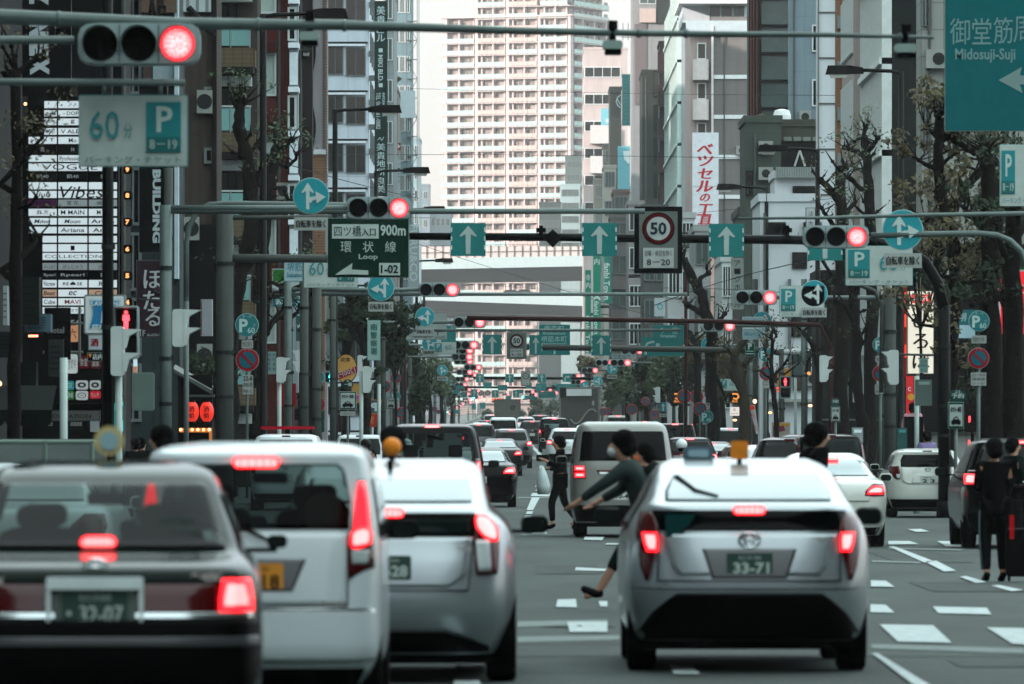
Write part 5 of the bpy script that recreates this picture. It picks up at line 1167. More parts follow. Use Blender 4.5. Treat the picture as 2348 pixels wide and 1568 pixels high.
def sig_with_post(px, py, wpx, label, side, arm_extra=None, double=0, green=False, post=True, lit=2, polelabel=None, pmat=None, curve=False, ptop=None, armend=None, plx=None):
 s = wpx / 1.2; ppx = CX + (plx or (LPX if side == 'l' else RPX)) * s; mat = pmat or M_POLE
 sg = 1 if side == 'l' else -1
 signal(px, py, wpx, label, green=green, lit=lit)
 if not post: return ppx
 e = armend if armend is not None else px
 arms = []
 if curve:
  arms.append(("arm", [(ppx, py + 2.2 * s), (ppx, py + .9 * s), (ppx + sg * .35 * s, py + .2 * s), (ppx + sg * .9 * s, py - .02 * s), (px - sg * wpx * .47, py)], .055))
 else: arms.append(("arm", [(ppx, py), (px - sg * wpx * .47, py)], .055))
 if double: arms.append(("upper_arm", [(ppx, py - double * s if double > 0 else py - double * s), (armend or px, py - double * s)], .05))
 pole("signal_post", polelabel, "post", ppx, s, (ptop if ptop is not None else py - .6 * s), .11, mat, "signal posts along the kerb", arms)
 return ppx
# the nearest group, hung from the left
signal(319, 101, 298, "largest traffic light, red lit, at the upper left of the picture", s=236)
s0 = 236; pl = pole("signal_post", "near signal post at far left whose arms carry the largest light and its parking board", "post", -330, s0, 60, .12, M_POLE, None,
  [("arm", [(-330, 92), (170, 92)], .04), ("sign_arm", [(-330, 186), (424, 190)], .034), ("clamp", [(238, 188), (238, 216)], .02), ("clamp", [(368, 190), (368, 216)], .02)])
# long tapering pipe with vehicle sensors
pl = pole("sensor_post", "post outside the left edge carrying the long overhead sensor pipe", "post", -440, 232, 0, .12, M_POLE, None,
  [("boom", [(-440, 10), (0, 38), (400, 54), (800, 58), (1200, 71), (1500, 77), (1900, 80), (2140, 86)], [.09, .075, .062, .05, .036, .032, .026, .016])] +
  [("boom_collar", [(x, y), (x + 9, y + .4)], r) for x, y, r in ((130, 43, .078), (587, 56, .066), (785, 59, .058), (1460, 76, .045), (1568, 77, .045), (2060, 84, .036))])
for i, (x, y, w) in enumerate(((709, 56, 44), (1404, 76, 46), (2075, 84, 50))):
 s = 232; root = empty("vehicle_sensor", W(x, y, s)); tag(root, "small grey vehicle sensor box under the overhead pipe, " + ("nearest the green vertical sign", "in front of the tall tower", "beside the dark panelled office")[i], "sensor", "sensors on the overhead pipe")
 h = w / s / 2
 MB().prism(rrect(-h, h, -.16, -.075, .03), -.1, .15).build("box", C3((150, 166, 160), .5), root); MB().prism(rrect(-h * .8, h * .9, -.215, -.16, .02), -.08, .12).build("underside", M_RUB, root)
 MB().tube([(0, 0, -.1), (0, 0, .1)], .035, 8).build("bracket", M_POLED, root); MB().box(-.04, .05, -.05, .05, .04, .12).build("clip", M_POLED, root)
sig_with_post(868, 477, 150, "traffic light in front of the white office building, above the dark green loop sign", 'l', double=-.06, armend=1478, polelabel="grey signal post left of the balcony apartments with a curved upper pipe", ptop=470)
s = 125
# curved hanger pipe left of the loop sign
hp = pole("hanger_pipe", "bent grey pipe rising and curving right beside the big grey post at left", "pipe", 427, 118, 680, .05, M_POLE, None,
  [("bend", [(427, 690), (427, 560), (433, 520), (452, 485), (480, 469), (515, 466), (672, 468), (795, 470)], .052)])
sig_with_post(1916, 543, 153, "traffic light beside the round blue sign on the right, above the parking board", 'r', post=False)
pole("signal_post", "post beyond the right edge whose pipe curves in above the dark trees", "post", 2362, 130, 640, .06, M_POLE, None,
  [("curved_arm", [(2362, 640), (2356, 610), (2340, 576), (2316, 552), (2286, 539), (2240, 535), (2170, 536), (1996, 540)], .052), ("long_arm", [(2362, 489), (2110, 493), (1900, 499), (1690, 501)], [.04, .036, .03, .022]),])
sig_with_post(1007, 664, 97, "traffic light just right of the green loop sign's lower corner", 'l', double=-.13, armend=1575, polelabel="grey signal post behind the narrow shop signs at left", ptop=600)
sig_with_post(1733, 682, 100, "traffic light over the right lanes, in front of the vertical hall sign", 'r', double=0.0, polelabel="tall grey post on the right carrying the curved pipe", ptop=655)
sig_with_post(1076, 739, 77, "traffic light over the white city map board, fourth of the left row", 'l', double=-.28, armend=1560, polelabel="grey post behind the police station signboard")
sig_with_post(1648, 747, 78, "traffic light in the right row, left of the round blue up-right sign", 'r', polelabel="grey post right of the green parking sign", ptop=640)
far_l_sig = [(1067, 791, 62), (1060, 803, 55), (1060, 818, 52), (1063, 828, 46), (1065, 853, 39), (1060, 869, 33.5), (1057, 882, 29), (1068, 893, 25), (1066, 903, 23), (1073, 922, 19), (1056, 926, 17), (1049, 930, 16), (1047, 934, 15), (1037, 938, 14), (1024, 943, 13), (1026, 948, 12)]
ORD = "fifth sixth seventh eighth ninth tenth eleventh twelfth thirteenth fourteenth fifteenth sixteenth seventeenth eighteenth nineteenth twentieth".split()
for i, (x, y, w) in enumerate(far_l_sig): sig_with_post(x, y, w, "red traffic light, %s from the camera in the left row" % ORD[i], 'l', polelabel="left kerb signal post, %s from the camera" % ORD[i], post=i not in (1, 3))
far_r_sig = [(1543, 792, 64), (1450, 804, 55), (1423, 831.5, 50), (1387, 831.5, 46), (1352, 849, 40), (1325, 876, 35), (1293, 887, 31), (1253, 893, 26), (1236, 896, 24), (1222, 905, 21), (1187, 921, 17), (1184, 926, 16), (1170, 926.5, 15), (1157, 938, 13), (1159, 904, 18)]
for i, (x, y, w) in enumerate(far_r_sig): sig_with_post(x, y, w, "red traffic light, %s from the camera in the right row" % ORD[i], 'r', polelabel="right kerb signal post, %s from the camera" % ORD[i], post=i not in (3,))
signal(1092, 911, 22, "green lit traffic light far up the left row", lit=0, green=True); signal(1205, 910, 21, "green lit traffic light far up the right row", lit=0, green=True)
signal(1030, 945, 14, "tiny green lit traffic light at the far end of the left row", lit=0, green=True)
for i, (x, y, w) in enumerate(((1084, 842, 42), (1078, 860, 36), (1089, 896, 24), (1083, 908, 21), (1069, 915, 19), (1062, 920, 18), (1042, 933, 15), (1034, 939, 13), (1214, 898, 23), (1206, 915, 18), (1176, 931, 14), (1143, 942, 12), (1408, 861, 38), (1315, 862, 36), (1268, 900, 24))):
 signal(x, y, w, "extra red traffic light, %s of the smaller ones between the two rows" % ("first second third fourth " + " ".join(ORD)).split()[i])
signal(1278, 887, 32, "unlit traffic light between two red ones far in the right row", lit=-1)
# ---- the black gantry
gp = pole("gantry", "black steel gantry whose beam carries the blue arrow signs and the speed sign", "gantry", 2164, 110, 700, .125, M_POLED, None,
  [("beam", [(937, 541, .2), (1260, 543, .2), (1500, 546, .2), (1800, 549, .2), (2000, 553, .2), (2070, 565, .1), (2120, 600), (2150, 650), (2164, 710)], [.075, .085, .09, .095, .1, .108, .115, .12, .125])])
m = MB(); g0 = gp.location
for x in (1267,):
 a = (X(x, 110) - g0.x, .2, Z(545, 110) - g0.z); m.prism([(a[0] - .2, a[2]), (a[0], a[2] + .18), (a[0] + .2, a[2]), (a[0], a[2] - .2)], .08, .3)
m.build("beam_joint", M_POLED, gp)
m = MB()
for x in (1240, 1805):
 a = (X(x, 110) - g0.x, Z(532, 110) - g0.z); m.box(a[0] - .1, a[0] + .1, .1, .3, a[1], a[1] + .09); m.box(a[0] - .04, a[0] + .04, .1, .3, a[1] - .1, a[1] + .14)
m.build("beam_sensor", M_RUB, gp)
pole("gantry_post", "thick grey post at left carrying the dark green loop sign on a pipe", "gantry", 515, 112, 462, .18, M_POLEC, None,
  [("pipe", [(515, 592), (760, 593)], .085), ("pipe_upper", [(515, 500), (760, 497)], .045)])
pole("utility_pole", "grey steel utility pole in front of the narrow glass building", "utility pole", 386, 124, 385, .085, M_POLEC, None, [("crossbar", [(352, 666), (398, 690)], .02), ("crossbar", [(318, 686), (392, 689)], .018)])
# second gantry far
pole("gantry", "grey gantry pipe carrying blue arrow and town signs in the middle distance", "gantry", 1173 + 10.3 * 60, 60, 800, .1, M_POLEC, None,
  [("beam", [(1173 - 4, 795, .2), (1500, 800, .2), (1760, 803, .2), (1791, 810, 0)], .11)])
pole("gantry", "brown-black gantry beam behind the middle lane signs", "gantry", 1198 * 0 + 1173 + 10.2 * 72, 72, 800, .1, M_BROWNP, None,
  [("beam", [(1070, 729, .2), (1300, 731, .2), (1660, 737, .2), (1880, 745, .2), (1905, 800, 0)], .075)])
pole("gantry", "dark thin gantry with three blue arrow signs far up the avenue", "gantry", 1173 + 10.3 * 34, 34, 880, .1, M_POLED, None, [("beam", [(1085, 866, .2), (1240, 867, .2), (1480, 868, .2), (1523, 876, 0)], .1)])
pole("gantry", "farthest dark gantry with small blue signs", "gantry", 1173 + 10.3 * 28, 28, 900, .1, M_POLED, None, [("beam", [(1030, 887, .2), (1240, 889, .2), (1461, 891, .2)], .09)])
# ---- street lamps: posts with an arm towards the road
def lamp(px, s, ytop, side, label, headw=.95):
 x = X(px, s); y = F / s; root = empty("street_lamp", (x, y, G(y))); tag(root, label, "street lamp", "black street lamps along the avenue")
 g = G(y); zt = Z(ytop, s) - g; sg = 1 if side == 'l' else -1
 MB().tube([(0, 0, 0), (0, 0, 1.4), (0, 0, 1.5), (0, 0, zt)], [.16, .16, .10, .085], 10).build("post", M_POLED, root, smooth=True)
 MB().tube([(0, 0, zt - .25), (sg * .06, 0, zt - .05), (sg * .3, 0, zt), (sg * 1.2, 0, zt + .03)], .055, 8).build("arm", M_POLED, root, smooth=True)
 hd = [(sg * 1.1, zt - .08), (sg * 1.12, zt + .10), (sg * 1.5, zt + .16), (sg * 2.15, zt + .16), (sg * 2.22, zt - .1)]
 h = MB().prism(hd, -.16, .16).build("lamp_head", C3((42, 38, 38), .5), root)
 MB().prism([(sg * 1.55, zt - .1), (sg * 2.1, zt - .1), (sg * 2.05, zt - .2), (sg * 1.62, zt - .2)], -.12, .12).build("lamp_cover", M("lamp_bowl", (170, 172, 166), .2, var=.1), h)
sides = [(603, 88, 34, 'l'), (768, 69, 252, 'l'), (862, 56, 392, 'l'), (920, 46, 480, 'l'), (955, 38, 598, 'l'), (972, 33, 668, 'l'), (2065, 78, 163, 'r'), (1874, 62, 342, 'r'), (1757, 52, 430, 'r'), (1602, 40.5, 535, 'r'), (1560, 36, 612 - 90, 'r'), (1508, 31, 634, 'r'), (1464, 28, 667, 'r'), (1430, 25, 704, 'r'), (1398, 22, 721, 'r')]
nm = "nearest second third fourth fifth sixth seventh eighth ninth".split(); cl = cr_ = 0
for (px, s, yt, sd) in sides:
 if sd == 'l': k = cl; cl += 1
 else: k = cr_; cr_ += 1
 lamp(px, s, yt, sd, "black street lamp, %s along the %s kerb counting up the avenue" % (nm[k], "left" if sd == 'l' else "right"))
pole("lamp_column", "thick black column in front of the tenant board and convenience store sign", "lamp post", 246, 150, -60, .08, M_POLED, None, [("crossbar", [(246, 700), (246, 701)], .02)])
# ---- pedestrian lights
M_MAN = M("man_red", (255, 60, 70), .3, emit=1.2, var=0); M_MANG = M("man_green", (60, 230, 230), .3, emit=1.0, var=0)
def man(root, x, z, h, mat, y):
 m = MB(); u = h / 10
 m.prism(circ(x, z + 4.1 * u, 1.05 * u, 12), y, y + .005); m.prism([(x - 1.7 * u, z + 2.8 * u), (x + 1.7 * u, z + 2.8 * u), (x + 2.1 * u, z - .4 * u), (x + 1.3 * u, z - .6 * u), (x + 1.1 * u, z - 5 * u), (x + .15 * u, z - 5 * u), (x, z - 1.5 * u), (x - .15 * u, z - 5 * u), (x - 1.1 * u, z - 5 * u), (x - 1.3 * u, z - .6 * u), (x - 2.1 * u, z - .4 * u)], y - .001, y + .004)
 m.build("red_man" if mat is M_MAN else "green_man", mat, root)
def pedlight(px, py, s, label, state, wpx=None):
 """front-facing pedestrian light, py is the middle of the two boxes"""
 root = empty("pedestrian_light", W(px, py, s)); tag(root, label, "pedestrian light", "pedestrian lights")
 MB().prism(rrect(-.2, .2, -.42, .42, .05), 0, .16).build("housing", M_HOUS, root)
 for k, z in enumerate((.2, -.2)):
  b = MB().prism(rrect(-.16, .16, z - .16, z + .16, .04), -.012, 0).build("lamp_screen", M_LENS, root)
  MB().add([(-.18, 0, z + .17), (.18, 0, z + .17), (.18, -.22, z + .19), (-.18, -.22, z + .19), (-.18, 0, z - .12), (.18, 0, z - .12)], [(0, 1, 2, 3), (0, 3, 4), (1, 5, 2)]).build("visor", M_HOUS, b)
  if (k == 0 and state == 'red') or (k == 1 and state == 'green'): man(b, 0, z, .28, M_MAN if state == 'red' else M_MANG, -.02)
def pedside(px, py, s, label, sg=1, h=1.0, hl=.5):
 """pedestrian light seen from the side, hoods pointing to sg"""
 root = empty("pedestrian_light", W(px, py, s)); tag(root, label, "pedestrian light", "pedestrian lights")
 h *= .82; MB().prism(rrect(-.10, .10, -.44 * h, .44 * h, .05), -.16, .16).build("housing", M("signal_white", (186, 194, 192), .5, var=.06), root)
 for z in (.22 * h, -.2 * h): MB().prism([(sg * .09, z - .14), (sg * .12, z - .14), (sg * (.12 + .05 * hl), z + .04), (sg * (.16 + .2 * hl), z + .14), (sg * .09, z + .15)], -.17, .17).build("visor", MATS["signal_white"], root)
pedlight(289, 762, 146, "pedestrian light with lit red man beside the blue convenience sign", 'red')
pedside(410, 752, 140, "white pedestrian light with hoods facing right on the utility pole", 1, .85, 1); pedside(270, 805, 150, "white pedestrian light seen from the side below the red man light", 1, 1.05, 1)
pedside(688, 828, 80, "white pedestrian light in profile right of the thin red building", -1, .9); pedside(643, 848, 90, "small white pedestrian light on a short white post by the red awning", 1, .9)
pedside(826, 838, 66, "white pedestrian light in profile beside the yellow round food sign", 1); pedside(840, 870, 84, "second white pedestrian light close by the yellow food sign", 1)
pedside(2048, 842, 110, "white pedestrian light in profile on the right-hand grey post", -1); pedside(1887, 845, 85, "white pedestrian light beside the black lamp post on the right", 1)
pedside(1508, 905, 50, "white pedestrian light with hoods facing left near the box truck", -1)
pedlight(1800, 888, 62, "pedestrian light with red man near the security camera", 'red'); pedlight(1963, 860, 62, "pedestrian light with green walking man between dark tree trunks", 'green'); pedlight(757, 852, 66, "pedestrian light with green man behind the black post at left", 'green')
# white posts carrying them
for (px, s, yt, lab) in ((272, 150, 840, "white post under the pedestrian light left of the shop corner"), (146, 160, 820, "pale post with a side bracket in front of the information board"), (640, 90, 838, "short white post by the red awning"), (828, 84, 850, "white post beside the yellow food sign"), (2101, 104, 862, "white post in front of the tall cream sign"), (869, 70, 880, "white post behind the mirrored parking banner"), (1823, 62, 866, "white post of the red man light")):
 pole("post", lab, "post", px, s, yt, .055, C3((170, 182, 178), .5), "white street posts")
pole("utility_pole", "grey utility pole left of the round sixty minute parking sign at left", "utility pole", 697, 84, 600, .12, M_POLEC); pole("utility_pole", "wide grey utility pole right of the dark trunk at left", "utility pole", 726, 88, 660, .12, M_POLEC)
pole("utility_pole", "grey pole below the curved pipe on the right with an orange band", "utility pole", 2040, 105, 660, .13, M_POLEC, None, [("curved_pipe", [(2020, 900), (2022, 700), (2005, 668), (1975, 655)], .05), ("bracket", [(2040, 812), (2140, 814)], .025)])
pole("utility_pole", "dark brown thin pole right of the town name sign", "utility pole", 1572, 56, 590, .07, M_BROWNP); pole("utility_pole", "thin metal pole coloured as if rosy lit, behind the speed sign", "utility pole", 1633, 46, 590, .09, C3((190, 160, 150), .4))  # rosy sunlight is put into the second pole's colour
pole("utility_pole", "grey pole carrying the police station signboard", "utility pole", 763, 72, 640, .1, M_POLEC); pole("utility_pole", "brown pole left of the green trees", "utility pole", 928, 50, 800, .07, M_BROWNP)
pole("utility_pole", "grey pole behind the green parking sign", "utility pole", 1731, 58, 640, .11, M_POLEC)
for i, (px, s, yt) in enumerate(((867, 64, 690), (878, 62, 700), (905, 52, 740), (1490, 40, 730), (1462, 36, 760), (1544, 44, 745), (1596, 50, 690), (1622, 52, 700), (1428, 32, 800), (1400, 28, 820), (940, 44, 820))):
 pole("utility_pole", "grey utility pole, %s of the mid-distance ones from left" % ORD[i].replace("fifth", "first") if i == 0 else "grey mid-distance utility pole %s" % ("right of the police signboard", "left of the curved pipe", "beside the taxi sign", "in the right-hand trees, left one", "in the right-hand trees, thin one", "behind the town name sign", "left of the dark trunk pair", "beside the right no-parking signs", "deep in the right trees", "farthest among the right trees", "by the left tree mass")[i], "utility pole", px, s, yt, .085, M_POLEC, "mid-distance utility poles")
# overhead wires
wr = [((900, 640, 30), (1150, 655, 20), (1600, 690, 40)), ((0, 560, 110), (500, 480, 70), (1000, 500, 40)), ((1060, 640, 14), (1500, 700, 30), (1800, 640, 50)), ((587, 358, 60), (1000, 350, 40), (1750, 363, 44)), ((940, 203, 30), (1500, 218, 30), (2050, 219, 60)), ((1500, 700, 60), (1750, 600, 60), (2347, 520, 120)), ((1480, 500, 30), (1800, 470, 50), (2200, 420, 70)), ((430, 300, 90), (700, 400, 70), (960, 455, 45)), ((960, 560, 40), (1200, 640, 40), (1560, 745, 50)), ((1500, 660, 50), (1760, 660, 60), (2100, 700, 100))]
for i, pts in enumerate(wr):
 a, b_, c = [W(*p) for p in pts]; P_ = [a * (1 - t) ** 2 + b_ * 2 * t * (1 - t) + c * t * t for t in [k / 16 for k in range(17)]]
 tag(MB().tube(P_, .016, 4).build("overhead_wire", M_WIRE), "thin black overhead wire " + ("sagging in front of the flyover", "running from the left edge past the balconies", "crossing below the middle flyover deck", "crossing the tower at mid height", "crossing the tower near its top", "rising to the right edge", "crossing behind the black beam", "sloping down past the oxblood building", "sloping from the loop sign to the far lanes", "between the round arrow sign and the parking board")[i], "wire", "overhead wires")
# ---------------------------------------------------------------- road signs and shop signs
WT = (196, 206, 204); GT = (150, 160, 156); PT = (30, 140, 146); SGN_G = (18, 116, 114); DKG = (8, 62, 50)
def arrow_up(cx, y0, y1, w): return [(cx, y0), (cx + w, y0 + (y1 - y0) * .36), (cx + w * .82, y0 + (y1 - y0) * .39), (cx + w * .30, y0 + (y1 - y0) * .30), (cx + w * .26, y1), (cx - w * .26, y1), (cx - w * .30, y0 + (y1 - y0) * .30), (cx - w * .82, y0 + (y1 - y0) * .39), (cx - w, y0 + (y1 - y0) * .36)]
GA = "blue lane arrow signs on the gantries"
def lane_arrow(px, py, w, h, s, label, col=SGN_G, ac=(168, 180, 178)):
 items = [('p', arrow_up(px, py - h * .42, py + h * .44, w * .25), ac)]
 for k in range(3):
  y = py - h * .36 + h * .27 * k
  for sx in (-1, 1): items.append(('r', px + sx * w * .475 - w * .018, y, px + sx * w * .475 + w * .018, y + h * .13, (190, 204, 202)))
 return sign("arrow_sign", label, "road sign", px, py, w, h, s, col, items, GA)
for px, py, w, lab in ((1073, 549, 80, "blue upward arrow sign left of the tall tower on the black beam"), (1374, 549, 80, "blue upward arrow sign on the black beam, left of the fifty sign"), (1665, 551, 80, "blue upward arrow sign on the black beam, right of the fifty sign")):
 lane_arrow(px, py, w, 76, 112, lab)
lane_arrow(1891, 562, 80, 70, 113, "lower part of a blue arrow sign peeking out under the right traffic light")
for px, py, lab in ((1128, 790, "blue upward arrow sign left of the small fifty sign"), (1378, 792, "blue upward arrow sign right of the town name board")): lane_arrow(px, py, 45, 46, 61, lab)
lane_arrow(1228, 791, 30, 46, 60.5, "blue arrow sign half hidden by the town name board")
for px, py, lab in ((1100, 867, "small blue arrow sign, left one on the thin far gantry"), (1168, 867, "small blue arrow sign, middle one on the thin far gantry"), (1242, 867, "small blue arrow sign, right one on the thin far gantry")): lane_arrow(px, py, 19, 19, 34.4, lab)
for px, py, lab in ((1087, 902, "tiny teal arrow sign at the left of the farthest gantry"), (1135, 903, "tiny teal arrow sign in the middle of the farthest gantry"), (1183, 903, "tiny teal arrow sign at the right of the farthest gantry")): lane_arrow(px, py, 15, 17, 28.4, lab)
def turn_arrow(px, py, w, s, label):
 sign("arrow_sign", label, "road sign", px, py, w, w, s, SGN_G, [('l', [(px - w * .2, py + w * .38), (px - w * .2, py), (px - w * .08, py - w * .12), (px + w * .15, py - w * .12)], w * .13, (170, 182, 180)), ('p', [(px + w * .12, py - w * .3), (px + w * .38, py - w * .12), (px + w * .12, py + w * .06)], (170, 182, 180))], GA)
turn_arrow(1299, 866, 19, 34.4, "small blue right-turn arrow sign on the thin far gantry")
# speed signs
def speed(px, py, w, h, s, label, sub="日曜・休日を除く", sub2="8－20", face=(112, 120, 116), rim=(12, 13, 13)):
 it = [('c', px, py - h * .17, w * .34, (60, 12, 24)), ('c', px, py - h * .17, w * .31, (96, 16, 34)), ('c', px, py - h * .17, w * .245, (170, 176, 174)), ('t', "50", px, py - h * .17, w * .34, h * .19, (44, 66, 70), {'bold': .03}),
   ('r', px - w * .32, py + h * .12, px + w * .32, py + h * .42, (168, 174, 170)), ('t', sub, px, py + h * .20, w * .56, h * .085, (52, 56, 52), {'bold': .0}), ('t', sub2, px, py + h * .335, w * .48, h * .09, (44, 50, 48), {'bold': .03})]
 return sign("speed_sign", label, "road sign", px, py, w, h, s, face, it, "fifty speed limit signs", depth=.35, rim=rim, rimw=w * .1, rnd=w * .02)
speed(1509, 550, 110, 153, 112, "large black-framed fifty speed sign on the black beam")
speed(1184, 792, 46, 62, 61, "smaller grey-framed fifty speed sign left of the town name board", rim=(116, 128, 122), face=(100, 112, 106))
speed(1205, 868, 22, 34, 34.6, "small fifty speed sign on the thin far gantry", rim=(116, 128, 122), face=(150, 156, 152))
for px in (1103, 1118):
 sign("speed_sign", "far round red-rimmed sign, %s of the pair" % ("left" if px == 1103 else "right"), "road sign", px, 901, 12, 12, 28.5, (150, 150, 148), (), "far round signs", rim=(110, 24, 40), rimw=1.8, shape='circle')
# dark green expressway sign
sign("expressway_sign", "dark green expressway sign with white arrow pointing left and the word Loop", "road sign", 844, 568, 187, 137, 113, DKG, [
 ('r', 761, 514, 868, 547, (176, 188, 182)), ('t', "四ツ橋", 797, 530, 62, 25, (20, 52, 44), {'bold': .0}), ('t', "入口", 845, 532, 32, 18, (20, 52, 44), {'bold': .03}), ('t', "900m", 901, 528, 58, 26, (176, 190, 184), {'bold': .025}),
 ('t', "環", 793, 566, 25, 25, (172, 186, 180), {'bold': .02}), ('t', "状", 844, 566, 25, 25, (172, 186, 180), {'bold': .02}), ('t', "線", 895, 566, 25, 25, (172, 186, 180), {'bold': .02}), ('t', "Loop", 844, 590, 44, 15, (166, 180, 174), {'bold': .02}),
 ('p', [(768, 630), (808, 603), (806, 618), (844, 620), (844, 630), (806, 629)], (172, 184, 178)), ('r', 869, 603, 917, 631, (176, 188, 182)), ('t', "1-02", 893, 617, 40, 20, (20, 52, 44), {'bold': .03})], rim=(150, 168, 160), rimw=1.0)
sign("direction_sign", "large blue direction sign with white characters and arrow, cut by the right edge", "road sign", 2270, 130, 210, 342, 128, (10, 96, 100), [
 ('t', "御", 2200, 72, 46, 60, (120, 150, 150), {'bold': .0}), ('t', "堂", 2250, 72, 44, 60, (120, 150, 150), {'bold': .02}), ('t', "筋", 2299, 70, 44, 60, (120, 150, 150), {'bold': .02}), ('t', "周", 2345, 68, 44, 60, (120, 150, 150), {'bold': .02}),
 ('t', "Midosuji-Suji", 2258, 128, 138, 34, (120, 150, 150), {'bold': .02}), ('p', [(2288, 184), (2342, 154), (2337, 173), (2374, 175), (2374, 194), (2337, 194), (2344, 214)], (128, 148, 146))], rim=(130, 140, 136), rimw=2)
# parking boards
def pboard(px, py, w, h, s, label, pleft=False, p60=True, grp="sixty minute parking boards"):
 x0, y0 = px - w / 2, py - h / 2
 P0 = .04 if pleft else .62
 it = [('r', x0 + w * P0, y0 + h * .10, x0 + w * (P0 + .32), y0 + h * .80, (16, 126, 130)), ('t', "P", x0 + w * (P0 + .17), y0 + h * .34, w * .15, h * .36, (176, 190, 186), {'bold': .02}),
   ('r', x0 + w * (P0 + .005), y0 + h * .59, x0 + w * (P0 + .315), y0 + h * .795, (14, 104, 104)), ('t', "8－19", x0 + w * (P0 + .16), y0 + h * .69, w * .25, h * .13, (170, 186, 182), {'bold': .03}),
   ('t', "パーキング・チケット", px, y0 + h * .905, w * .88, h * .10, (20, 104, 108), {'bold': .0})]
 if p60:
  q = .50 if pleft else .10
  it += [('t', "60", x0 + w * (q + .14), y0 + h * .42, w * .27, h * .39, (22, 128, 132), {'bold': .0}), ('t', "分", x0 + w * (q + .355), y0 + h * .50, w * .08, h * .2, (22, 128, 132), {'bold': .02})]
 return sign("parking_board", label, "parking sign", px, py, w, h, s, (172, 182, 178), it, grp, rim=(70, 138, 138), rimw=w * .008, rnd=w * .02)
pboard(305, 300, 250, 165, 235, "largest sixty minute parking board, under the nearest traffic light")
pboard(2340, 402, 98 * 1.0, 142, 128, "parking board cut by the right edge below the large blue sign", pleft=True, p60=False)
pboard(2015, 609, 155, 92, 118, "parking board behind the bicycle plate of the right round arrow sign", pleft=True)
pboard(1838, 691, 104, 72, 86, "parking board behind the round left arrow sign", pleft=True, p60=False)
pboard(758, 622, 124, 76, 96, "parking board hidden behind the green loop sign, only its lower edge seen")
pboard(1672, 882, 42, 27, 56, "small parking board on a post above the round food sign", pleft=True)
pboard(1020, 798, 52, 28, 58, "parking board half hidden behind the round arrow signs over the left trees", pleft=True)
# round arrow signs with the plate beneath
GR = "round blue arrow signs over the lanes"
def round_arrow(px, py, r, s, label, turn, plate=True, txt="自転車を除く", pdy=1.35, pdx=0.0):
 a = (180, 192, 190)
 k = 1 if turn == 'r' else -1
 st = px - k * r * .18 if turn == 'r' else px + r * .28
 it = [('p', arrow_up(st, py - r * .72, py + r * .74, r * .34), a)]
 if turn == 'r': it += [('l', [(st + r * .1, py + r * .32), (st + r * .2, py + r * .16), (st + r * .5, py + r * .1)], r * .2, a), ('p', [(st + r * .42, py - r * .24), (st + r * .98, py + r * .06), (st + r * .5, py + r * .42)], a)]
 else: it += [('l', [(st - r * .1, py + r * .4), (st - r * .22, py + r * .2), (st - r * .5, py + r * .14)], r * .2, a), ('p', [(st - r * .42, py - r * .2), (st - r * 1.05, py + r * .12), (st - r * .5, py + r * .42)], a)]
 root = sign("round_arrow_sign", label, "road sign", px, py, 2 * r, 2 * r, s, (24, 136, 144), it, GR, rim=(150, 176, 176), rimw=r * .05, shape='circle')
 if plate:
  y = py + r * pdy; q = lambda a_, b_: ((a_ - px) / s, (py - b_) / s); x0 = px + pdx * r
  m = MB(); a1 = q(x0 - r * .92, y + r * .36); b1 = q(x0 + r * .92, y - r * .36); m.prism([(a1[0], a1[1]), (b1[0], a1[1]), (b1[0], b1[1]), (a1[0], b1[1])], -.06, -.03); m.build("plate", C3((158, 164, 160), .5), root)
  m = MB(); c = q(x0, y); add_text(m, txt, c[0], c[1], r * 1.6 / s, r * .42 / s, -.07, bold=.04); m.build("plate_lettering", C3((46, 52, 50), .5), root)
round_arrow(713, 449, 42, 128, "round blue sign, arrows up and right, beside the left traffic light", 'r', pdy=1.53, txt="自転車を除く")
round_arrow(2069, 527, 47, 130, "largest round blue sign, arrows up and right, on the right pipe", 'r', pdy=1.50)
round_arrow(873, 659, 31, 84, "round blue sign, arrows up and left, below the green loop sign", 'l', pdy=1.42)
round_arrow(1866, 673, 31, 86, "round blue sign, arrows up and left, in front of a parking board", 'l', pdy=1.4)
round_arrow(974, 726, 22.5, 66, "round blue sign, arrows up and left, over the white city map board", 'l', pdy=1.52)
round_arrow(1747, 736, 22, 62, "round blue sign, arrows up and left, far right beside the white wall", 'l', pdy=1.48)
round_arrow(985, 788, 18, 56, "half hidden round blue sign, arrow right, below the map board", 'r', pdy=1.1)
round_arrow(1625, 790, 18, 56, "round blue sign, arrows up and right, left of the green parking sign", 'r', pdy=1.48)
round_arrow(1014, 849, 12.5, 40, "small round blue sign, arrows up and right, over the left trees", 'r', pdy=1.5)
round_arrow(1403, 845, 12.5, 40, "small round blue sign, arrow up and right, under the paired traffic lights", 'r', pdy=1.5)
round_arrow(1017, 868, 10, 34, "smaller round blue sign just below another over the left trees", 'r', pdy=1.4)
round_arrow(1370, 873, 11, 34, "small round blue sign, arrows up and left, on the right tree line", 'l', pdy=1.5)
round_arrow(1027, 879, 9, 30, "tiny round blue sign at the left tree line", 'r', pdy=1.5); round_arrow(1340, 884, 10, 31, "tiny round blue sign near the box truck's roof", 'r', pdy=1.4)
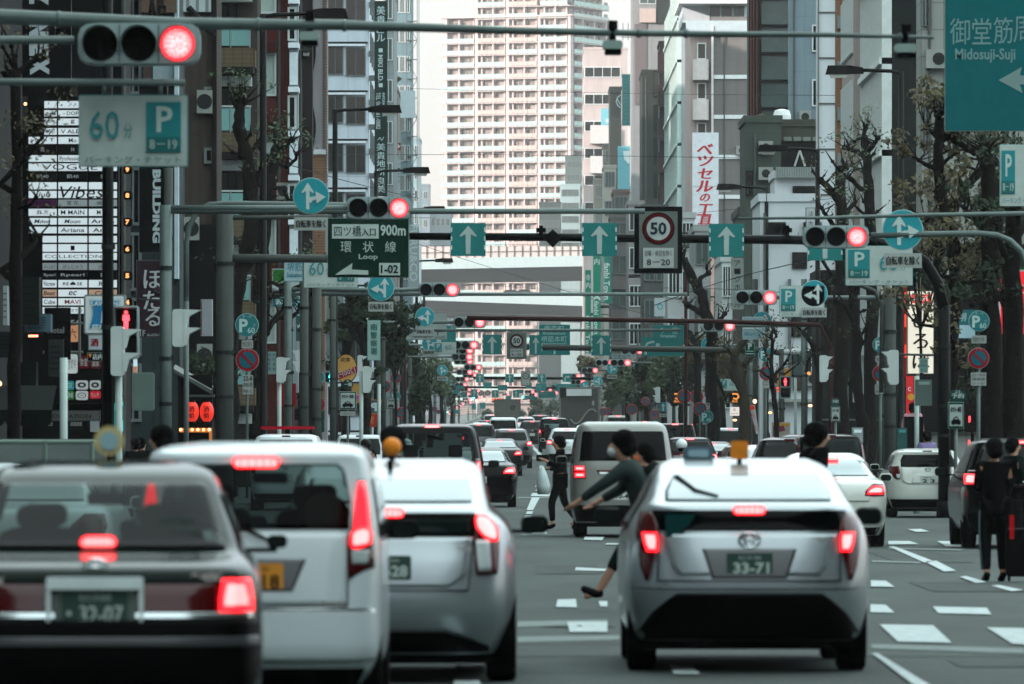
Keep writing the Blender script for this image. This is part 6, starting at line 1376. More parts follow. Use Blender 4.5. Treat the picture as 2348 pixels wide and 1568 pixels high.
# town and map boards
sign("map_board", "white city map board with arrow and small black lettering at left", "road sign", 968, 748, 114, 62, 58, (156, 166, 162), [('t', "長 堀", 950, 741, 40, 11, (66, 80, 78)), ('t', "東 長堀", 955, 760, 34, 11, (66, 80, 78)), ('t', "Higashinagahori", 968, 772, 48, 6, (66, 80, 78)), ('t', "200m先", 927, 748, 24, 6, (70, 84, 82)), ('t', "200m先", 1008, 773, 24, 6, (70, 84, 82)), ('l', [(1003, 768), (1003, 760), (1018, 760)], 2.2, (40, 96, 96))], rim=(120, 132, 128), rimw=1)
sign("town_sign", "blue town sign partly behind the map board", "road sign", 1028, 776, 34, 60, 54, SGN_G, [('t', "町", 1038, 752, 9, 14, (150, 176, 174))])
sign("town_sign", "small white Sakaisuji name plate behind the parking board at left", "road sign", 672, 616, 42, 58, 92, (150, 172, 176), [('t', "堺筋", 675, 612, 34, 20, (44, 120, 132)), ('t', "Sakaisu", 674, 630, 34, 11, (44, 110, 124))], rim=(90, 150, 156), rimw=1)
sign("town_sign", "blue board naming two towns above an upward arrow, mid picture", "road sign", 1271, 779, 71, 70, 59, SGN_G, [('t', "南森町", 1270, 753, 46, 13, (150, 182, 178), {'bold': .02}), ('t', "Minamimorimachi", 1270, 764, 52, 7, (140, 174, 170)), ('t', "堺筋本町", 1270, 777, 58, 14, (150, 182, 178), {'bold': .02}), ('t', "Sakaisuji-Hommachi", 1270, 788, 58, 5, (140, 174, 170)), ('p', arrow_up(1271, 793, 812, 7), (160, 184, 180))], rim=(90, 160, 156), rimw=.6)
sign("town_sign", "blue board with two large characters and Imazato below", "road sign", 1532, 781, 71, 71, 57, SGN_G, [('t', "今", 1517, 758, 15, 14, (150, 182, 178), {'bold': .02}), ('t', "里", 1547, 758, 13, 14, (150, 182, 178), {'bold': .02}), ('t', "Imazato", 1532, 770, 36, 7, (150, 180, 176)), ('r', 1503, 787, 1512, 795, (160, 182, 178))], rim=(90, 160, 156), rimw=.6)
sign("arrow_sign", "blue U-shaped arrow board left of the Imazato board", "road sign", 1484, 794, 27, 44, 57.5, SGN_G, [('l', [(1480, 812), (1480, 794), (1484, 787), (1494, 784), (1499, 784)], 5, (160, 182, 178))], GA)
sign("town_sign", "pale Minami name board behind the round arrow sign on the right", "road sign", 1727, 752, 50, 52, 64, (150, 170, 174), [('t', "南堀江", 1727, 739, 40, 13, (60, 128, 140)), ('t', "Minami Park", 1728, 765, 44, 10, (90, 140, 150)), ('r', 1702, 751, 1752, 754, (196, 206, 206))], rim=(190, 204, 204), rimw=1)
sign("parking_sign", "green parking sign with white letter and arrow beside the white building", "parking sign", 1719, 802, 22, 31, 60, (14, 92, 76), [('t', "P", 1719, 794, 9, 14, (190, 204, 200), {'bold': .04}), ('r', 1711, 804, 1727, 806, (150, 180, 172)), ('l', [(1711, 811), (1727, 811)], 2, (180, 200, 196))], rim=(170, 190, 186), rimw=.6)
for i, (px, py, w, h, s, lab) in enumerate(((1240, 888, 24, 18, 29, "tiny blue town board above the distant arrow signs"), (1298, 889, 46, 18, 29, "wide tiny blue board far up the avenue, right part"), (1254, 905, 40, 14, 27, "tiny teal board left of the box truck"), (1311, 903, 36, 9, 27, "low tiny teal board above the box truck"), (1046, 898, 14, 9, 28, "tiny teal board at the left tree line"), (1054, 887, 20, 7, 29, "tiny teal plate under the left far signals"), (1147, 939, 14, 13, 20, "faint blue board left of the small pale truck"), (1048, 944, 14, 9, 20, "faint blue board by the far left signals"), (1086, 932, 10, 14, 20, "faint blue board, farthest one"), (1106, 930, 13, 14, 20, "faint grey board with a round mark far away"), (1118, 882, 18, 12, 30, "teal board under the left part of the thin gantry"), (1152, 889, 22, 13, 29.3, "teal board between two distant arrow signs"), (1212, 884, 14, 14, 29.6, "teal board right of the small fifty sign"), (1216, 912, 20, 9, 26, "low teal board above the far queue"), (1192, 897, 16, 8, 27.5, "teal strip board by the green far light"), (1330, 893, 22, 9, 27.5, "teal strip board at the right tree line"), (1064, 905, 14, 12, 26, "teal board by the left far tree"), (1166, 912, 12, 10, 24, "small teal board over the pale truck"))):
 sign("town_sign", lab, "road sign", px, py, w, h, s, (30, 120, 120), [('t', "川口", px - w * .2, py - h * .1, w * .4, h * .4, (120, 170, 166))] if w > 20 else (), "far blue boards")
sign("signal_notice", "small white notice reading four characters above the paired traffic lights", "road sign", 1425, 816, 46, 10, 50, (150, 160, 158), [('t', "時差信号", 1425, 816, 42, 8, (80, 110, 120))])
sign("message_sign", "far electronic board with glowing orange characters", "road sign", 1141, 918, 27, 10, 26, (40, 40, 38), [('t', "渋滞注意", 1140, 916, 24, 5, (255, 110, 70), {'emit': 1.2}), ('t', "工事中", 1144, 920.5, 18, 3, (255, 110, 70), {'emit': 1.2})])
# no parking, round P, taxi stand signs
GN = "round no-parking signs on posts"
def noparking(px, py, r, s, label, post=True, plate=None, hide=0):
 it = [('t', "8－20", px, py - r * .86, r * .5, r * .18, (170, 120, 126)), ('c', px, py, r * .70, (16, 96, 108)), ('l', [(px - r * .5, py - r * .5), (px + r * .5, py + r * .5)], r * .2, (134, 22, 40))]
 root = sign("no_parking_sign", label, "road sign", px, py, 2 * r, 2 * r, s, (138, 20, 38), it, GN, rim=(160, 150, 150), rimw=r * .05, shape='circle')
 if post: pole_behind(root, s, px, py)
def pole_behind(root, s, px, py, r=.035):
 g = G(F / s); z = Z(py, s); MB().tube([(0, .08, -(z - g)), (0, .08, .2)], r, 8).build("post", M_POLE, root, smooth=True)
def plate(px, py, w, h, s, label, lines, col=(160, 166, 162), tc=(50, 54, 52), rim=None, group="small white supplementary plates"):
 n = len(lines); it = [('t', t, px, py - h * .5 + h * (i + .5) / n, w * .86, h * .72 / n, tc, {'bold': .02}) for i, t in enumerate(lines)]
 return sign("notice_plate", label, "notice plate", px, py, w, h, s, col, it, group, rim=rim, rimw=.8 if rim else 0)
def roundP(px, py, r, s, label, sub=True, post=True):
 it = [('t', "P", px - r * .28, py + r * .05, r * .75, r * 1.15, (176, 196, 192), {'bold': .03}), ('t', "60", px + r * .36, py + r * .45, r * .62, r * .5, (160, 186, 182), {'bold': .02}), ('t', "8－19", px + r * .02, py - r * .72, r * .72, r * .22, (150, 178, 174)), ('t', "分", px + r * .62, py, r * .22, r * .24, (150, 178, 174))]
 root = sign("parking_disc", label, "parking sign", px, py, 2 * r, 2 * r, s, (16, 112, 116), it, "round parking signs", rim=(150, 176, 174), rimw=r * .05, shape='circle')
 if post: pole_behind(root, s, px, py)
roundP(566, 745, 27, 90, "round sixty minute parking sign between the two dark trunks at left"); noparking(567, 825, 27, 90, "no-parking sign below the parking disc between the dark trunks", False)
plate(567, 789, 26, 18, 90, "small plate between the disc and no-parking sign at the dark trunks", ["休日除く"]); plate(568, 882, 24, 44, 90, "tall plate under the no-parking sign at the dark trunks", ["22-8", "自転車", "除く"])
roundP(724, 865, 20, 76, "round parking disc right of the pale utility pole at left"); noparking(724, 927, 21.5, 76, "no-parking sign behind the estate car's red light bar", False); plate(721, 897, 26, 12, 76, "wide plate between parking disc and no-parking sign at left", ["日曜休日を除く"]); plate(727, 958, 12, 26, 76, "narrow plate right of the red light bar", ["車両", "通行", "止"])
noparking(907, 867, 12.5, 52, "no-parking sign high on the post left of the green trees"); plate(908, 884, 16, 14, 52, "plate with small text under the high no-parking sign", ["駐車余地", "なし"]); noparking(882, 886, 14, 54, "half hidden no-parking sign left of the high one", False)
noparking(920, 946, 13, 50, "low no-parking sign right of the taxi plate"); noparking(945, 923, 10, 44, "no-parking sign on a white post before the green trees"); noparking(961, 931, 7, 38, "small narrow no-parking sign in front of the green trees")
noparking(996, 937, 6, 30, "tiny no-parking sign at the foot of the green trees"); noparking(1005, 944, 5, 28, "tiniest no-parking sign at the foot of the green trees", False)
roundP(906, 909, 12, 52, "small parking disc behind the taxi stand plate", post=False)
noparking(1597, 909, 16, 54, "no-parking sign left of the brown pole on the right", False); noparking(1568, 909, 16.5, 56, "no-parking sign crossed by the brown pole"); noparking(1604, 937, 15.5, 58, "no-parking sign lower left of the round parking disc"); roundP(1619, 955, 16, 58, "round parking disc low between two trunks"); plate(1620, 931, 14, 15, 58, "small text plate beside the lower no-parking sign", ["日曜", "除く"])
noparking(1448, 938, 12.5, 44, "no-parking sign on its own post in front of the right trees"); noparking(1500, 949, 10.5, 42, "small no-parking sign right of the free-standing one"); noparking(1382, 944, 9.5, 36, "no-parking sign beside the box truck, left of a pair"); noparking(1391, 943, 9, 35, "no-parking sign beside the box truck, right of a pair", False)
noparking(1479, 920, 10, 42, "thin-rimmed round sign among the right leaves", False)
noparking(1756, 856, 16, 66, "no-parking sign behind the thin bare tree"); roundP(1754, 813, 16, 66, "parking disc behind the thin bare tree", post=False); plate(1756, 882, 17, 16, 66, "three-line plate behind the thin bare tree", ["22－8は", "車両進入", "タクシー"])
roundP(2018, 790, 18, 104, "parking disc left of the right-hand grey post", post=False); noparking(2018, 856, 18.5, 104, "no-parking sign left of the right-hand grey post"); plate(2019, 823, 24, 14, 104, "plate under the parking disc left of the grey post", ["休日除く"]); plate(2018, 892, 25, 22, 104, "plate under the no-parking sign left of the grey post", ["二輪車", "除く"])
roundP(2244, 736, 24, 126, "large parking disc at the right among dark branches", post=False); noparking(2243, 821, 24.5, 126, "large no-parking sign at the right under the parking disc"); plate(2244, 778, 34, 18, 126, "plate between large disc and large no-parking sign", ["日曜休日を除く"]); plate(2243, 869, 35, 30, 126, "three-line plate under the large no-parking sign", ["22－8は", "貨物車", "タクシー除く"])
sign("round_arrow_sign", "teal side-on round sign left of the pedestrian post at right", "road sign", 1520, 933, 12, 22, 50, (24, 110, 120), [('p', arrow_up(1520, 925, 942, 4), (170, 190, 190))], GR); plate(1520, 952, 16, 8, 50, "white plate under the teal oval sign", ["補助"])
def taxi_sign(px, py, w, h, s, label, txt, top=None, post=True):
 u = w / 100.0
 car = [(px - 30*u, py + h*.33), (px - 30*u, py + h*.21), (px - 20*u, py + h*.17), (px - 13*u, py + h*.07), (px + 12*u, py + h*.07), (px + 20*u, py + h*.17), (px + 30*u, py + h*.21), (px + 30*u, py + h*.33)]
 it = [('r', px - w*.41, py - h*.41, px + w*.41, py + h*.41, (164, 174, 170)), ('t', txt, px, py - h*.22, w*.66, h*.2, (36, 46, 44), {'bold': .05}), ('p', car, (22, 28, 28)), ('p', [(px - 11*u, py + h*.15), (px - 7*u, py + h*.09), (px + 7*u, py + h*.09), (px + 13*u, py + h*.15)], (150, 160, 158)),
   ('c', px - 18*u, py + h*.33, 5.5*u, (22, 28, 28)), ('c', px + 18*u, py + h*.33, 5.5*u, (22, 28, 28)), ('r', px - 4*u, py + h*.03, px + 4*u, py + h*.07, (22, 28, 28))]
 r = sign("taxi_sign", label, "taxi sign", px, py, w, h, s, (24, 84, 72), it, "taxi stand signs", rim=(150, 166, 160), rimw=w * .03, rnd=w * .03)
 if post: pole_behind(r, s, px, py)
 return r
taxi_sign(797, 918, 40, 42, 80, "taxi stand sign with black cab drawing at left, largest", "タクシー乗場"); plate(797, 948, 34, 10, 80, "pale plate under the left taxi sign", ["一般タクシー"], tc=(90, 96, 92))
sign("taxi_badge", "dark green oval badge above the left taxi sign", "taxi sign", 797, 881, 25, 23, 80, (16, 62, 56), [('t', "一般", 798, 881, 18, 9, (180, 194, 190), {'bold': .04}), ('t', "6", 797, 873, 4, 5, (180, 194, 190))], shape='circle')
taxi_sign(896, 924, 22, 26, 55, "small taxi sign with a front-view cab, near the orange parking banner", "TAXI")
taxi_sign(1915, 949, 21, 37, 90, "taxi stand sign between trunks on the right", "タクシー乗場"); sign("taxi_badge", "round reservation badge over the right taxi sign", "taxi sign", 1914, 921, 21, 21, 90, (50, 84, 80), [('t', "予約", 1914, 920, 14, 8, (170, 184, 180), {'bold': .05})], shape='circle')
taxi_sign(2191, 952, 36, 61, 122, "taxi stand sign in front of the dark curved gantry post", "タクシー乗場"); sign("taxi_badge", "large round reservation badge over the rightmost taxi sign", "taxi sign", 2195, 907, 41, 28, 122, (44, 84, 82), [('t', "予約", 2195, 907, 28, 12, (170, 184, 180), {'bold': .05}), ('t', "23", 2195, 898, 12, 6, (160, 176, 172))], shape='circle')
# ---- shop signs, left
sign("shop_sign", "black tower sign with huge white rotated letters at upper left", "shop sign", 107, 105, 112, 232, 113.2, (14, 14, 16), [('t', "Z", 89, -8, 40, 44, (178, 186, 190), {'rot': -90, 'bold': .06}), ('r', 67, 35, 112, 48, (178, 186, 190)), ('t', "N", 89, 67, 30, 44, (178, 186, 190), {'rot': -90, 'bold': .08}), ('t', "E", 89, 113, 30, 44, (178, 186, 190), {'rot': -90, 'bold': .08}), ('t', "X", 91, 152, 40, 44, (178, 186, 190), {'rot': -90, 'bold': .08})])
rows = [(232, 248, 1, ["", "〆〆", ""]), (253, 267, 1, ["evel", "DOP", ""]), (272, 287, 1, ["y One", "g", ""]), (294, 309, 1, ["MARKET", "V ALEX", ""]), (314, 330, 1, ["yumi T", "Mo", "a"]), (335, 351, 0, ["風", "林", "◆"]), (356, 371, 1, ["", "Professional", ""]), (375, 392, 1, ["", "", ""]), (397, 412, 0, ["凱40", "凱40", "凱"]), (418, 434, 1, ["", "", ""]), (438, 454, 1, ["club", "", ""]), (458, 473, 2, ["漫点酒吧", "雪 花", "梅 林"]), (479, 495, 1, ["群 芳", "M MAIN", "M W"]), (500, 515, 1, ["Moon", "Moon", "Ari  a"]), (520, 535, 1, ["", "Ariana", "Ari a"]), (541, 556, 1, ["", "", ""]), (560, 577, 1, ["", "▮", ""]), (580, 596, 1, ["", "", ""]), (603, 619, 3, ["ぽんじゅう", "ぽんじゅう", "ぽん"]), (624, 638, 0, ["Rpearl", "Rpearl", "R"]), (642, 659, 1, ["Ncrew", "RE♠SE", "RE"]), (664, 680, 4, ["Beat", "ec", "Cast"]), (684, 700, 1, ["Cube", "MAVI", ""]), (704, 719, 1, ["○ ウリリパ", "カラオケ館", ""])]
tb = sign("tenant_board", "tall black board with rows of white lit shop name panels at left", "tenant board", 168, 555, 208, 668, 113.5, (12, 13, 14), (), depth=.3)
tcols = [(66, 130), (134, 200), (204, 268)]
def q_(a, b): return ((a - 168) / 113.5, (555 - b) / 113.5)
M_PAN = [C3((18, 20, 22), .4), M("panel_lit", (186, 196, 200), .4, emit=.18, var=.06), C3((96, 44, 92), .4), M("panel_grey", (128, 136, 138), .4, emit=.1, var=.1), M("panel_tan", (168, 138, 116), .4, emit=.12, var=.06)]
for (y0, y1, k, ts) in rows:
 for (x0, x1), t in zip(tcols, ts):
  if y0 < 312 and x0 < 100: x0 = 102
  if y0 > 540: x0 += 0 if x0 > 100 else 32;
  kk = k
  if k == 2 and x0 > 130: kk = 3
  if k == 4 and 130 < x0 < 200: kk = 1
  a = q_(x0, y1); b = q_(x1, y0); p = MB().prism([(a[0], a[1]), (b[0], a[1]), (b[0], b[1]), (a[0], b[1])], -.06, 0).build("name_panel", M_PAN[kk], tb)
  if t:
   m = MB(); c = q_((x0 + x1) / 2, (y0 + y1) / 2); w = min(x1 - x0 - 6, 9 * len(t)) / 113.5
   add_text(m, t, c[0], c[1], w, (y1 - y0) * .62 / 113.5, -.068, slant=.25 if t in ("club", "Vi", "Vibe", "es", "b", "Beat", "Cast", "Moon", "ec") else 0, bold=.01); m.build("lettering", C3((188, 190, 192), .5) if kk == 0 else C3((150, 24, 40), .5) if t == "MAVI" else C3((34, 36, 40), .5), p)
for i, (x0, y0, x1, y1, c, t) in enumerate(((104, 746, 120, 784, (84, 78, 92), "夕"), (124, 746, 150, 784, (190, 134, 96), "八"), (153, 746, 180, 784, (190, 134, 96), "六"), (153, 812, 178, 856, (176, 184, 184), "かのや"), (180, 815, 205, 845, (70, 20, 26), "食堂"), (207, 820, 232, 845, (64, 20, 26), "酒家"), (150, 873, 170, 894, (14, 110, 112), "汉"), (174, 872, 202, 893, (156, 162, 162), "◎"), (206, 872, 231, 893, (150, 156, 156), "◎"), (150, 896, 170, 916, (44, 96, 50), "UNI"), (174, 896, 202, 917, (156, 162, 162), "⊖"), (206, 896, 231, 914, (160, 24, 34), "ちんや"))):
 a = q_(x0, y1); b = q_(x1, y0); p = MB().prism(rrect(a[0], b[0], a[1], b[1], .04, 2), -.06, 0).build("name_panel", C3(c, .4, emit=.12), tb)
 m = MB(); add_text(m, t, (a[0] + b[0]) / 2, (a[1] + b[1]) / 2, (b[0] - a[0]) * .7, min((b[1] - a[1]) * .6, .25), -.068, bold=.02); m.build("lettering", C3((40, 34, 34), .5) if sum(c) > 330 else C3((190, 196, 196), .5), p)
m = MB(); add_text(m, "KI", (160 - 168) / 113.5, (555 - 745) / 113.5, .36, .2, -.02, slant=.3, bold=.02); m.build("lettering", C3((186, 190, 190), .5), tb)
for tx, x, y, w, h, sl in (("VOGUE", 160, 383, 128, 13, 0), ("Vibes", 186, 441, 104, 27, .3), ("COLLECTION", 168, 588, 130, 7, 0)):
 m = MB(); c = q_(x, y); add_text(m, tx, c[0], c[1], w / 113.5, h / 113.5, -.072, slant=sl, bold=0); m.build("lettering", C3((34, 36, 40), .5), tb)
m = MB(); g = lambda a, b: ((a - 168) / 113.5, -.25, (555 - b) / 113.5)
for a, b in (((100, 742), (192, 742)), ((100, 808), (192, 808)), ((143, 742), (143, 808)), ((184, 700), (184, 830))): m.tube([g(*a), g(*b)], .03, 6)
m.build("front_rail", C3((110, 114, 110), .5), tb)
sign("information_board", "grey lit board reading INFORMATION above shop photos", "shop sign", 158, 953, 142, 26, 114.6, (98, 100, 98), [('t', "INFORMATION", 152, 954, 114, 9, (40, 42, 40), {'bold': .01})], rim=(70, 72, 70), rimw=2, depth=.3)
m = sign("menu_window", "dark shop window with rows of small lit notices below the information board", "shop window", 165, 990, 100, 36, 114.7, (10, 11, 12), [('r', 100, 966, 122, 986, (28, 30, 32)), ('r', 160, 966, 190, 986, (30, 32, 34)), ('t', "≡≡≡≡", 111, 972, 20, 8, (150, 150, 150)), ('t', "≡≡≡≡", 175, 972, 26, 8, (150, 150, 150)), ('r', 207, 965, 228, 990, (150, 156, 158))])
sign("shop_sign", "black hanging sign with a curved white logo, half lit at lower left", "shop sign", 132, 765, 60, 120, 130, (12, 13, 14), [('t', "Hotel", 128, 757, 38, 14, (150, 150, 150), {'bold': .01})])
for i, (x, y, w, h, c, lab) in enumerate(((68, 690, 44, 110, (40, 50, 47), "grey-green box sign side at far left above the awning"), (86, 740, 60, 40, (84, 108, 118), "pale blue box sign at far left"), (14, 790, 40, 60, (56, 62, 62), "grey box sign at the left edge"), (58, 870, 50, 80, (34, 42, 40), "grey cabinet sign beside the black hanging sign"), (128, 820, 34, 84, (70, 76, 74), "grey side of a box sign behind the pale post"), (12, 700, 10, 90, (150, 156, 156), "thin white vertical strip sign at the left edge"))):
 sign("box_sign", lab, "shop sign", x, y, w, h, 133 - i * .7, c, [('l', [(x - w * .35, y - h * .3 + h * .15 * j), (x + w * .3, y - h * .3 + h * .15 * j)], h * .035, tuple(int(v * .6) for v in c)) for j in range(5)], "grey box signs at far left", depth=.5)
aw = empty("awning", W(60, 905, 140)); tag(aw, "dark green scalloped shop awning at lower left", "awning")
m = MB(); m.add([(-.45, 0, .15), (.5, 0, .15), (.5, -1.2, -.25), (-.45, -1.2, -.25), (-.45, -1.2, -.42), (.5, -1.2, -.42)], [(0, 1, 2, 3), (3, 2, 5, 4)]); m.build("canvas", C3((22, 34, 32), .8), aw)
for k in range(5): MB().prism(circ(-.36 + .19 * k, -.42, .095, 10), -1.21, -1.19).build("scallop", C3((22, 34, 32), .8), aw)
for (x, y, r, s, lab) in ((108, 904, 3.2, 118, "small warm bulb beside the awning"), (3, 880, 6, 140, "orange glowing lamp at the left edge"), (20, 940, 4, 139, "low orange lamp at the left edge"), (62, 241, 3.5, 112.5, "small bright lamp above the tenant board")):
 tag(MB().ball((0, 0, 0), r / s, r / s, r / s, 10, 8).build("bulb", M("bulb_warm", (255, 170, 110), .4, emit=1.4, var=0), loc=W(x, y, s) + Vector((0, -.5, 0)), smooth=True), lab, "lamp")
sign("pixel_lamp", "bright short red-lit strip below the blue box sign", "lamp", 76, 770, 22, 5, 118, (255, 140, 110), (), emit=1.0)
# convenience store sign on a pole
cv = sign("shop_sign", "blue and white convenience store sign shaped like a shield, behind the black column", "shop sign", 240, 721, 96, 92, 131, (150, 160, 160), [
 ('p', [(204, 686), (278, 686), (272, 706), (272, 722), (284, 758), (262, 752), (240, 762), (218, 752), (200, 758), (210, 722), (210, 706)], (160, 180, 186)),
 ('p', [(209, 690), (273, 690), (268, 706), (268, 723), (278, 752), (262, 747), (240, 756), (220, 747), (206, 752), (214, 723), (214, 706)], (34, 120, 158)),
 ('t', "LAWSON", 240, 696, 60, 11, (180, 196, 200), {'bold': .05}), ('p', [(236, 708), (244, 708), (247, 716), (249, 741), (231, 741), (233, 716)], (170, 188, 192)), ('t', "STATION", 241, 749, 60, 10, (180, 196, 200), {'bold': .05})], rim=(120, 130, 128), rimw=4, rnd=7, depth=.3, emit=.12)
sign("shop_sign", "white panel with a red liquor character below the shield sign", "shop sign", 222, 785, 40, 36, 131, (170, 180, 182), [('t', "酒", 217, 785, 17, 17, (140, 20, 46), {'bold': .05})], depth=.3, rim=(120, 130, 128), rimw=2)
sign("shop_sign", "black panel with white characters under the liquor panel", "shop sign", 222, 818, 44, 20, 131, (16, 20, 20), [('t', "店内", 224, 818, 22, 13, (186, 194, 194), {'bold': .05}), ('p', [(203, 812), (210, 811), (207, 821)], (220, 140, 50))], depth=.3, rim=(130, 140, 138), rimw=1.5)
for k, (n_, y) in enumerate((("9", 389), ("8", 448), ("7", 509), ("6", 571), ("5", 632), ("4", 693))):
 sign("floor_sign", "black floor number sign with orange digit %s beside the tenant board" % {"9":"nine","8":"eight","7":"seven","6":"six","5":"five","4":"four"}[n_], "shop sign", 293, y, 20, 20, 114.5, (16, 17, 18), [('t', n_, 292, y, 9, 11, (235, 150, 90), {'bold': .05, 'emit': .5})], "floor number signs", rnd=4, depth=.3)
sign("shop_sign", "black vertical sign reading BUILDING in rotated white letters", "shop sign", 351, 380, 64, 396, 108, (10, 11, 12), [('t', "BUILDING", 359, 473, 168, 19, (176, 188, 190), {'rot': -90, 'bold': .05})], depth=.5)
sign("shop_sign", "brown-grey vertical sign with white brush writing beside the utility pole", "shop sign", 345, 685, 66, 178, 109, (72, 58, 66), [('t', "ほ", 349, 640, 38, 42, (186, 190, 192), {'bold': .03}), ('t', "た", 348, 688, 38, 42, (186, 190, 192), {'bold': .03}), ('t', "る", 351, 728, 34, 40, (186, 190, 192), {'bold': .03}), ('t', "1F", 327, 764, 12, 14, (180, 186, 186), {'bold': .01}), ('t', "06-6575-7", 352, 768, 30, 6, (170, 176, 176)), ('t', "THEATER", 373, 650, 70, 6, (110, 50, 64), {'rot': -90})], rim=(104, 96, 98), rimw=2, depth=.4)
sign("blank_sign", "blank grey-green back of a traffic panel behind the red man light", "panel", 328, 898, 52, 88, 120, (112, 128, 122), (), rim=(128, 144, 138), rimw=2, rnd=6)
sign("poster_screen", "tall teal lit screen with black characters behind the black column", "shop sign", 272, 955, 20, 70, 112.9, (40, 150, 150), [('t', "の島", 272, 918, 18, 10, (200, 206, 206), {'bold': .03}), ('p', [(263, 940), (282, 930), (282, 962), (263, 985)], (16, 70, 72))], emit=.35)
sign("box_sign", "white lit box sign side beside the dark ribbed wall", "shop sign", 473, 728, 26, 84, 95, (156, 160, 162), [('r', 461, 690, 463, 768, (110, 60, 64))], depth=.5)
sign("neon_strip", "thin multicoloured lit vertical sign left of the grey traffic panel", "shop sign", 310, 830, 9, 76, 118, (150, 170, 180), [('r', 306, 808, 314, 822, (200, 90, 60)), ('r', 306, 840, 314, 862, (230, 150, 110))], emit=.3)
# lanterns
for i, (x, lab) in enumerate(((440, "red paper lantern, left of the pair under the small roof"), (474, "red paper lantern, right of the pair under the small roof"))):
 o = empty("lantern", W(x, 944, 106)); tag(o, lab, "lantern", "red lanterns")
 MB().ball((0, 0, 0), .15, .15, .235, 18, 14).build("shade", M("lantern_red", (190, 40, 26), .5, emit=.32, var=.25, scale=6), o, smooth=True); MB().tube([(0, 0, .21), (0, 0, .26)], .08, 12).build("cap", M_RUB, o); MB().tube([(0, 0, -.26), (0, 0, -.21)], .08, 12).build("cap", M_RUB, o)
 m = MB(); add_text(m, "酒", 0, .06, .12, .12, -.155, bold=.04); add_text(m, "処", 0, -.08, .12, .12, -.155, bold=.04); m.build("lettering", C3((24, 18, 18), .6), o)
rf = empty("lantern_stall", W(455, 1000, 104)); tag(rf, "small roof and bulb-lined, self-glowing frame around the red lanterns", "stall")
q2 = lambda a, b: ((a - 455) / 104, (1000 - b) / 104)
m = MB(); m.add([(-.55, -.3, q2(0, 845)[1]), (.30, -.3, q2(0, 895)[1]), (.30, .8, q2(0, 895)[1] + .1), (-.55, .8, q2(0, 845)[1] + .1)], [(0, 1, 2, 3)]); m.prism([(-.55, q2(0, 845)[1]), (.30, q2(0, 897)[1]), (.30, q2(0, 904)[1]), (-.55, q2(0, 852)[1])], -.34, -.3); m.build("roof", C3((96, 104, 100), .6), rf)
MB().box(-.28, .36, -.35, .1, q2(0, 910)[1], q2(0, 905)[1]).build("lantern_bar", C3((86, 90, 88), .6), rf)
fr = MB().box(-.42, .3, -.2, -.1, q2(0, 991)[1], q2(0, 981)[1]); fr.box(.24, .3, -.2, -.1, q2(0, 1010)[1], q2(0, 991)[1]); fr = fr.build("frame", C3((150, 90, 40), .5, emit=.25), rf)  # frame glows by itself in place of light from its bulbs
for k in range(6): MB().ball((-.38 + .125 * k, -.24, q2(0, 985)[1]), .032, .032, .032, 8, 6).build("bulb", M("bulb_warm", (255, 170, 110)), fr, smooth=True)
MB().box(-.46, .3, 0, .3, -.2, q2(0, 860)[1]).build("dark_wall", C3((30, 30, 30), .7), rf)
# middle left shop signs
sign("shop_sign", "green, white and blue convenience store box sign between tree branches", "shop sign", 655, 659, 62, 86, 66, (170, 182, 184), [('r', 626, 618, 682, 645, (34, 108, 40)), ('t', "Family", 641, 667, 32, 12, (60, 90, 96)), ('r', 625, 680, 685, 702, (28, 112, 118)), ('t', "酒たばこ", 657, 692, 50, 12, (180, 196, 196), {'bold': .05})], depth=.5)
MI = sign("shop_sign", "tall dark green vertical sign with white characters and rotated MIKI BLD. lettering", "shop sign", 873, 226, 29, 448, 35, (22, 62, 60), [('t', c, 873, y, 19, h, (180, 196, 196), {'bold': .03}) for c, y, h in (("美", 24, 20), ("貴", 46, 20), ("ビ", 68, 16), ("ル", 87, 17), ("美", 337, 17), ("貴", 357, 17), ("地", 375, 16), ("所", 394, 16), ("良", 415, 17), ("美", 433, 17))] + [('r', 868, 111, 877, 120, (180, 196, 196)), ('t', "MIKI BLD.", 872, 157, 62, 11, (180, 196, 196), {'rot': -90, 'bold': .02}), ('r', 868, 191, 877, 200, (180, 196, 196)), ('t', "TEL 06-6261-0082", 867, 254, 84, 10, (180, 196, 196), {'rot': -90, 'bold': .01}), ('t', "INFORMATION", 879, 240, 54, 6, (170, 188, 188), {'rot': -90}), ('l', [(866, 321), (871, 315), (875, 322), (880, 314)], 1.4, (180, 196, 196))], depth=.4, rim=(14, 40, 40), rimw=1)
sign("shop_sign", "blank white box sign under the blue-grey glass building", "shop sign", 935, 239, 34, 63, 24, (176, 188, 192), (), depth=.3)
sign("shop_sign", "white vertical sign with small grey characters far on the left", "shop sign", 914, 405, 8, 90, 26, (160, 170, 172), [('t', c, 914, 350 + 13 * i, 6, 9, (60, 70, 74)) for i, c in enumerate("アイシーエル")])
sign("shop_sign", "red corner mark sign on the grey building far left", "shop sign", 915, 336, 7, 16, 26.5, (120, 24, 50), [('p', [(912, 330), (918, 336), (912, 340)], (190, 190, 192))])
sign("shop_sign", "tall pale sign with rotated letters & co beside the flyover end", "shop sign", 948, 600, 26, 160, 40, (150, 160, 160), [('t', "FURU&CO", 948, 580, 130, 18, (176, 188, 188), {'rot': -90, 'bold': .02})], depth=.4)
PO = sign("police_signboard", "white vertical signboard with four green characters on a grey pole", "signboard", 857, 780, 31, 93, 71, (146, 168, 164), [('t', c, 857, 750 + 18.5 * i, 15, 15, (20, 104, 96), {'bold': .04}) for i, c in enumerate("南警察署")], rim=(60, 128, 120), rimw=1.2)
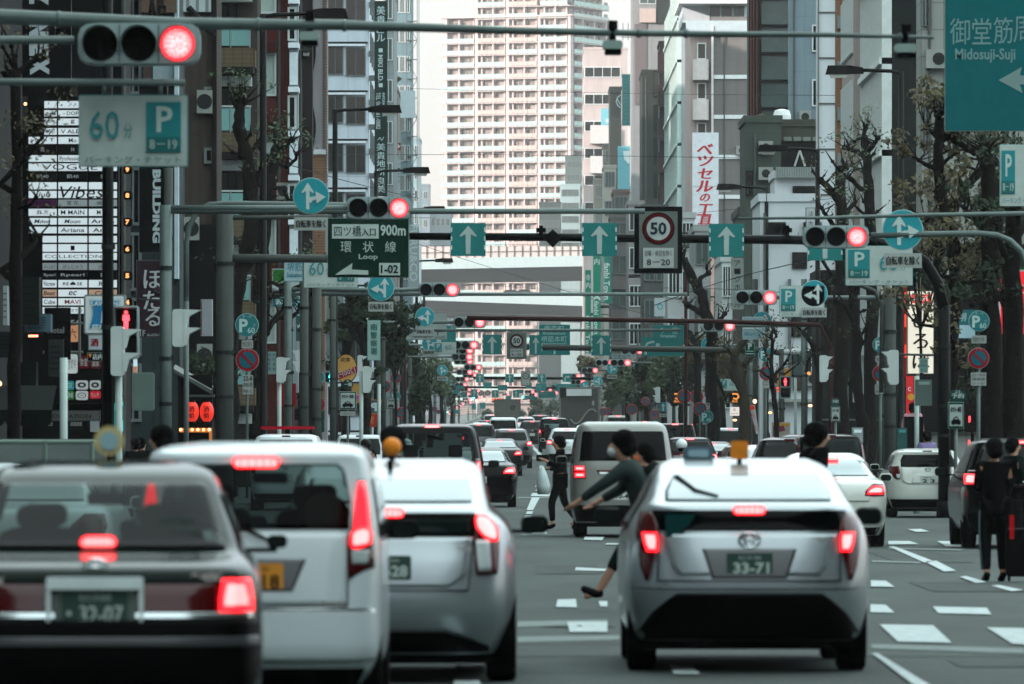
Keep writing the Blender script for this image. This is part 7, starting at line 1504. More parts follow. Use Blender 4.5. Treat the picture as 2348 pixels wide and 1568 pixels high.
sign("shop_sign", "blue and grey vertical sign with a white tick beside the red-brown wall", "shop sign", 686, 760, 16, 150, 70, (60, 96, 96), [('r', 679, 690, 693, 724, (120, 172, 182)), ('r', 681, 702, 691, 718, (150, 166, 176)), ('p', [(680, 742), (683, 748), (691, 736), (691, 742), (683, 756)], (186, 196, 196)), ('r', 679, 782, 693, 806, (150, 162, 162))], depth=.4)
sign("shop_sign", "pale grey vertical sign behind the black lamp post at left", "shop sign", 766, 740, 36, 190, 58, (136, 148, 150), [('r', 749, 652, 784, 678, (56, 110, 118)), ('t', "Tr", 779, 716, 6, 6, (40, 44, 44)), ('r', 750, 758, 784, 796, (150, 158, 166))], depth=.4)
sign("path_sign", "small white sign with two columns of green characters on the left bracket", "road sign", 623, 832, 19, 52, 84, (138, 158, 156), [('t', c, 617 + 11 * (i // 4), 813 + 11 * (i % 4), 7, 8, (70, 112, 112), {'bold': .03}) for i, c in enumerate("自転車用歩行者専")], rim=(80, 126, 124), rimw=.8)
sign("food_sign", "round yellow food sign with a red band and mirrored price lettering", "shop sign", 793, 845, 52, 68, 64, (190, 150, 84), [('p', [(768, 858), (820, 838), (820, 852), (768, 874)], (140, 20, 50)), ('t', "1200円", 794, 854, 42, 14, (190, 186, 184), {'mirror': True, 'rot': 18, 'bold': .05}), ('t', "定食", 792, 824, 22, 10, (40, 34, 26), {'bold': .04})], shape='circle', rim=(24, 22, 18), rimw=2, depth=.3)
sign("shop_sign", "smaller yellow and pink sign partly behind the white pedestrian light", "shop sign", 815, 902, 18, 44, 62, (176, 140, 74), [('r', 806, 904, 824, 918, (190, 120, 160)), ('t', "00", 814, 911, 12, 10, (120, 20, 60), {'bold': .05})], depth=.3)
bn = sign("parking_banner", "orange parking banner with a mirrored white letter P", "banner", 858, 948, 34, 62, 66, (150, 110, 54), [('p', [(843, 918), (871, 918), (870, 946), (842, 946)], (56, 92, 104)), ('t', "P", 857, 933, 14, 20, (186, 196, 198), {'mirror': True, 'bold': .06}), ('p', [(842, 950), (868, 950), (862, 979), (842, 979)], (150, 40, 34)), ('t', "満空", 853, 962, 8, 18, (200, 150, 70))], shape=[(840, 914), (876, 917), (872, 935), (862, 979), (840, 979)], depth=.02)
for i, (x, y, w, h, s, c, lab) in enumerate(((655, 905, 46, 52, 78, (120, 22, 34), "red shop awning front behind the red light bar"), (737, 960, 12, 60, 74, (24, 84, 76), "green and white striped small shop panel"), (777, 970, 12, 40, 68, (60, 20, 30), "narrow dark red shop banner"), (640, 868, 12, 16, 74, (130, 20, 34), "small red sign with a white character"), (600, 940, 26, 50, 86, (40, 44, 44), "dark cabinet near the trunk"), (705, 950, 60, 26, 80, (18, 20, 20), "black shop box behind the red light bar"))):
 sign("box_sign", lab, "shop sign", x, y, w, h, s, c, (), "small shop fronts at left", depth=.4)
# ---- shop signs, right
RT = sign("shop_sign", "white vertical sign with large red slanted characters on the right", "shop sign", 1617, 420, 60, 232, 34.5, (204, 208, 212), [('t', c, 1616, y, w, h, (176, 20, 44), {'bold': .05, 'slant': .2}) for c, y, w, h in (("ベ", 342, 34, 24), ("ツ", 369, 34, 24), ("セ", 398, 32, 24), ("ル", 427, 36, 26), ("の", 453, 22, 18), ("工", 481, 32, 26), ("具", 508, 30, 26))] + [('r', 1588, 427, 1646, 428, (150, 154, 156))], depth=.5)
sign("shop_sign", "pale vertical sign with black characters beside the white wall", "shop sign", 1690, 650, 29, 118, 52, (132, 140, 136), [('t', c, 1690, y, 14, 14, (36, 42, 42), {'bold': .02}) for c, y in zip("アークホール", (604, 622, 640, 659, 678, 698))], depth=.4)
sign("shop_sign", "framed white notice sign beside a black lamp post at right", "shop sign", 1858, 520, 22, 88, 55, (176, 182, 184), [('t', c, 1858, 490 + 22 * i, 12, 12, (90, 96, 98)) for i, c in enumerate("法大")], rim=(40, 44, 44), rimw=1.2, depth=.3)
GT_ = "tall green vertical signs in the middle distance"
sign("shop_sign", "dark green vertical sign with arrow mark and fanbi lettering, narrow left one", "shop sign", 1348, 715, 13, 192, 34, (8, 124, 104), [('t', c, 1348, 636 + 18 * i, 10, 13, (186, 200, 196), {'bold': .04}) for i, c in enumerate("寺内")] + [('t', "fanbi Town", 1347, 768, 90, 9, (190, 204, 200), {'rot': -90, 'bold': .02})], GT_, depth=.3)
sign("shop_sign", "green vertical sign right of the narrow one, arrow mark in its middle", "shop sign", 1368, 680, 17, 186, 36, (8, 128, 108), [('t', "内", 1368, 600, 12, 14, (190, 204, 200), {'bold': .04}), ('p', [(1360, 684), (1368, 676), (1376, 684), (1376, 690), (1368, 683), (1360, 690)], (190, 204, 200)), ('t', "fanbi Town", 1367, 728, 76, 11, (190, 204, 200), {'rot': -90, 'bold': .02})], GT_, depth=.3)
sign("shop_sign", "pale and green vertical sign reading fanbi Town beside the brown building", "shop sign", 1391, 640, 19, 110, 30, (20, 122, 108), [('t', "fanbi Town", 1391, 645, 84, 13, (196, 206, 204), {'rot': -90, 'bold': .02}), ('r', 1382, 590, 1385, 694, (150, 160, 158))], GT_, depth=.3)
sign("shop_sign", "tall teal slatted sign beside the white striped building", "shop sign", 1435, 229, 19, 118, 19.5, (30, 112, 112), [('r', 1430, y, 1440, y + 1, (50, 132, 132)) for y in range(180, 285, 9)], depth=.5)
sign("shop_sign", "pale teal sign with a white rectangle mark beneath the slatted one", "shop sign", 1430, 388, 28, 106, 21.5, (96, 150, 160), [('p', [(1428, 346), (1443, 346), (1443, 375), (1439, 375), (1436, 370), (1431, 366)], (190, 200, 200))], depth=.5)
sign("shop_sign", "dark wall sign with a curved white logo outline", "shop sign", 1412, 238, 20, 66, 19.4, (72, 78, 76), [('l', [(1422, 218), (1415, 224), (1412, 233), (1416, 242), (1422, 247)], 2, (176, 190, 192)), ('l', [(1414, 226), (1422, 240)], 2, (176, 190, 192))], depth=.2)
sign("shop_sign", "small blue sign panel with a pale shape, on the striped building's side", "shop sign", 1389, 268, 23, 38, 18.5, (110, 160, 170), [('c', 1393, 277, 5, (180, 190, 192))], depth=.2)
sign("shop_sign", "teal lower panel under the brown box-like building", "shop sign", 1425, 500, 33, 36, 24.6, (30, 96, 94), (), depth=.2)
sign("shop_sign", "white vertical sign with a teal ring symbol in the mid right", "shop sign", 1512, 704, 24, 42, 40, (180, 190, 192), [('l', [(1519, 701), (1515, 697), (1509, 698), (1507, 704), (1510, 709), (1516, 708), (1519, 704)], 2.4, (60, 150, 160))], depth=.3)
for i, (x, y, w, h, s, lab) in enumerate(((1552, 912, 13, 13, 50, "round dark sign with an orange shrimp shape, left one"), (1685, 912, 27, 30, 62, "round dark sign with an orange shrimp shape and writing, larger one"))):
 r_ = w
 sign("food_sign", lab, "shop sign", x, y, w * (2 if i == 0 else 1), h * (2 if i == 0 else 1), s, (18, 40, 46), [('l', [(x - 6, y - 9), (x + 5, y - 9), (x + 8, y - 2), (x + 3, y + 3), (x - 4, y + 1)], 4, (224, 140, 60), {'emit': .25}), ('t', "海老", x - 1, y + 8, 14, 6, (224, 140, 60), {'emit': .25, 'bold': .04})], shape='circle', depth=.3)
sign("lit_signboard", "small white lit signboard under the round shrimp sign", "shop sign", 1684, 943, 21, 20, 62, (206, 196, 188), [('t', "鍋", 1683, 939, 5, 6, (90, 84, 80)), ('t', "海鮮料理", 1683, 948, 16, 3, (120, 110, 104))], emit=.25, depth=.2)
sign("banner", "slanted white and red banner with rotated figures by the bare tree", "banner", 1728, 963, 18, 66, 66, (176, 172, 172), [('p', [(1718, 930), (1729, 929), (1730, 939), (1720, 940)], (190, 60, 40)), ('t', "10时～14日", 1729, 965, 44, 9, (140, 24, 60), {'rot': -80, 'bold': .04})], shape=[(1718, 930), (1730, 928), (1739, 995), (1733, 995)], depth=.02)
sign("shop_sign", "orange and black angled sign behind the red man light on the right", "shop sign", 1797, 872, 30, 54, 58, (190, 140, 60), [('p', [(1786, 872), (1800, 868), (1796, 882), (1784, 886)], (50, 40, 30)), ('r', 1790, 884, 1812, 899, (18, 18, 18)), ('t', "つ", 1784, 893, 10, 10, (255, 60, 70), {'emit': .8, 'bold': .05})], depth=.3)
sign("box_sign", "yellow and white shop front with red small posters at right", "shop sign", 1790, 985, 42, 34, 64, (176, 172, 166), [('r', 1770, 970, 1810, 976, (190, 150, 50)), ('p', [(1782, 978), (1796, 975), (1800, 986), (1786, 990)], (130, 40, 70)), ('r', 1772, 976, 1778, 1000, (90, 30, 44))], depth=.3)
HR = sign("shop_sign", "tall cream lit sign with black brush characters and a red label at top", "shop sign", 2110, 762, 60, 190, 92, (200, 192, 176), [('r', 2088, 675, 2135, 695, (180, 20, 30), {'emit': .4}), ('t', "お好", 2112, 684, 34, 12, (220, 210, 200), {'bold': .05}), ('t', "ひ", 2110, 735, 38, 34, (40, 34, 26), {'bold': .03}), ('t', "ろ", 2110, 782, 34, 34, (40, 34, 26), {'bold': .03}), ('t', "ば", 2112, 828, 40, 34, (40, 34, 26), {'bold': .03})], emit=.22, depth=.5, rim=(170, 160, 146), rimw=1.2)
sign("neon_strip", "thin red neon strip left of the cream sign", "shop sign", 2075, 762, 6, 206, 92.5, (130, 34, 30), [('r', 2073, y, 2077, y + 30, (200, 50, 40), {'emit': .4}) for y in (670, 720, 790)], depth=.3)
sign("shop_sign", "big red lit shop sign with green top at the right edge behind trunks", "shop sign", 2335, 690, 92, 150, 96, (180, 18, 28), [('r', 2290, 618, 2347, 622, (180, 190, 188)), ('r', 2290, 610, 2347, 618, (20, 90, 50)), ('r', 2289, 630, 2293, 760, (190, 196, 196)), ('t', "餃子", 2325, 670, 40, 40, (196, 190, 186), {'bold': .05}), ('t', "酒場", 2325, 730, 40, 30, (196, 190, 186), {'bold': .05})], emit=.3, depth=.4)
sign("town_sign", "blue sign with one white character between right-hand trunks", "road sign", 2212, 727, 60, 34, 100, (20, 100, 104), [('t', "堺", 2207, 727, 18, 20, (150, 176, 176), {'bold': .03}), ('r', 2180, 745, 2235, 775, (150, 176, 184))])
sign("notice_plate", "pale green notice plate with three rows above the cabinet at right", "notice plate", 2117, 838, 20, 34, 110, (130, 156, 152), [('t', t, 2117, 828 + 10 * i, 15, 7, (90, 116, 112)) for i, t in enumerate(("注意", "横断", "禁止"))])
sign("shop_sign", "curved red and yellow shop sign low beside the grey post", "shop sign", 2086, 905, 16, 86, 96, (180, 30, 34), [('c', 2088, 910, 8, (196, 150, 50)), ('t', "C", 2084, 892, 7, 10, (200, 200, 200), {'bold': .05})], depth=.3, emit=.1)
sign("shop_sign", "red-lettered white parking price sign between the trunks at right", "shop sign", 1964, 908, 18, 28, 66, (186, 178, 180), [('t', "最大", 1964, 902, 14, 10, (150, 24, 70), {'bold': .05}), ('t', "あり", 1964, 915, 14, 9, (150, 24, 70), {'bold': .05})], depth=.2)
sign("red_arrow_lamp", "glowing red arrow under the green walking man", "lamp", 1963, 882, 18, 8, 66, (255, 70, 70), (), emit=.9, shape=[(1954, 878), (1962, 880), (1970, 876), (1972, 884), (1962, 884), (1955, 890)])
sign("shop_sign", "second green and white convenience sign behind the right trunks", "shop sign", 1912, 846, 20, 50, 58, (170, 182, 184), [('r', 1903, 826, 1921, 838, (24, 110, 70)), ('t', "Family", 1912, 847, 15, 6, (60, 90, 100)), ('r', 1903, 856, 1921, 868, (36, 116, 126))], depth=.3)
for i, (x, y, w, h, s, c, e, lab) in enumerate(((1730, 920, 9, 10, 60, (255, 180, 130), 1.2, "warm globe lamp right of the banner pole"), (1765, 946, 9, 5, 60, (255, 150, 90), 1.2, "small orange lamp by the white wall"), (1857, 930, 10, 6, 70, (255, 170, 120), 1.2, "small warm lamp beside the black lamp post"), (1854, 856, 8, 8, 70, (200, 110, 40), .7, "orange beacon on the black lamp post"), (2222, 961, 5, 16, 110, (255, 50, 60), 1.0, "vertical red lamp strip near the machine, upper"), (2221, 1016, 5, 16, 110, (255, 50, 60), 1.0, "vertical red lamp strip near the machine, lower"), (1684, 963, 10, 5, 60, (255, 170, 110), 1.2, "warm lamp below the lit signboard"))):
 tag(MB().ball((0, 0, 0), w / 2 / s, .05, h / 2 / s, 10, 8).build("bulb", C3(c, .4, emit=e), loc=W(x, y, s), smooth=True), lab, "lamp", "small glowing lamps at right")
for i, (x, y, w, h, s, c, lab) in enumerate(((2118, 900, 36, 60, 112, (96, 110, 106), "grey control cabinet on the white post at right"), (2095, 1000, 44, 90, 104, (24, 26, 26), "black shop doorway beside the grey post"), (2068, 1008, 22, 54, 106, (60, 104, 104), "teal notice stand beside the grey post"), (1966, 1010, 24, 60, 88, (150, 158, 158), "white notice stand with round mark near the parked cars"), (2300, 965, 60, 120, 112, (36, 34, 34), "dark vending machine row at the right edge"), (2240, 960, 60, 60, 108, (44, 34, 34), "dark brown machine under the large plates"))):
 r_ = sign("street_cabinet", lab, "cabinet", x, y, w, h, s, c, [('r', x - w * .35, y - h * .42, x + w * .35, y - h * .3, tuple(min(255, int(v * 1.4)) for v in c))], "street cabinets", depth=.4)
# security camera
o = empty("security_camera", W(1822, 812, 60)); tag(o, "white security camera on a bracket before the white wall", "camera")
MB().tube([(-.42, 0, .06), (.2, 0, .1)], [.1, .13], 10).build("camera_body", C3((190, 196, 196), .4), o, smooth=True); MB().tube([(.1, 0, .05), (.15, 0, -.35), (-.1, .1, -.55), (-1.0, .2, -1.2)], .035, 6).build("bracket", M_POLED, o, smooth=True)
# ---------------------------------------------------------------- trees
def barkm(name, rgb):
 m = wallmat(name, rgb, .9, var=.35); nt = m.node_tree; b = nt.nodes["Principled BSDF"]; tc = nt.nodes.new("ShaderNodeTexCoord"); no = nt.nodes.new("ShaderNodeTexNoise"); no.inputs["Scale"].default_value = 9; no.inputs["Detail"].default_value = 6
 nt.links.new(tc.outputs["Object"], no.inputs["Vector"]); bu = nt.nodes.new("ShaderNodeBump"); bu.inputs["Distance"].default_value = .06; bu.inputs["Strength"].default_value = .8; nt.links.new(no.outputs["Fac"], bu.inputs["Height"]); nt.links.new(bu.outputs[0], b.inputs["Normal"]); return m
BARK = barkm("bark_dark", (40, 38, 34)); BARK_L = barkm("bark_grey", (88, 84, 74))
def leafm(name, rgb):
 m = M(name, rgb, .6, var=.45, scale=1.7); b = m.node_tree.nodes["Principled BSDF"]; b.inputs["Subsurface Weight"].default_value = 0.0; return m
LEAF_G = leafm("leaf_green", (82, 98, 72)); LEAF_D = leafm("leaf_dark", (52, 66, 50)); LEAF_O = leafm("leaf_olive", (92, 86, 58)); LEAF_F = leafm("leaf_far", (78, 92, 76))
def leaf_cloud(mb, c, rad, n, size, rnd, mi=0):
 for _ in range(n):
  while True:
   p = Vector((rnd.uniform(-1, 1), rnd.uniform(-1, 1), rnd.uniform(-1, 1)))
   if p.length < 1: break
  p = Vector((p.x * rad[0], p.y * rad[1], p.z * rad[2])) + Vector(c)
  a = Vector((rnd.gauss(0, 1), rnd.gauss(0, 1), rnd.gauss(0, 1))).normalized(); b_ = a.orthogonal().normalized(); s = size * rnd.uniform(.5, 1.3)
  u, w = a * s, b_ * s * .6
  mb.add([p - u, p - w * .9 + u * .1, p + u, p + w * .9 + u * .1], [(0, 1, 2, 3)], mi)
def wob(pts, r0, r1, rnd, amp=.06, step=4):
 out = []; rad = []; n = len(pts); L_ = (n - 1) * step
 for i in range(n - 1):
  for k in range(step):
   t = k / step; p = Vector(pts[i]) * (1 - t) + Vector(pts[i + 1]) * t
   u = (i * step + k) / L_; r = r0 + (r1 - r0) * u
   out.append(p + Vector((rnd.gauss(0, amp * r * 2), rnd.gauss(0, amp * r * 2), 0))); rad.append(r * rnd.uniform(.88, 1.16))
 out.append(Vector(pts[-1])); rad.append(r1); return out, rad
def pollard(label, px, s, limbs, leafmat=LEAF_G, seed=1, bark=BARK, leaves=12, shoots=3, group="pollarded street trees", leafs=.06, spur=.35):
 """limbs: lists of (px, py) with start and end radius in metres; first limb is the trunk"""
 rnd = random.Random(seed); y0 = F / s; x0 = X(px, s); g = G(y0); root = empty("plane_tree", (x0, y0, g)); tag(root, label, "tree", group)
 tr = MB(); br = MB(); lv = MB()
 for li, (pts, r0, r1) in enumerate(limbs):
  r0 *= 1.08; r1 *= 1.1
  dy = 0 if li == 0 else rnd.uniform(-.8, .8)
  P_ = [(X(a, s) - x0, dy * k / max(1, len(pts) - 1), Z(b_, s) - g) for k, (a, b_) in enumerate(pts)]
  if li == 0: P_ = [(P_[0][0], 0, -.1)] + P_
  P2, R2 = wob(P_, r0, r1, rnd)
  (tr if li == 0 else br).tube(P2, R2, 9)
  tgt = br if li else tr
  if li: tgt.ball(P2[-1], r1 * 1.7, r1 * 1.7, r1 * 1.6, 8, 6)
  for i in range(2, len(P2)):                      # spurs and knobs
   endp = i == len(P2) - 1
   if li == 0 and P2[i].z < 2.6: continue
   if endp or rnd.random() < spur:
    for _ in range(shoots if endp else 1):
     d = Vector((rnd.gauss(0, .7), rnd.gauss(0, .7), rnd.uniform(.1, 1.0))).normalized(); L_ = rnd.uniform(.25, .8)
     q = [P2[i], P2[i] + d * L_ * .5 + Vector((rnd.gauss(0, .05), 0, .05)), P2[i] + d * L_ + Vector((rnd.gauss(0, .08), 0, .12))]
     rr = min(R2[i] * .5, .06); br.tube(q, [rr, rr * .6, rr * .2], 5); br.ball(q[1], rr * 1.1, rr * 1.1, rr, 6, 4)
     if leaves: leaf_cloud(lv, q[2], (.22, .22, .18), rnd.randint(leaves // 3, leaves), leafs, rnd)
 tr.build("trunk", bark, root, smooth=True)
 if br.f: br.build("branches", bark, root, smooth=True)
 if lv.f: lv.build("leaves", leafmat, root)
 return root
pollard("dark pollarded tree at the left edge with fresh leaves hanging over the tenant board", 30, 150, [([(30, 985), (36, 700), (38, 400), (36, 160)], .10, .07), ([(36, 200), (8, 165), (40, 168), (67, 145), (86, 132)], .06, .04), ([(30, 440), (0, 425), (40, 385), (62, 366)], .05, .03), ([(30, 640), (0, 622), (40, 590), (66, 563), (82, 540)], .06, .035), ([(36, 480), (75, 470), (90, 455)], .03, .02), ([(36, 380), (84, 330), (96, 315)], .03, .02)], LEAF_O, 3, leaves=26, shoots=4, leafs=.035, spur=.2)
pollard("leaning pollarded tree left of the wide trunk, reaching over the curved pipe", 520, 88, [([(520, 985), (524, 769), (538, 660), (562, 600), (578, 500), (568, 370), (549, 290), (548, 240)], .27, .13), ([(548, 250), (535, 232), (532, 222)], .08, .06), ([(548, 250), (561, 236), (563, 230)], .08, .05), ([(551, 240), (553, 215), (553, 200)], .05, .02), ([(574, 450), (592, 400), (600, 385)], .07, .05), ([(566, 360), (585, 330)], .05, .03), ([(540, 660), (512, 640), (497, 620)], .05, .03)], LEAF_G, 4, leaves=10)
pollard("wide dark pollarded trunk in front of the red-brown building with knobbly limbs", 594, 74, [([(594, 985), (594, 800), (597, 640), (603, 500), (612, 433), (624, 375), (636, 335)], .29, .15), ([(600, 680), (622, 678), (650, 672), (675, 663), (690, 656), (706, 636), (728, 612)], .12, .05), ([(606, 770), (613, 765), (626, 734), (647, 713), (655, 690)], .09, .04), ([(622, 742), (640, 728), (664, 730), (682, 716), (687, 699)], .08, .04), ([(636, 340), (626, 300), (628, 285)], .09, .05), ([(636, 345), (655, 335), (670, 322)], .09, .06), ([(628, 380), (600, 345), (589, 330)], .09, .05), ([(615, 440), (595, 425), (588, 400)], .08, .05), ([(630, 370), (655, 385), (678, 366), (682, 352)], .07, .04), ([(690, 656), (692, 628), (700, 610)], .05, .03), ([(612, 432), (650, 430), (665, 470), (655, 490)], .07, .04), ([(608, 640), (640, 655), (662, 645), (676, 618)], .06, .03), ([(596, 820), (575, 800), (560, 770)], .06, .03)], LEAF_G, 5, leaves=10, spur=.5)
pollard("dark tree between the grey poles left of the black lamp post", 708, 82, [([(708, 985), (708, 800), (706, 690), (700, 620)], .14, .1), ([(706, 690), (720, 640), (740, 620)], .06, .04), ([(706, 740), (694, 700), (690, 660)], .05, .03)], LEAF_D, 6)
pollard("leafy pollarded tree beside the police station signboard", 838, 66, [([(838, 985), (838, 860), (834, 790), (822, 745)], .2, .12), ([(834, 790), (812, 770), (800, 745), (790, 730)], .12, .06), ([(836, 780), (862, 765), (890, 765), (905, 778)], .12, .06), ([(832, 770), (850, 730), (880, 700)], .1, .05), ([(824, 750), (812, 720), (800, 700)], .08, .04), ([(880, 765), (900, 745), (925, 735)], .06, .03)], LEAF_D, 7, leaves=60, shoots=5, spur=.7, leafs=.12)
pollard("second dark tree behind the signboard pole", 872, 58, [([(872, 985), (872, 850), (876, 780), (885, 740)], .2, .1), ([(876, 780), (900, 750), (915, 740)], .08, .04), ([(876, 760), (860, 720), (852, 690)], .08, .04)], LEAF_D, 8, leaves=50, shoots=5, leafs=.12)
pollard("knobbly cut tree with reddish head right of the white panelled building", 1930, 74, [([(1930, 985), (1928, 800), (1930, 620), (1930, 500), (1927, 395)], .22, .16), ([(1928, 480), (1912, 445), (1895, 425), (1881, 413)], .12, .07), ([(1927, 400), (1920, 385), (1938, 384)], .10, .07), ([(1929, 520), (1945, 480), (1962, 462), (1958, 448)], .08, .04), ([(1929, 560), (1905, 510), (1886, 488), (1881, 478)], .08, .04), ([(1929, 640), (1900, 620), (1875, 580), (1870, 560)], .07, .03), ([(1930, 700), (1905, 690), (1880, 650)], .07, .03)], LEAF_O, 9, leaves=8, bark=BARK)
pollard("tall forked pollarded tree in front of the beige stone building", 1992, 76, [([(1994, 985), (1997, 700), (1994, 500), (1990, 417), (1986, 350), (1979, 312)], .20, .11), ([(1984, 362), (1967, 347), (1950, 343), (1937, 337)], .08, .05), ([(1986, 350), (2000, 335), (2010, 318)], .08, .05), ([(1988, 395), (1970, 388), (1953, 378)], .07, .04), ([(1992, 440), (1970, 432), (1950, 412), (1941, 407)], .08, .05), ([(1979, 315), (1968, 318), (1962, 322)], .05, .03), ([(1979, 315), (1982, 300)], .04, .03), ([(1994, 500), (1975, 488), (1955, 470)], .06, .03), ([(1995, 560), (1960, 535), (1940, 540)], .06, .03), ([(1995, 640), (1965, 600), (1945, 600)], .07, .03)], LEAF_G, 10, leaves=12)
pollard("leaning dark trunk between the green walking man and the grey post", 1966, 84, [([(1975, 985), (1966, 900), (1962, 780), (1955, 660), (1945, 600)], .17, .1), ([(1960, 740), (1935, 700), (1912, 690)], .08, .04), ([(1957, 680), (1975, 640), (1985, 620)], .07, .04), ([(1962, 800), (1985, 780), (1990, 740)], .06, .03)], LEAF_D, 11, leaves=12)
pollard("tree of tangled dark branches below the large blue direction sign", 2176, 108, [([(2172, 985), (2175, 880), (2182, 780), (2190, 690), (2186, 560), (2165, 480), (2150, 400), (2150, 333), (2154, 270)], .15, .09), ([(2152, 320), (2136, 300), (2127, 288)], .05, .04), ([(2155, 320), (2177, 312), (2205, 335), (2232, 352), (2252, 335)], .08, .05), ([(2180, 500), (2205, 440), (2240, 400), (2262, 375), (2275, 372)], .09, .07), ([(2186, 560), (2160, 540), (2125, 520), (2105, 505)], .06, .03), ([(2150, 390), (2120, 375), (2108, 366)], .05, .03), ([(2188, 600), (2220, 560), (2250, 570), (2270, 600)], .06, .03), ([(2190, 680), (2215, 650), (2245, 640), (2262, 660)], .06, .03), ([(2188, 640), (2150, 630), (2125, 600), (2100, 590)], .05, .03), ([(2154, 275), (2150, 262), (2158, 258)], .04, .03), ([(2182, 780), (2150, 750), (2110, 745), (2090, 735)], .045, .02), ([(2200, 450), (2230, 470), (2262, 465)], .05, .03)], LEAF_O, 12, leaves=40, shoots=5, spur=.55, leafs=.075)
pollard("very dark broad trunk right of the large parking disc", 2272, 112, [([(2270, 985), (2272, 800), (2270, 600), (2268, 440), (2262, 360)], .2, .14), ([(2268, 560), (2240, 500), (2215, 490)], .09, .05), ([(2268, 500), (2300, 430), (2330, 400)], .09, .05), ([(2270, 640), (2300, 590), (2312, 560)], .07, .04), ([(2270, 700), (2245, 690), (2225, 700)], .07, .04)], LEAF_D, 13, leaves=30, shoots=4, leafs=.07)
pollard("black massive trunk at the right edge", 2326, 118, [([(2322, 985), (2322, 800), (2320, 620), (2322, 480), (2318, 420)], .2, .15), ([(2320, 620), (2290, 560), (2285, 520)], .08, .05), ([(2322, 560), (2345, 520), (2360, 500)], .09, .06), ([(2321, 700), (2296, 680), (2285, 690)], .06, .03)], LEAF_D, 14, leaves=30, shoots=4, leafs=.07)
pollard("thin bare young tree in front of the white wall building", 1779, 68, [([(1780, 985), (1779, 948), (1770, 880), (1768, 830), (1771, 780)], .085, .06), ([(1769, 868), (1782, 852), (1795, 840), (1806, 826)], .05, .03), ([(1771, 785), (1766, 770), (1772, 755), (1778, 772)], .05, .03), ([(1768, 830), (1757, 815), (1752, 800)], .05, .03), ([(1769, 870), (1752, 860), (1742, 850)], .035, .02)], LEAF_O, 15, leaves=8)
pollard("pollarded tree with one long raised limb behind the fifty sign", 1632, 57, [([(1634, 985), (1630, 860), (1630, 756), (1617, 723), (1610, 673), (1585, 640), (1567, 592)], .27, .15), ([(1617, 723), (1594, 709), (1577, 699)], .14, .09), ([(1606, 665), (1604, 638), (1623, 627)], .1, .07), ([(1570, 600), (1562, 590), (1560, 584)], .09, .07), ([(1628, 760), (1650, 735), (1660, 720)], .1, .06), ([(1632, 840), (1650, 880), (1668, 930)], .08, .04)], LEAF_G, 16, leaves=14)
pollard("slim dark trunk left of the no-parking pair on the right", 1598, 54, [([(1598, 985), (1598, 860), (1594, 790), (1580, 760)], .18, .1), ([(1594, 800), (1575, 790), (1565, 800)], .08, .04)], LEAF_D, 17, leaves=24, leafs=.12)
pollard("forked grey-brown tree right of the small parking board", 1706, 60, [([(1708, 985), (1704, 900), (1690, 850), (1682, 815), (1698, 790), (1712, 770)], .24, .1), ([(1704, 905), (1690, 880), (1680, 870), (1676, 850)], .1, .05), ([(1700, 890), (1706, 850), (1718, 820)], .12, .05), ([(1684, 820), (1670, 800), (1660, 795)], .07, .04)], LEAF_O, 18, leaves=20, bark=BARK_L)
pollard("dark round-crowned trunk left of the dark shop building", 1878, 70, [([(1876, 985), (1880, 860), (1862, 790), (1840, 760)], .12, .07), ([(1868, 800), (1850, 830), (1846, 850)], .05, .03)], LEAF_D, 19, leaves=14)
# full-leaved trees
def leafy(label, px, s, cy, rx, ry, n, size, mat, seed, group, trunk=True):
 rnd = random.Random(seed); y0 = F / s; x0 = X(px, s); g = G(y0); zc = Z(cy, s) - g; rxm, rzm = rx / s, ry / s
 root = empty("leafy_tree", (x0, y0, g)); tag(root, label, "tree", group)
 P2, R2 = wob([(0, 0, -.1), (.05, 0, zc * .4), (-.05, 0, zc)], .2 if s < 60 else .05, .1 if s < 60 else .03, rnd); t = MB().tube(P2, R2, 8); t.build("trunk", BARK, root, smooth=True)
 m = MB(); b_ = MB()
 for k in range(9):
  a = rnd.uniform(0, 6.28); r_ = rnd.uniform(.3, .85); c = (math.cos(a) * rxm * r_, math.sin(a) * rxm * r_, zc + rzm * rnd.uniform(-.75, .75))
  b_.tube([(0, 0, zc * .75), (c[0] * .5, c[1] * .5, zc * .85), c], [.08, .05, .02] if s < 60 else [.03, .02, .01], 5)
  q = rnd.uniform(.22, .42); leaf_cloud(m, c, (rxm * q * 1.3, rxm * q * 1.3, rzm * q), n // 9, size, rnd)
 leaf_cloud(m, (0, 0, zc), (rxm, rxm, rzm), n // 5, size, rnd)
 b_.build("branches", BARK, root); m.build("leaves", mat, root)
GL = "leafy trees far up the avenue"
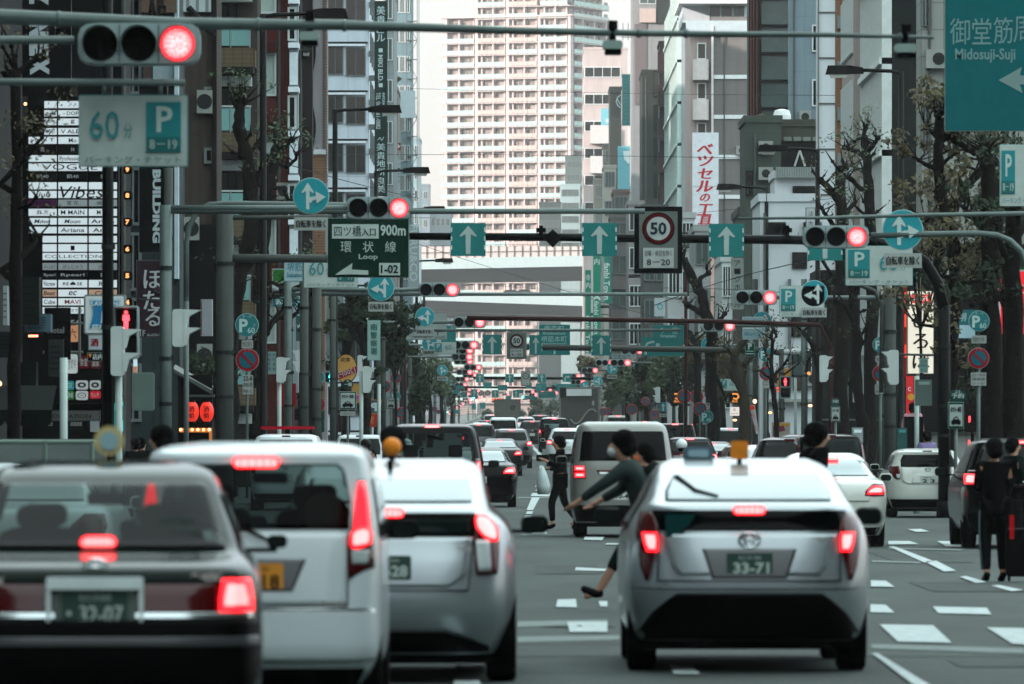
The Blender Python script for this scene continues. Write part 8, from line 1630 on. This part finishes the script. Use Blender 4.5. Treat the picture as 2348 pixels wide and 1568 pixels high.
LT = [(1012, 31, 868, 34, 48, 0, "far left leafy tree, its crown right of the round blue signs' wires"), (985, 37, 860, 36, 60, 0, "dark green tree under the curved far pipe"), (955, 42, 850, 30, 62, 1, "dark tree behind the narrow no-parking sign"), (1035, 24, 905, 22, 38, 2, "grey-green tree at the far end of the left row"), (962, 46, 905, 26, 44, 1, "low dark tree behind the white sign posts at left"),
  (905, 60, 800, 26, 52, 1, "dark leafy crown behind the police signboard"), (790, 58, 745, 38, 40, 0, "green crown behind the black lamp post"), (640, 60, 880, 40, 40, 1, "dark crown low behind the two left trunks"), (450, 92, 850, 50, 60, 1, "dark evergreen behind the utility pole and lantern stall"),
  (1345, 26, 905, 26, 40, 2, "grey-green tree behind the box truck, left"), (1395, 32, 890, 34, 56, 0, "green tree right of the box truck"), (1438, 36, 870, 34, 60, 0, "green tree behind the free-standing no-parking sign"), (1480, 40, 880, 36, 64, 1, "dark green tree in the middle of the right row"), (1520, 44, 860, 36, 60, 0, "green tree left of the brown pole on the right"), (1560, 46, 880, 34, 60, 1, "dark tree behind the brown pole on the right"),
  (1655, 50, 850, 40, 80, 3, "olive-leaved tree behind the small parking board"), (1600, 49, 800, 30, 34, 3, "olive crown behind the round blue arrow sign on the right"), (1228, 20, 935, 20, 24, 2, "hazy tree at the far end of the avenue, left one"), (1262, 19, 938, 20, 22, 2, "hazy tree at the far end of the avenue, middle one"), (1300, 21, 930, 22, 28, 2, "hazy tree at the far end of the avenue, right one"), (1190, 18, 948, 14, 12, 2, "low hazy tree behind the small pale truck"), (1118, 17, 950, 14, 12, 2, "low hazy tree left of the small pale truck"),
  (1350, 25, 800 + 38, 28, 22, 3, "olive crown above the paired far traffic lights"), (2150, 100, 430, 74, 62, 3, "olive-leaved crown behind the tangled branches at right"), (2225, 96, 820, 34, 110, 1, "dark green tree behind the large parking disc"), (2110, 98, 620, 60, 50, 1, "dark leaves over the top of the cream sign"), (2250, 104, 560, 60, 90, 1, "dark leaves between the right-hand trunks"), (2300, 110, 450, 60, 60, 1, "dark leaves at the right edge under the blue sign"), (1900, 66, 700, 30, 60, 1, "sparse dark leaves by the trunks left of the curved pipe"), (775, 50, 720, 0.1, .1, 9, "")]
for i, (px, s, cy, rx, ry, k, lab) in enumerate(LT):
 if k == 9: continue
 near = s > 60
 leafy(lab, px, s, cy, rx, ry, (1500 if not near else 300) if k != 2 else 900, (.2 if s < 30 else .15) if not near else .085, (LEAF_G, LEAF_D, LEAF_F, LEAF_O)[k], 40 + i, GL if s < 60 else "leafy crowns near the signs")
# plants
for i, (px, py, s, r_, n, mat, lab) in enumerate(((906, 182, 27, 14, 260, LEAF_O, "roof shrub on the pale strip building"), (1805, 300, 46.8, 26, 300, LEAF_G, "trailing plants on the planted roof terrace"), (1745, 272, 47.8, 16, 200, LEAF_O, "grass tuft on the grey-green block's roof"), (1848, 312, 46.9, 30, 260, LEAF_G, "row of plants along the roof terrace edge"))):
 rnd = random.Random(i); m = MB(); leaf_cloud(m, (0, 0, 0), (r_ / s, .3, r_ / s * .5), n, .12, rnd); o = m.build("roof_shrub", mat, loc=W(px, py, s) + Vector((0, -.3, 0))); tag(o, lab, "plant")
# ---------------------------------------------------------------- people
SKIN = M("skin", (160, 126, 108), .55, var=.08); HAIR = M("hair_black", (14, 13, 13), .9, var=.3, scale=40, spec=.05, bump=.8); SHOE = M("shoe_black", (18, 18, 19), .6, var=.1)
def skin_mesh(name, chains, mat, parent, sub=2):
 """one continuous surface grown round joined chains of (point, radius)"""
 vs = []; rad = []; es = []; idx = {}
 def vi(p, r):
  k = tuple(round(c, 4) for c in p)
  if k not in idx: idx[k] = len(vs); vs.append(p); rad.append(r)
  return idx[k]
 for ch in chains:
  pr = None
  for p, r in ch:
   i = vi(p, r)
   if pr is not None and pr != i: es.append((pr, i))
   pr = i
 me = bpy.data.meshes.new(name); me.from_pydata(vs, es, []); o = bpy.data.objects.new(name, me)
 tmp = bpy.data.scenes.get("tmp") or bpy.data.scenes.new("tmp"); tmp.collection.objects.link(o)
 md = o.modifiers.new("s", 'SKIN'); md.use_smooth_shade = True
 for i, d in enumerate(me.skin_vertices[0].data): d.radius = (rad[i], rad[i]); d.use_root = i == 0
 sb = o.modifiers.new("u", 'SUBSURF'); sb.levels = sub; sb.render_levels = sub
 vl = tmp.view_layers[0]; vl.update(); dg = vl.depsgraph; dg.update()
 m2 = bpy.data.meshes.new_from_object(o.evaluated_get(dg)); m2.materials.clear(); m2.materials.append(mat)
 m2.polygons.foreach_set("use_smooth", [True] * len(m2.polygons)); bpy.data.objects.remove(o)
 r = bpy.data.objects.new(name, m2); COL.objects.link(r); setpar(r, parent); return r
BASEJ = dict(pel=(0, 0, .93), bel=(0, 0, 1.08), che=(0, 0, 1.27), nec=(0, 0, 1.44), jaw=(.03, 0, 1.52), hed=(.01, 0, 1.60), top=(0, 0, 1.66),
 shL=(0, .17, 1.39), elL=(-.02, .23, 1.12), wrL=(.05, .24, .88), shR=(0, -.17, 1.39), elR=(-.02, -.23, 1.12), wrR=(.05, -.24, .88),
 hiL=(0, .09, .90), knL=(.02, .10, .49), anL=(-.02, .10, .08), hiR=(0, -.09, .90), knR=(.02, -.10, .49), anR=(-.02, -.10, .08))
def person(label, px, s, heading, top, legs, pose=None, k=1.0, g=None, dz=0.0, shorts=False, sleeve=True, mask=None, hairr=1.0, shoe=None, coat=0, lim=None, name="person"):
 """heading in degrees: 0 faces up the avenue, 90 faces left"""
 y = F / s; root = empty(name, (X(px, s), y, (G(y) if g is None else g) + dz), R(heading + 90)); tag(root, label, "person", lim)
 J = dict(BASEJ); J.update(pose or {}); J = {a: Vector(b) * k for a, b in J.items()}
 def c(*a): return [(J[n], r * k) for n, r in a]
 hd = []
 for sd in 'LR':
  w = J['wr' + sd]; d = (w - J['el' + sd]).normalized(); sg = 1 if sd == 'L' else -1; side = Vector((0, sg, 0)); f = Vector((1, 0, 0))
  pl = w + d * .07 * k; hd.append([(w, .026 * k), (pl, .030 * k)])
  for q in range(4):
   off = f * (.027 - .018 * q) * k; L_ = (.07, .08, .075, .06)[q] * k
   hd.append([(pl, .030 * k), (pl + d * .02 * k + off, .0105 * k), (pl + d * (.02 * k + L_ * .6) + off - side * .008 * k, .0095 * k), (pl + d * (.02 * k + L_) + off - side * .028 * k, .008 * k)])
  hd.append([(w, .026 * k), (w + d * .03 * k + f * .03 * k, .012 * k), (w + d * .065 * k + f * .045 * k - side * .01 * k, .009 * k)])
 chains = [c(('pel', .12), ('bel', .11), ('che', .125), ('nec', .052), ('jaw', .062), ('hed', .088), ('top', .07))]
 nose = J['jaw'] + Vector((.105, 0, .045)) * k; chains.append([(J['hed'], .088 * k), (nose, .014 * k)])
 for sd in 'LR':
  chains.append(c(('che', .125), ('sh' + sd, .055), ('el' + sd, .042), ('wr' + sd, .026)))
  chains.append(c(('pel', .12), ('hi' + sd, .085), ('kn' + sd, .056), ('an' + sd, .038)))
  an = J['an' + sd]; chains.append([(an, .038 * k), (an + Vector((.14, 0, -.05)) * k, .03 * k)])
 skin_mesh("body", chains + hd, SKIN, root)
 ch = [c(('pel', .15), ('bel', .145), ('che', .168), ('nec', .076))]
 if coat: ch[0] = [(J['pel'] - Vector((0, 0, coat)) * k, .15 * k)] + ch[0]
 for sd in 'LR':
  w = J['el' + sd] + (J['wr' + sd] - J['el' + sd]) * .93
  ch.append(c(('che', .168), ('sh' + sd, .092), ('el' + sd, .060)) + ([(w, .042 * k)] if sleeve else []))
 skin_mesh("jacket", ch, top, root)
 ch = []
 for sd in 'LR':
  e = J['kn' + sd] + (J['an' + sd] - J['kn' + sd]) * (.9 if not shorts else .5)
  ch.append(c(('pel', .14), ('hi' + sd, .105), ('kn' + sd, .074)) + [(e, .055 * k)])
 skin_mesh("trousers", ch, legs, root)
 for sd in 'LR':
  an = J['an' + sd]; kn = J['kn' + sd]; dn = (an - kn).normalized(); fw = Vector((1, 0, 0)) - dn * dn.x; fw = fw.normalized() if fw.length > .1 else Vector((1, 0, 0))
  skin_mesh("shoe", [[(an - dn * .02 * k - fw * .05 * k, .045 * k), (an + dn * .035 * k + fw * .03 * k, .05 * k), (an + dn * .045 * k + fw * .17 * k, .036 * k)]], shoe or SHOE, root, 1)
 h = J['hed']; m = MB().ball((h.x - .018 * k, h.y, h.z + .035 * k), .104 * k * hairr, .098 * k * hairr, .094 * k * hairr, 14, 10); m.ball((h.x - .05 * k, h.y, h.z - .03 * k), .085 * k * hairr, .095 * k * hairr, .09 * k, 12, 8); m.build("hair", HAIR, root, smooth=True)
 m = MB()
 for sg in (-1, 1): m.ball((h.x + .088 * k, sg * .032 * k + h.y, h.z + .0), .01 * k, .014 * k, .008 * k, 8, 6)
 m.ball((h.x + .09 * k, h.y, h.z - .075 * k), .012 * k, .024 * k, .006 * k, 8, 6); m.build("face_features", C3((40, 26, 24), .6), root, smooth=True)
 if mask: MB().ball((J['jaw'].x + .05 * k, J['jaw'].y, J['jaw'].z + .02 * k), .055 * k, .062 * k, .055 * k, 12, 8).build("face_mask", mask, root, smooth=True)
 return root, J
BLK = C3((20, 21, 22), .8); CHK = C3((66, 76, 75), .8); WHT = C3((168, 180, 184), .8)
# striding man just left of the nearest right-hand taxi
r_, J = person("young man in a grey-green jacket striding left beside the nearest right silver taxi", 1486, 235, 90, CHK, C3((30, 36, 36), .8), dict(pel=(0, 0, .90), bel=(.05, 0, 1.06), che=(.13, 0, 1.26), nec=(.20, 0, 1.41), jaw=(.29, 0, 1.50), hed=(.25, 0, 1.59), top=(.23, 0, 1.655), shL=(.20, .17, 1.38), elL=(.42, .20, 1.22), wrL=(.66, .14, 1.05), shR=(.14, -.17, 1.37), elR=(.24, -.22, 1.17), wrR=(.46, -.18, 1.05),
 knL=(.26, .10, .56), anL=(.48, .10, .18), knR=(-.05, -.10, .48), anR=(-.32, -.10, .16)), shorts=True, mask=C3((186, 190, 192), .8), hairr=1.18, k=1.02)
MB().tube([(.0, .0, 1.42), (-.12, 0, 1.3), (-.16, 0, 1.0), (-.06, 0, .95)], [.07, .13, .13, .07], 10).build("backpack", C3((40, 46, 46), .8), r_, smooth=True)
# walking man in black
r_, J = person("man in black walking left over the lanes, looking at his phone", 1284, 125, 90, BLK, BLK, dict(jaw=(.06, 0, 1.50), hed=(.03, 0, 1.585), elL=(.02, .24, 1.13), wrL=(.24, .16, 1.24), elR=(.0, -.23, 1.12), wrR=(.22, -.14, 1.10), knL=(.16, .09, .50), anL=(.14, .09, .08), knR=(-.08, -.09, .48), anR=(-.32, -.09, .14)), hairr=1.1)
MB().prism(rrect(.20, .44, 1.24, 1.36, .03), -.05, .10).build("phone_case", C3((24, 24, 26), .6), r_)
bgm = M("bag_white", (176, 186, 186), .5, var=.15, scale=8)
o = MB().tube([(0, 0, .16), (0, 0, 0), (.02, 0, -.2), (.02, 0, -.36)], [.02, .09, .13, .11], 10).build("plastic_bag", bgm, loc=W(1243, 1088, 125.4), smooth=True); tag(o, "white plastic bag hanging from the walking man's wrist", "bag")
# right edge pair
r_, J = person("person in a long black coat with side-striped trousers standing at the right edge", 2279, 196, 10, C3((12, 12, 13), .85), C3((17, 18, 19), .85), dict(elL=(.02, .2, 1.14), wrL=(.2, .12, 1.12), elR=(.02, -.2, 1.14), wrR=(.2, -.12, 1.12)), coat=.12, hairr=1.1, k=.97)
for yy in (.178, .165): MB().tube([(.0, yy, .84), (.02, yy, .5), (-.02, yy - .02, .14)], .008, 5).build("side_stripe", C3((110, 126, 128), .7), r_, smooth=True)
r_, J = person("person in a dark green jacket holding a phone, behind the black-coated one", 2322, 160, -60, C3((22, 40, 36), .8), C3((22, 24, 26), .8), dict(elR=(.02, -.22, 1.12), wrR=(.28, -.12, 1.14), elL=(.04, .22, 1.12), wrL=(.26, .1, 1.13)), shoe=C3((170, 176, 178), .6), k=.98)
sc_ = empty("suitcase", (X(2338, 196), F / 196, 0)); tag(sc_, "black suitcase with a red tag beside the right-edge person", "suitcase")
MB().prism(rrect(-.17, .17, .06, .62, .05), -.12, .12).build("shell", C3((20, 20, 21), .5), sc_); m = MB(); m.tube([(-.1, 0, .6), (-.1, 0, .95), (.1, 0, .95), (.1, 0, .6)], .012, 6); m.build("handle", M_POLED, sc_)
MB().box(-.13, -.08, -.15, -.12, .5, .78).build("red_tag", C3((170, 20, 30), .6), sc_)
for x in (-.13, .13): MB().ball((x, 0, .04), .02, .04, .04, 8, 6).build("wheel", M_TYRE, sc_)
# others
person("person in a white shirt with black hair walking left behind the small white minivan", 380, 225, 60, WHT, BLK, dict(hed=(.06, 0, 1.58), jaw=(.09, 0, 1.50), top=(.05, 0, 1.65)), hairr=1.15, k=1.06)
person("dark-clothed person whose black hair shows left of the yellow roof lamp", 905, 236, 80, BLK, BLK, dict(hed=(.04, 0, 1.59)), hairr=1.2, k=1.04)
person("man in black with thick black hair crossing behind the right-hand taxi's yellow lamp", 1864, 205, -70, BLK, BLK, dict(hed=(.05, 0, 1.58), jaw=(.09, 0, 1.50)), hairr=1.25, k=1.08)
person("person with an orange mask half hidden behind the striding man", 1478, 215, 80, BLK, BLK, mask=C3((200, 110, 60), .8), hairr=1.0, k=.95)
person("person in a pale purple shirt on the right pavement", 2124, 104, 30, C3((120, 112, 148), .8), C3((60, 60, 70), .8), k=1.0, g=.1)
person("person in a pale pink coat on the right pavement behind the grey post", 2092, 98, -20, C3((168, 130, 140), .8), BLK, k=.98, g=.8)
for i, (px, s, h, lab) in enumerate(((310, 118, 20, "dark figure left of the utility pole base"), (325, 112, -30, "second dark figure beside the utility pole base"), (700, 95, 0, "dark figure on the pavement behind the red light bar"), (528, 90, 40, "dark figure at the foot of the leaning tree"), (26, 150, 0, "dark figure at the left edge by the awning"))):
 person(lab, px, s, h, BLK, BLK, hairr=1.05, k=.97, lim="dark figures on the left pavement")
# riders
def rider(label, px, s, topm, helm, box=None):
 y = F / s; sit = dict(pel=(0, 0, .80), bel=(.02, 0, .95), che=(.04, 0, 1.13), nec=(.06, 0, 1.29), jaw=(.09, 0, 1.37), hed=(.07, 0, 1.45), top=(.06, 0, 1.51), shL=(.05, .17, 1.25), shR=(.05, -.17, 1.25), elL=(.22, .26, 1.05), wrL=(.45, .28, 1.0), elR=(.22, -.26, 1.05), wrR=(.45, -.28, 1.0), hiL=(0, .1, .78), hiR=(0, -.1, .78), knL=(.38, .17, .68), knR=(.38, -.17, .68), anL=(.32, .16, .30), anR=(.32, -.16, .30))
 person(label, px, s, 0, topm, BLK, sit)[0]
 v = empty("scooter", (X(px, s), y, G(y))); tag(v, "scooter ridden by the " + ("delivery rider with the red box" if box else "rider in a white helmet"), "scooter", "scooters in the queue")
 MB().tube([(0, -.35, .62), (0, .1, .68), (0, .35, .5), (0, .75, .45), (0, .9, .95)], [.12, .15, .1, .08, .05], 10).build("body", P_DGREY, v, smooth=True)
 for yy in (-.35, .95): MB().tube([(-.05, yy, .25), (.05, yy, .25)], .25, 16).build("wheel", M_TYRE, v)
 MB().tube([(-.32, .45, 1.0), (0, .9, 1.0), (.32, .45, 1.0)], .015, 6).build("handlebar", M_POLED, v)
 MB().box(-.05, .05, -.52, -.46, .6, .66).build("tail_lamp", M_REDL, v)
 o = MB().ball((0, 0, 0), .14, .15, .14, 14, 10).build("helmet", helm, loc=(X(px, s), y + .06, 1.50), smooth=True); tag(o, ("black" if box else "white") + " helmet worn by the scooter rider " + ("with the red box" if box else "on the right"), "helmet")
 if box:
  b_ = MB().box(-.235, .235, -.75, -.32, .80, 1.22).build("delivery_box", C3((132, 24, 40), .5), loc=(X(px, s), y, 0)); tag(b_, "red delivery box with a white cup mark on the scooter", "delivery box")
  m = MB(); m.tube([(.07 * math.cos(a), -.757, 1.07 + .07 * math.sin(a)) for a in [2 * math.pi * q / 20 for q in range(21)]], .014, 5); add_text(m, "delivery", 0, .92, .3, .05, -.757); m.build("box_mark", C3((200, 190, 192), .5), b_)
rider("delivery rider on a scooter with a red box, seen from behind", 838, 86, BLK, C3((22, 22, 24), .3), True)
rider("scooter rider in a wine-red jacket and white helmet right of the silver van", 1562, 96, C3((84, 18, 40), .8), C3((200, 206, 206), .3))
# ---------------------------------------------------------------- the air over the avenue
hz = MB().box(-520, 560, -260, 2100, -3, 190)
hm = bpy.data.materials.new("haze_air"); hm.use_nodes = True; nt = hm.node_tree; nt.nodes.clear()
pv = nt.nodes.new("ShaderNodeVolumePrincipled"); pv.inputs["Density"].default_value = 0.00010; pv.inputs["Color"].default_value = (0.95, 0.93, 0.93, 1); pv.inputs["Anisotropy"].default_value = 0.2
oo = nt.nodes.new("ShaderNodeOutputMaterial"); nt.links.new(pv.outputs[0], oo.inputs["Volume"])
h = hz.build("haze", hm); tag(h, kind="stuff")
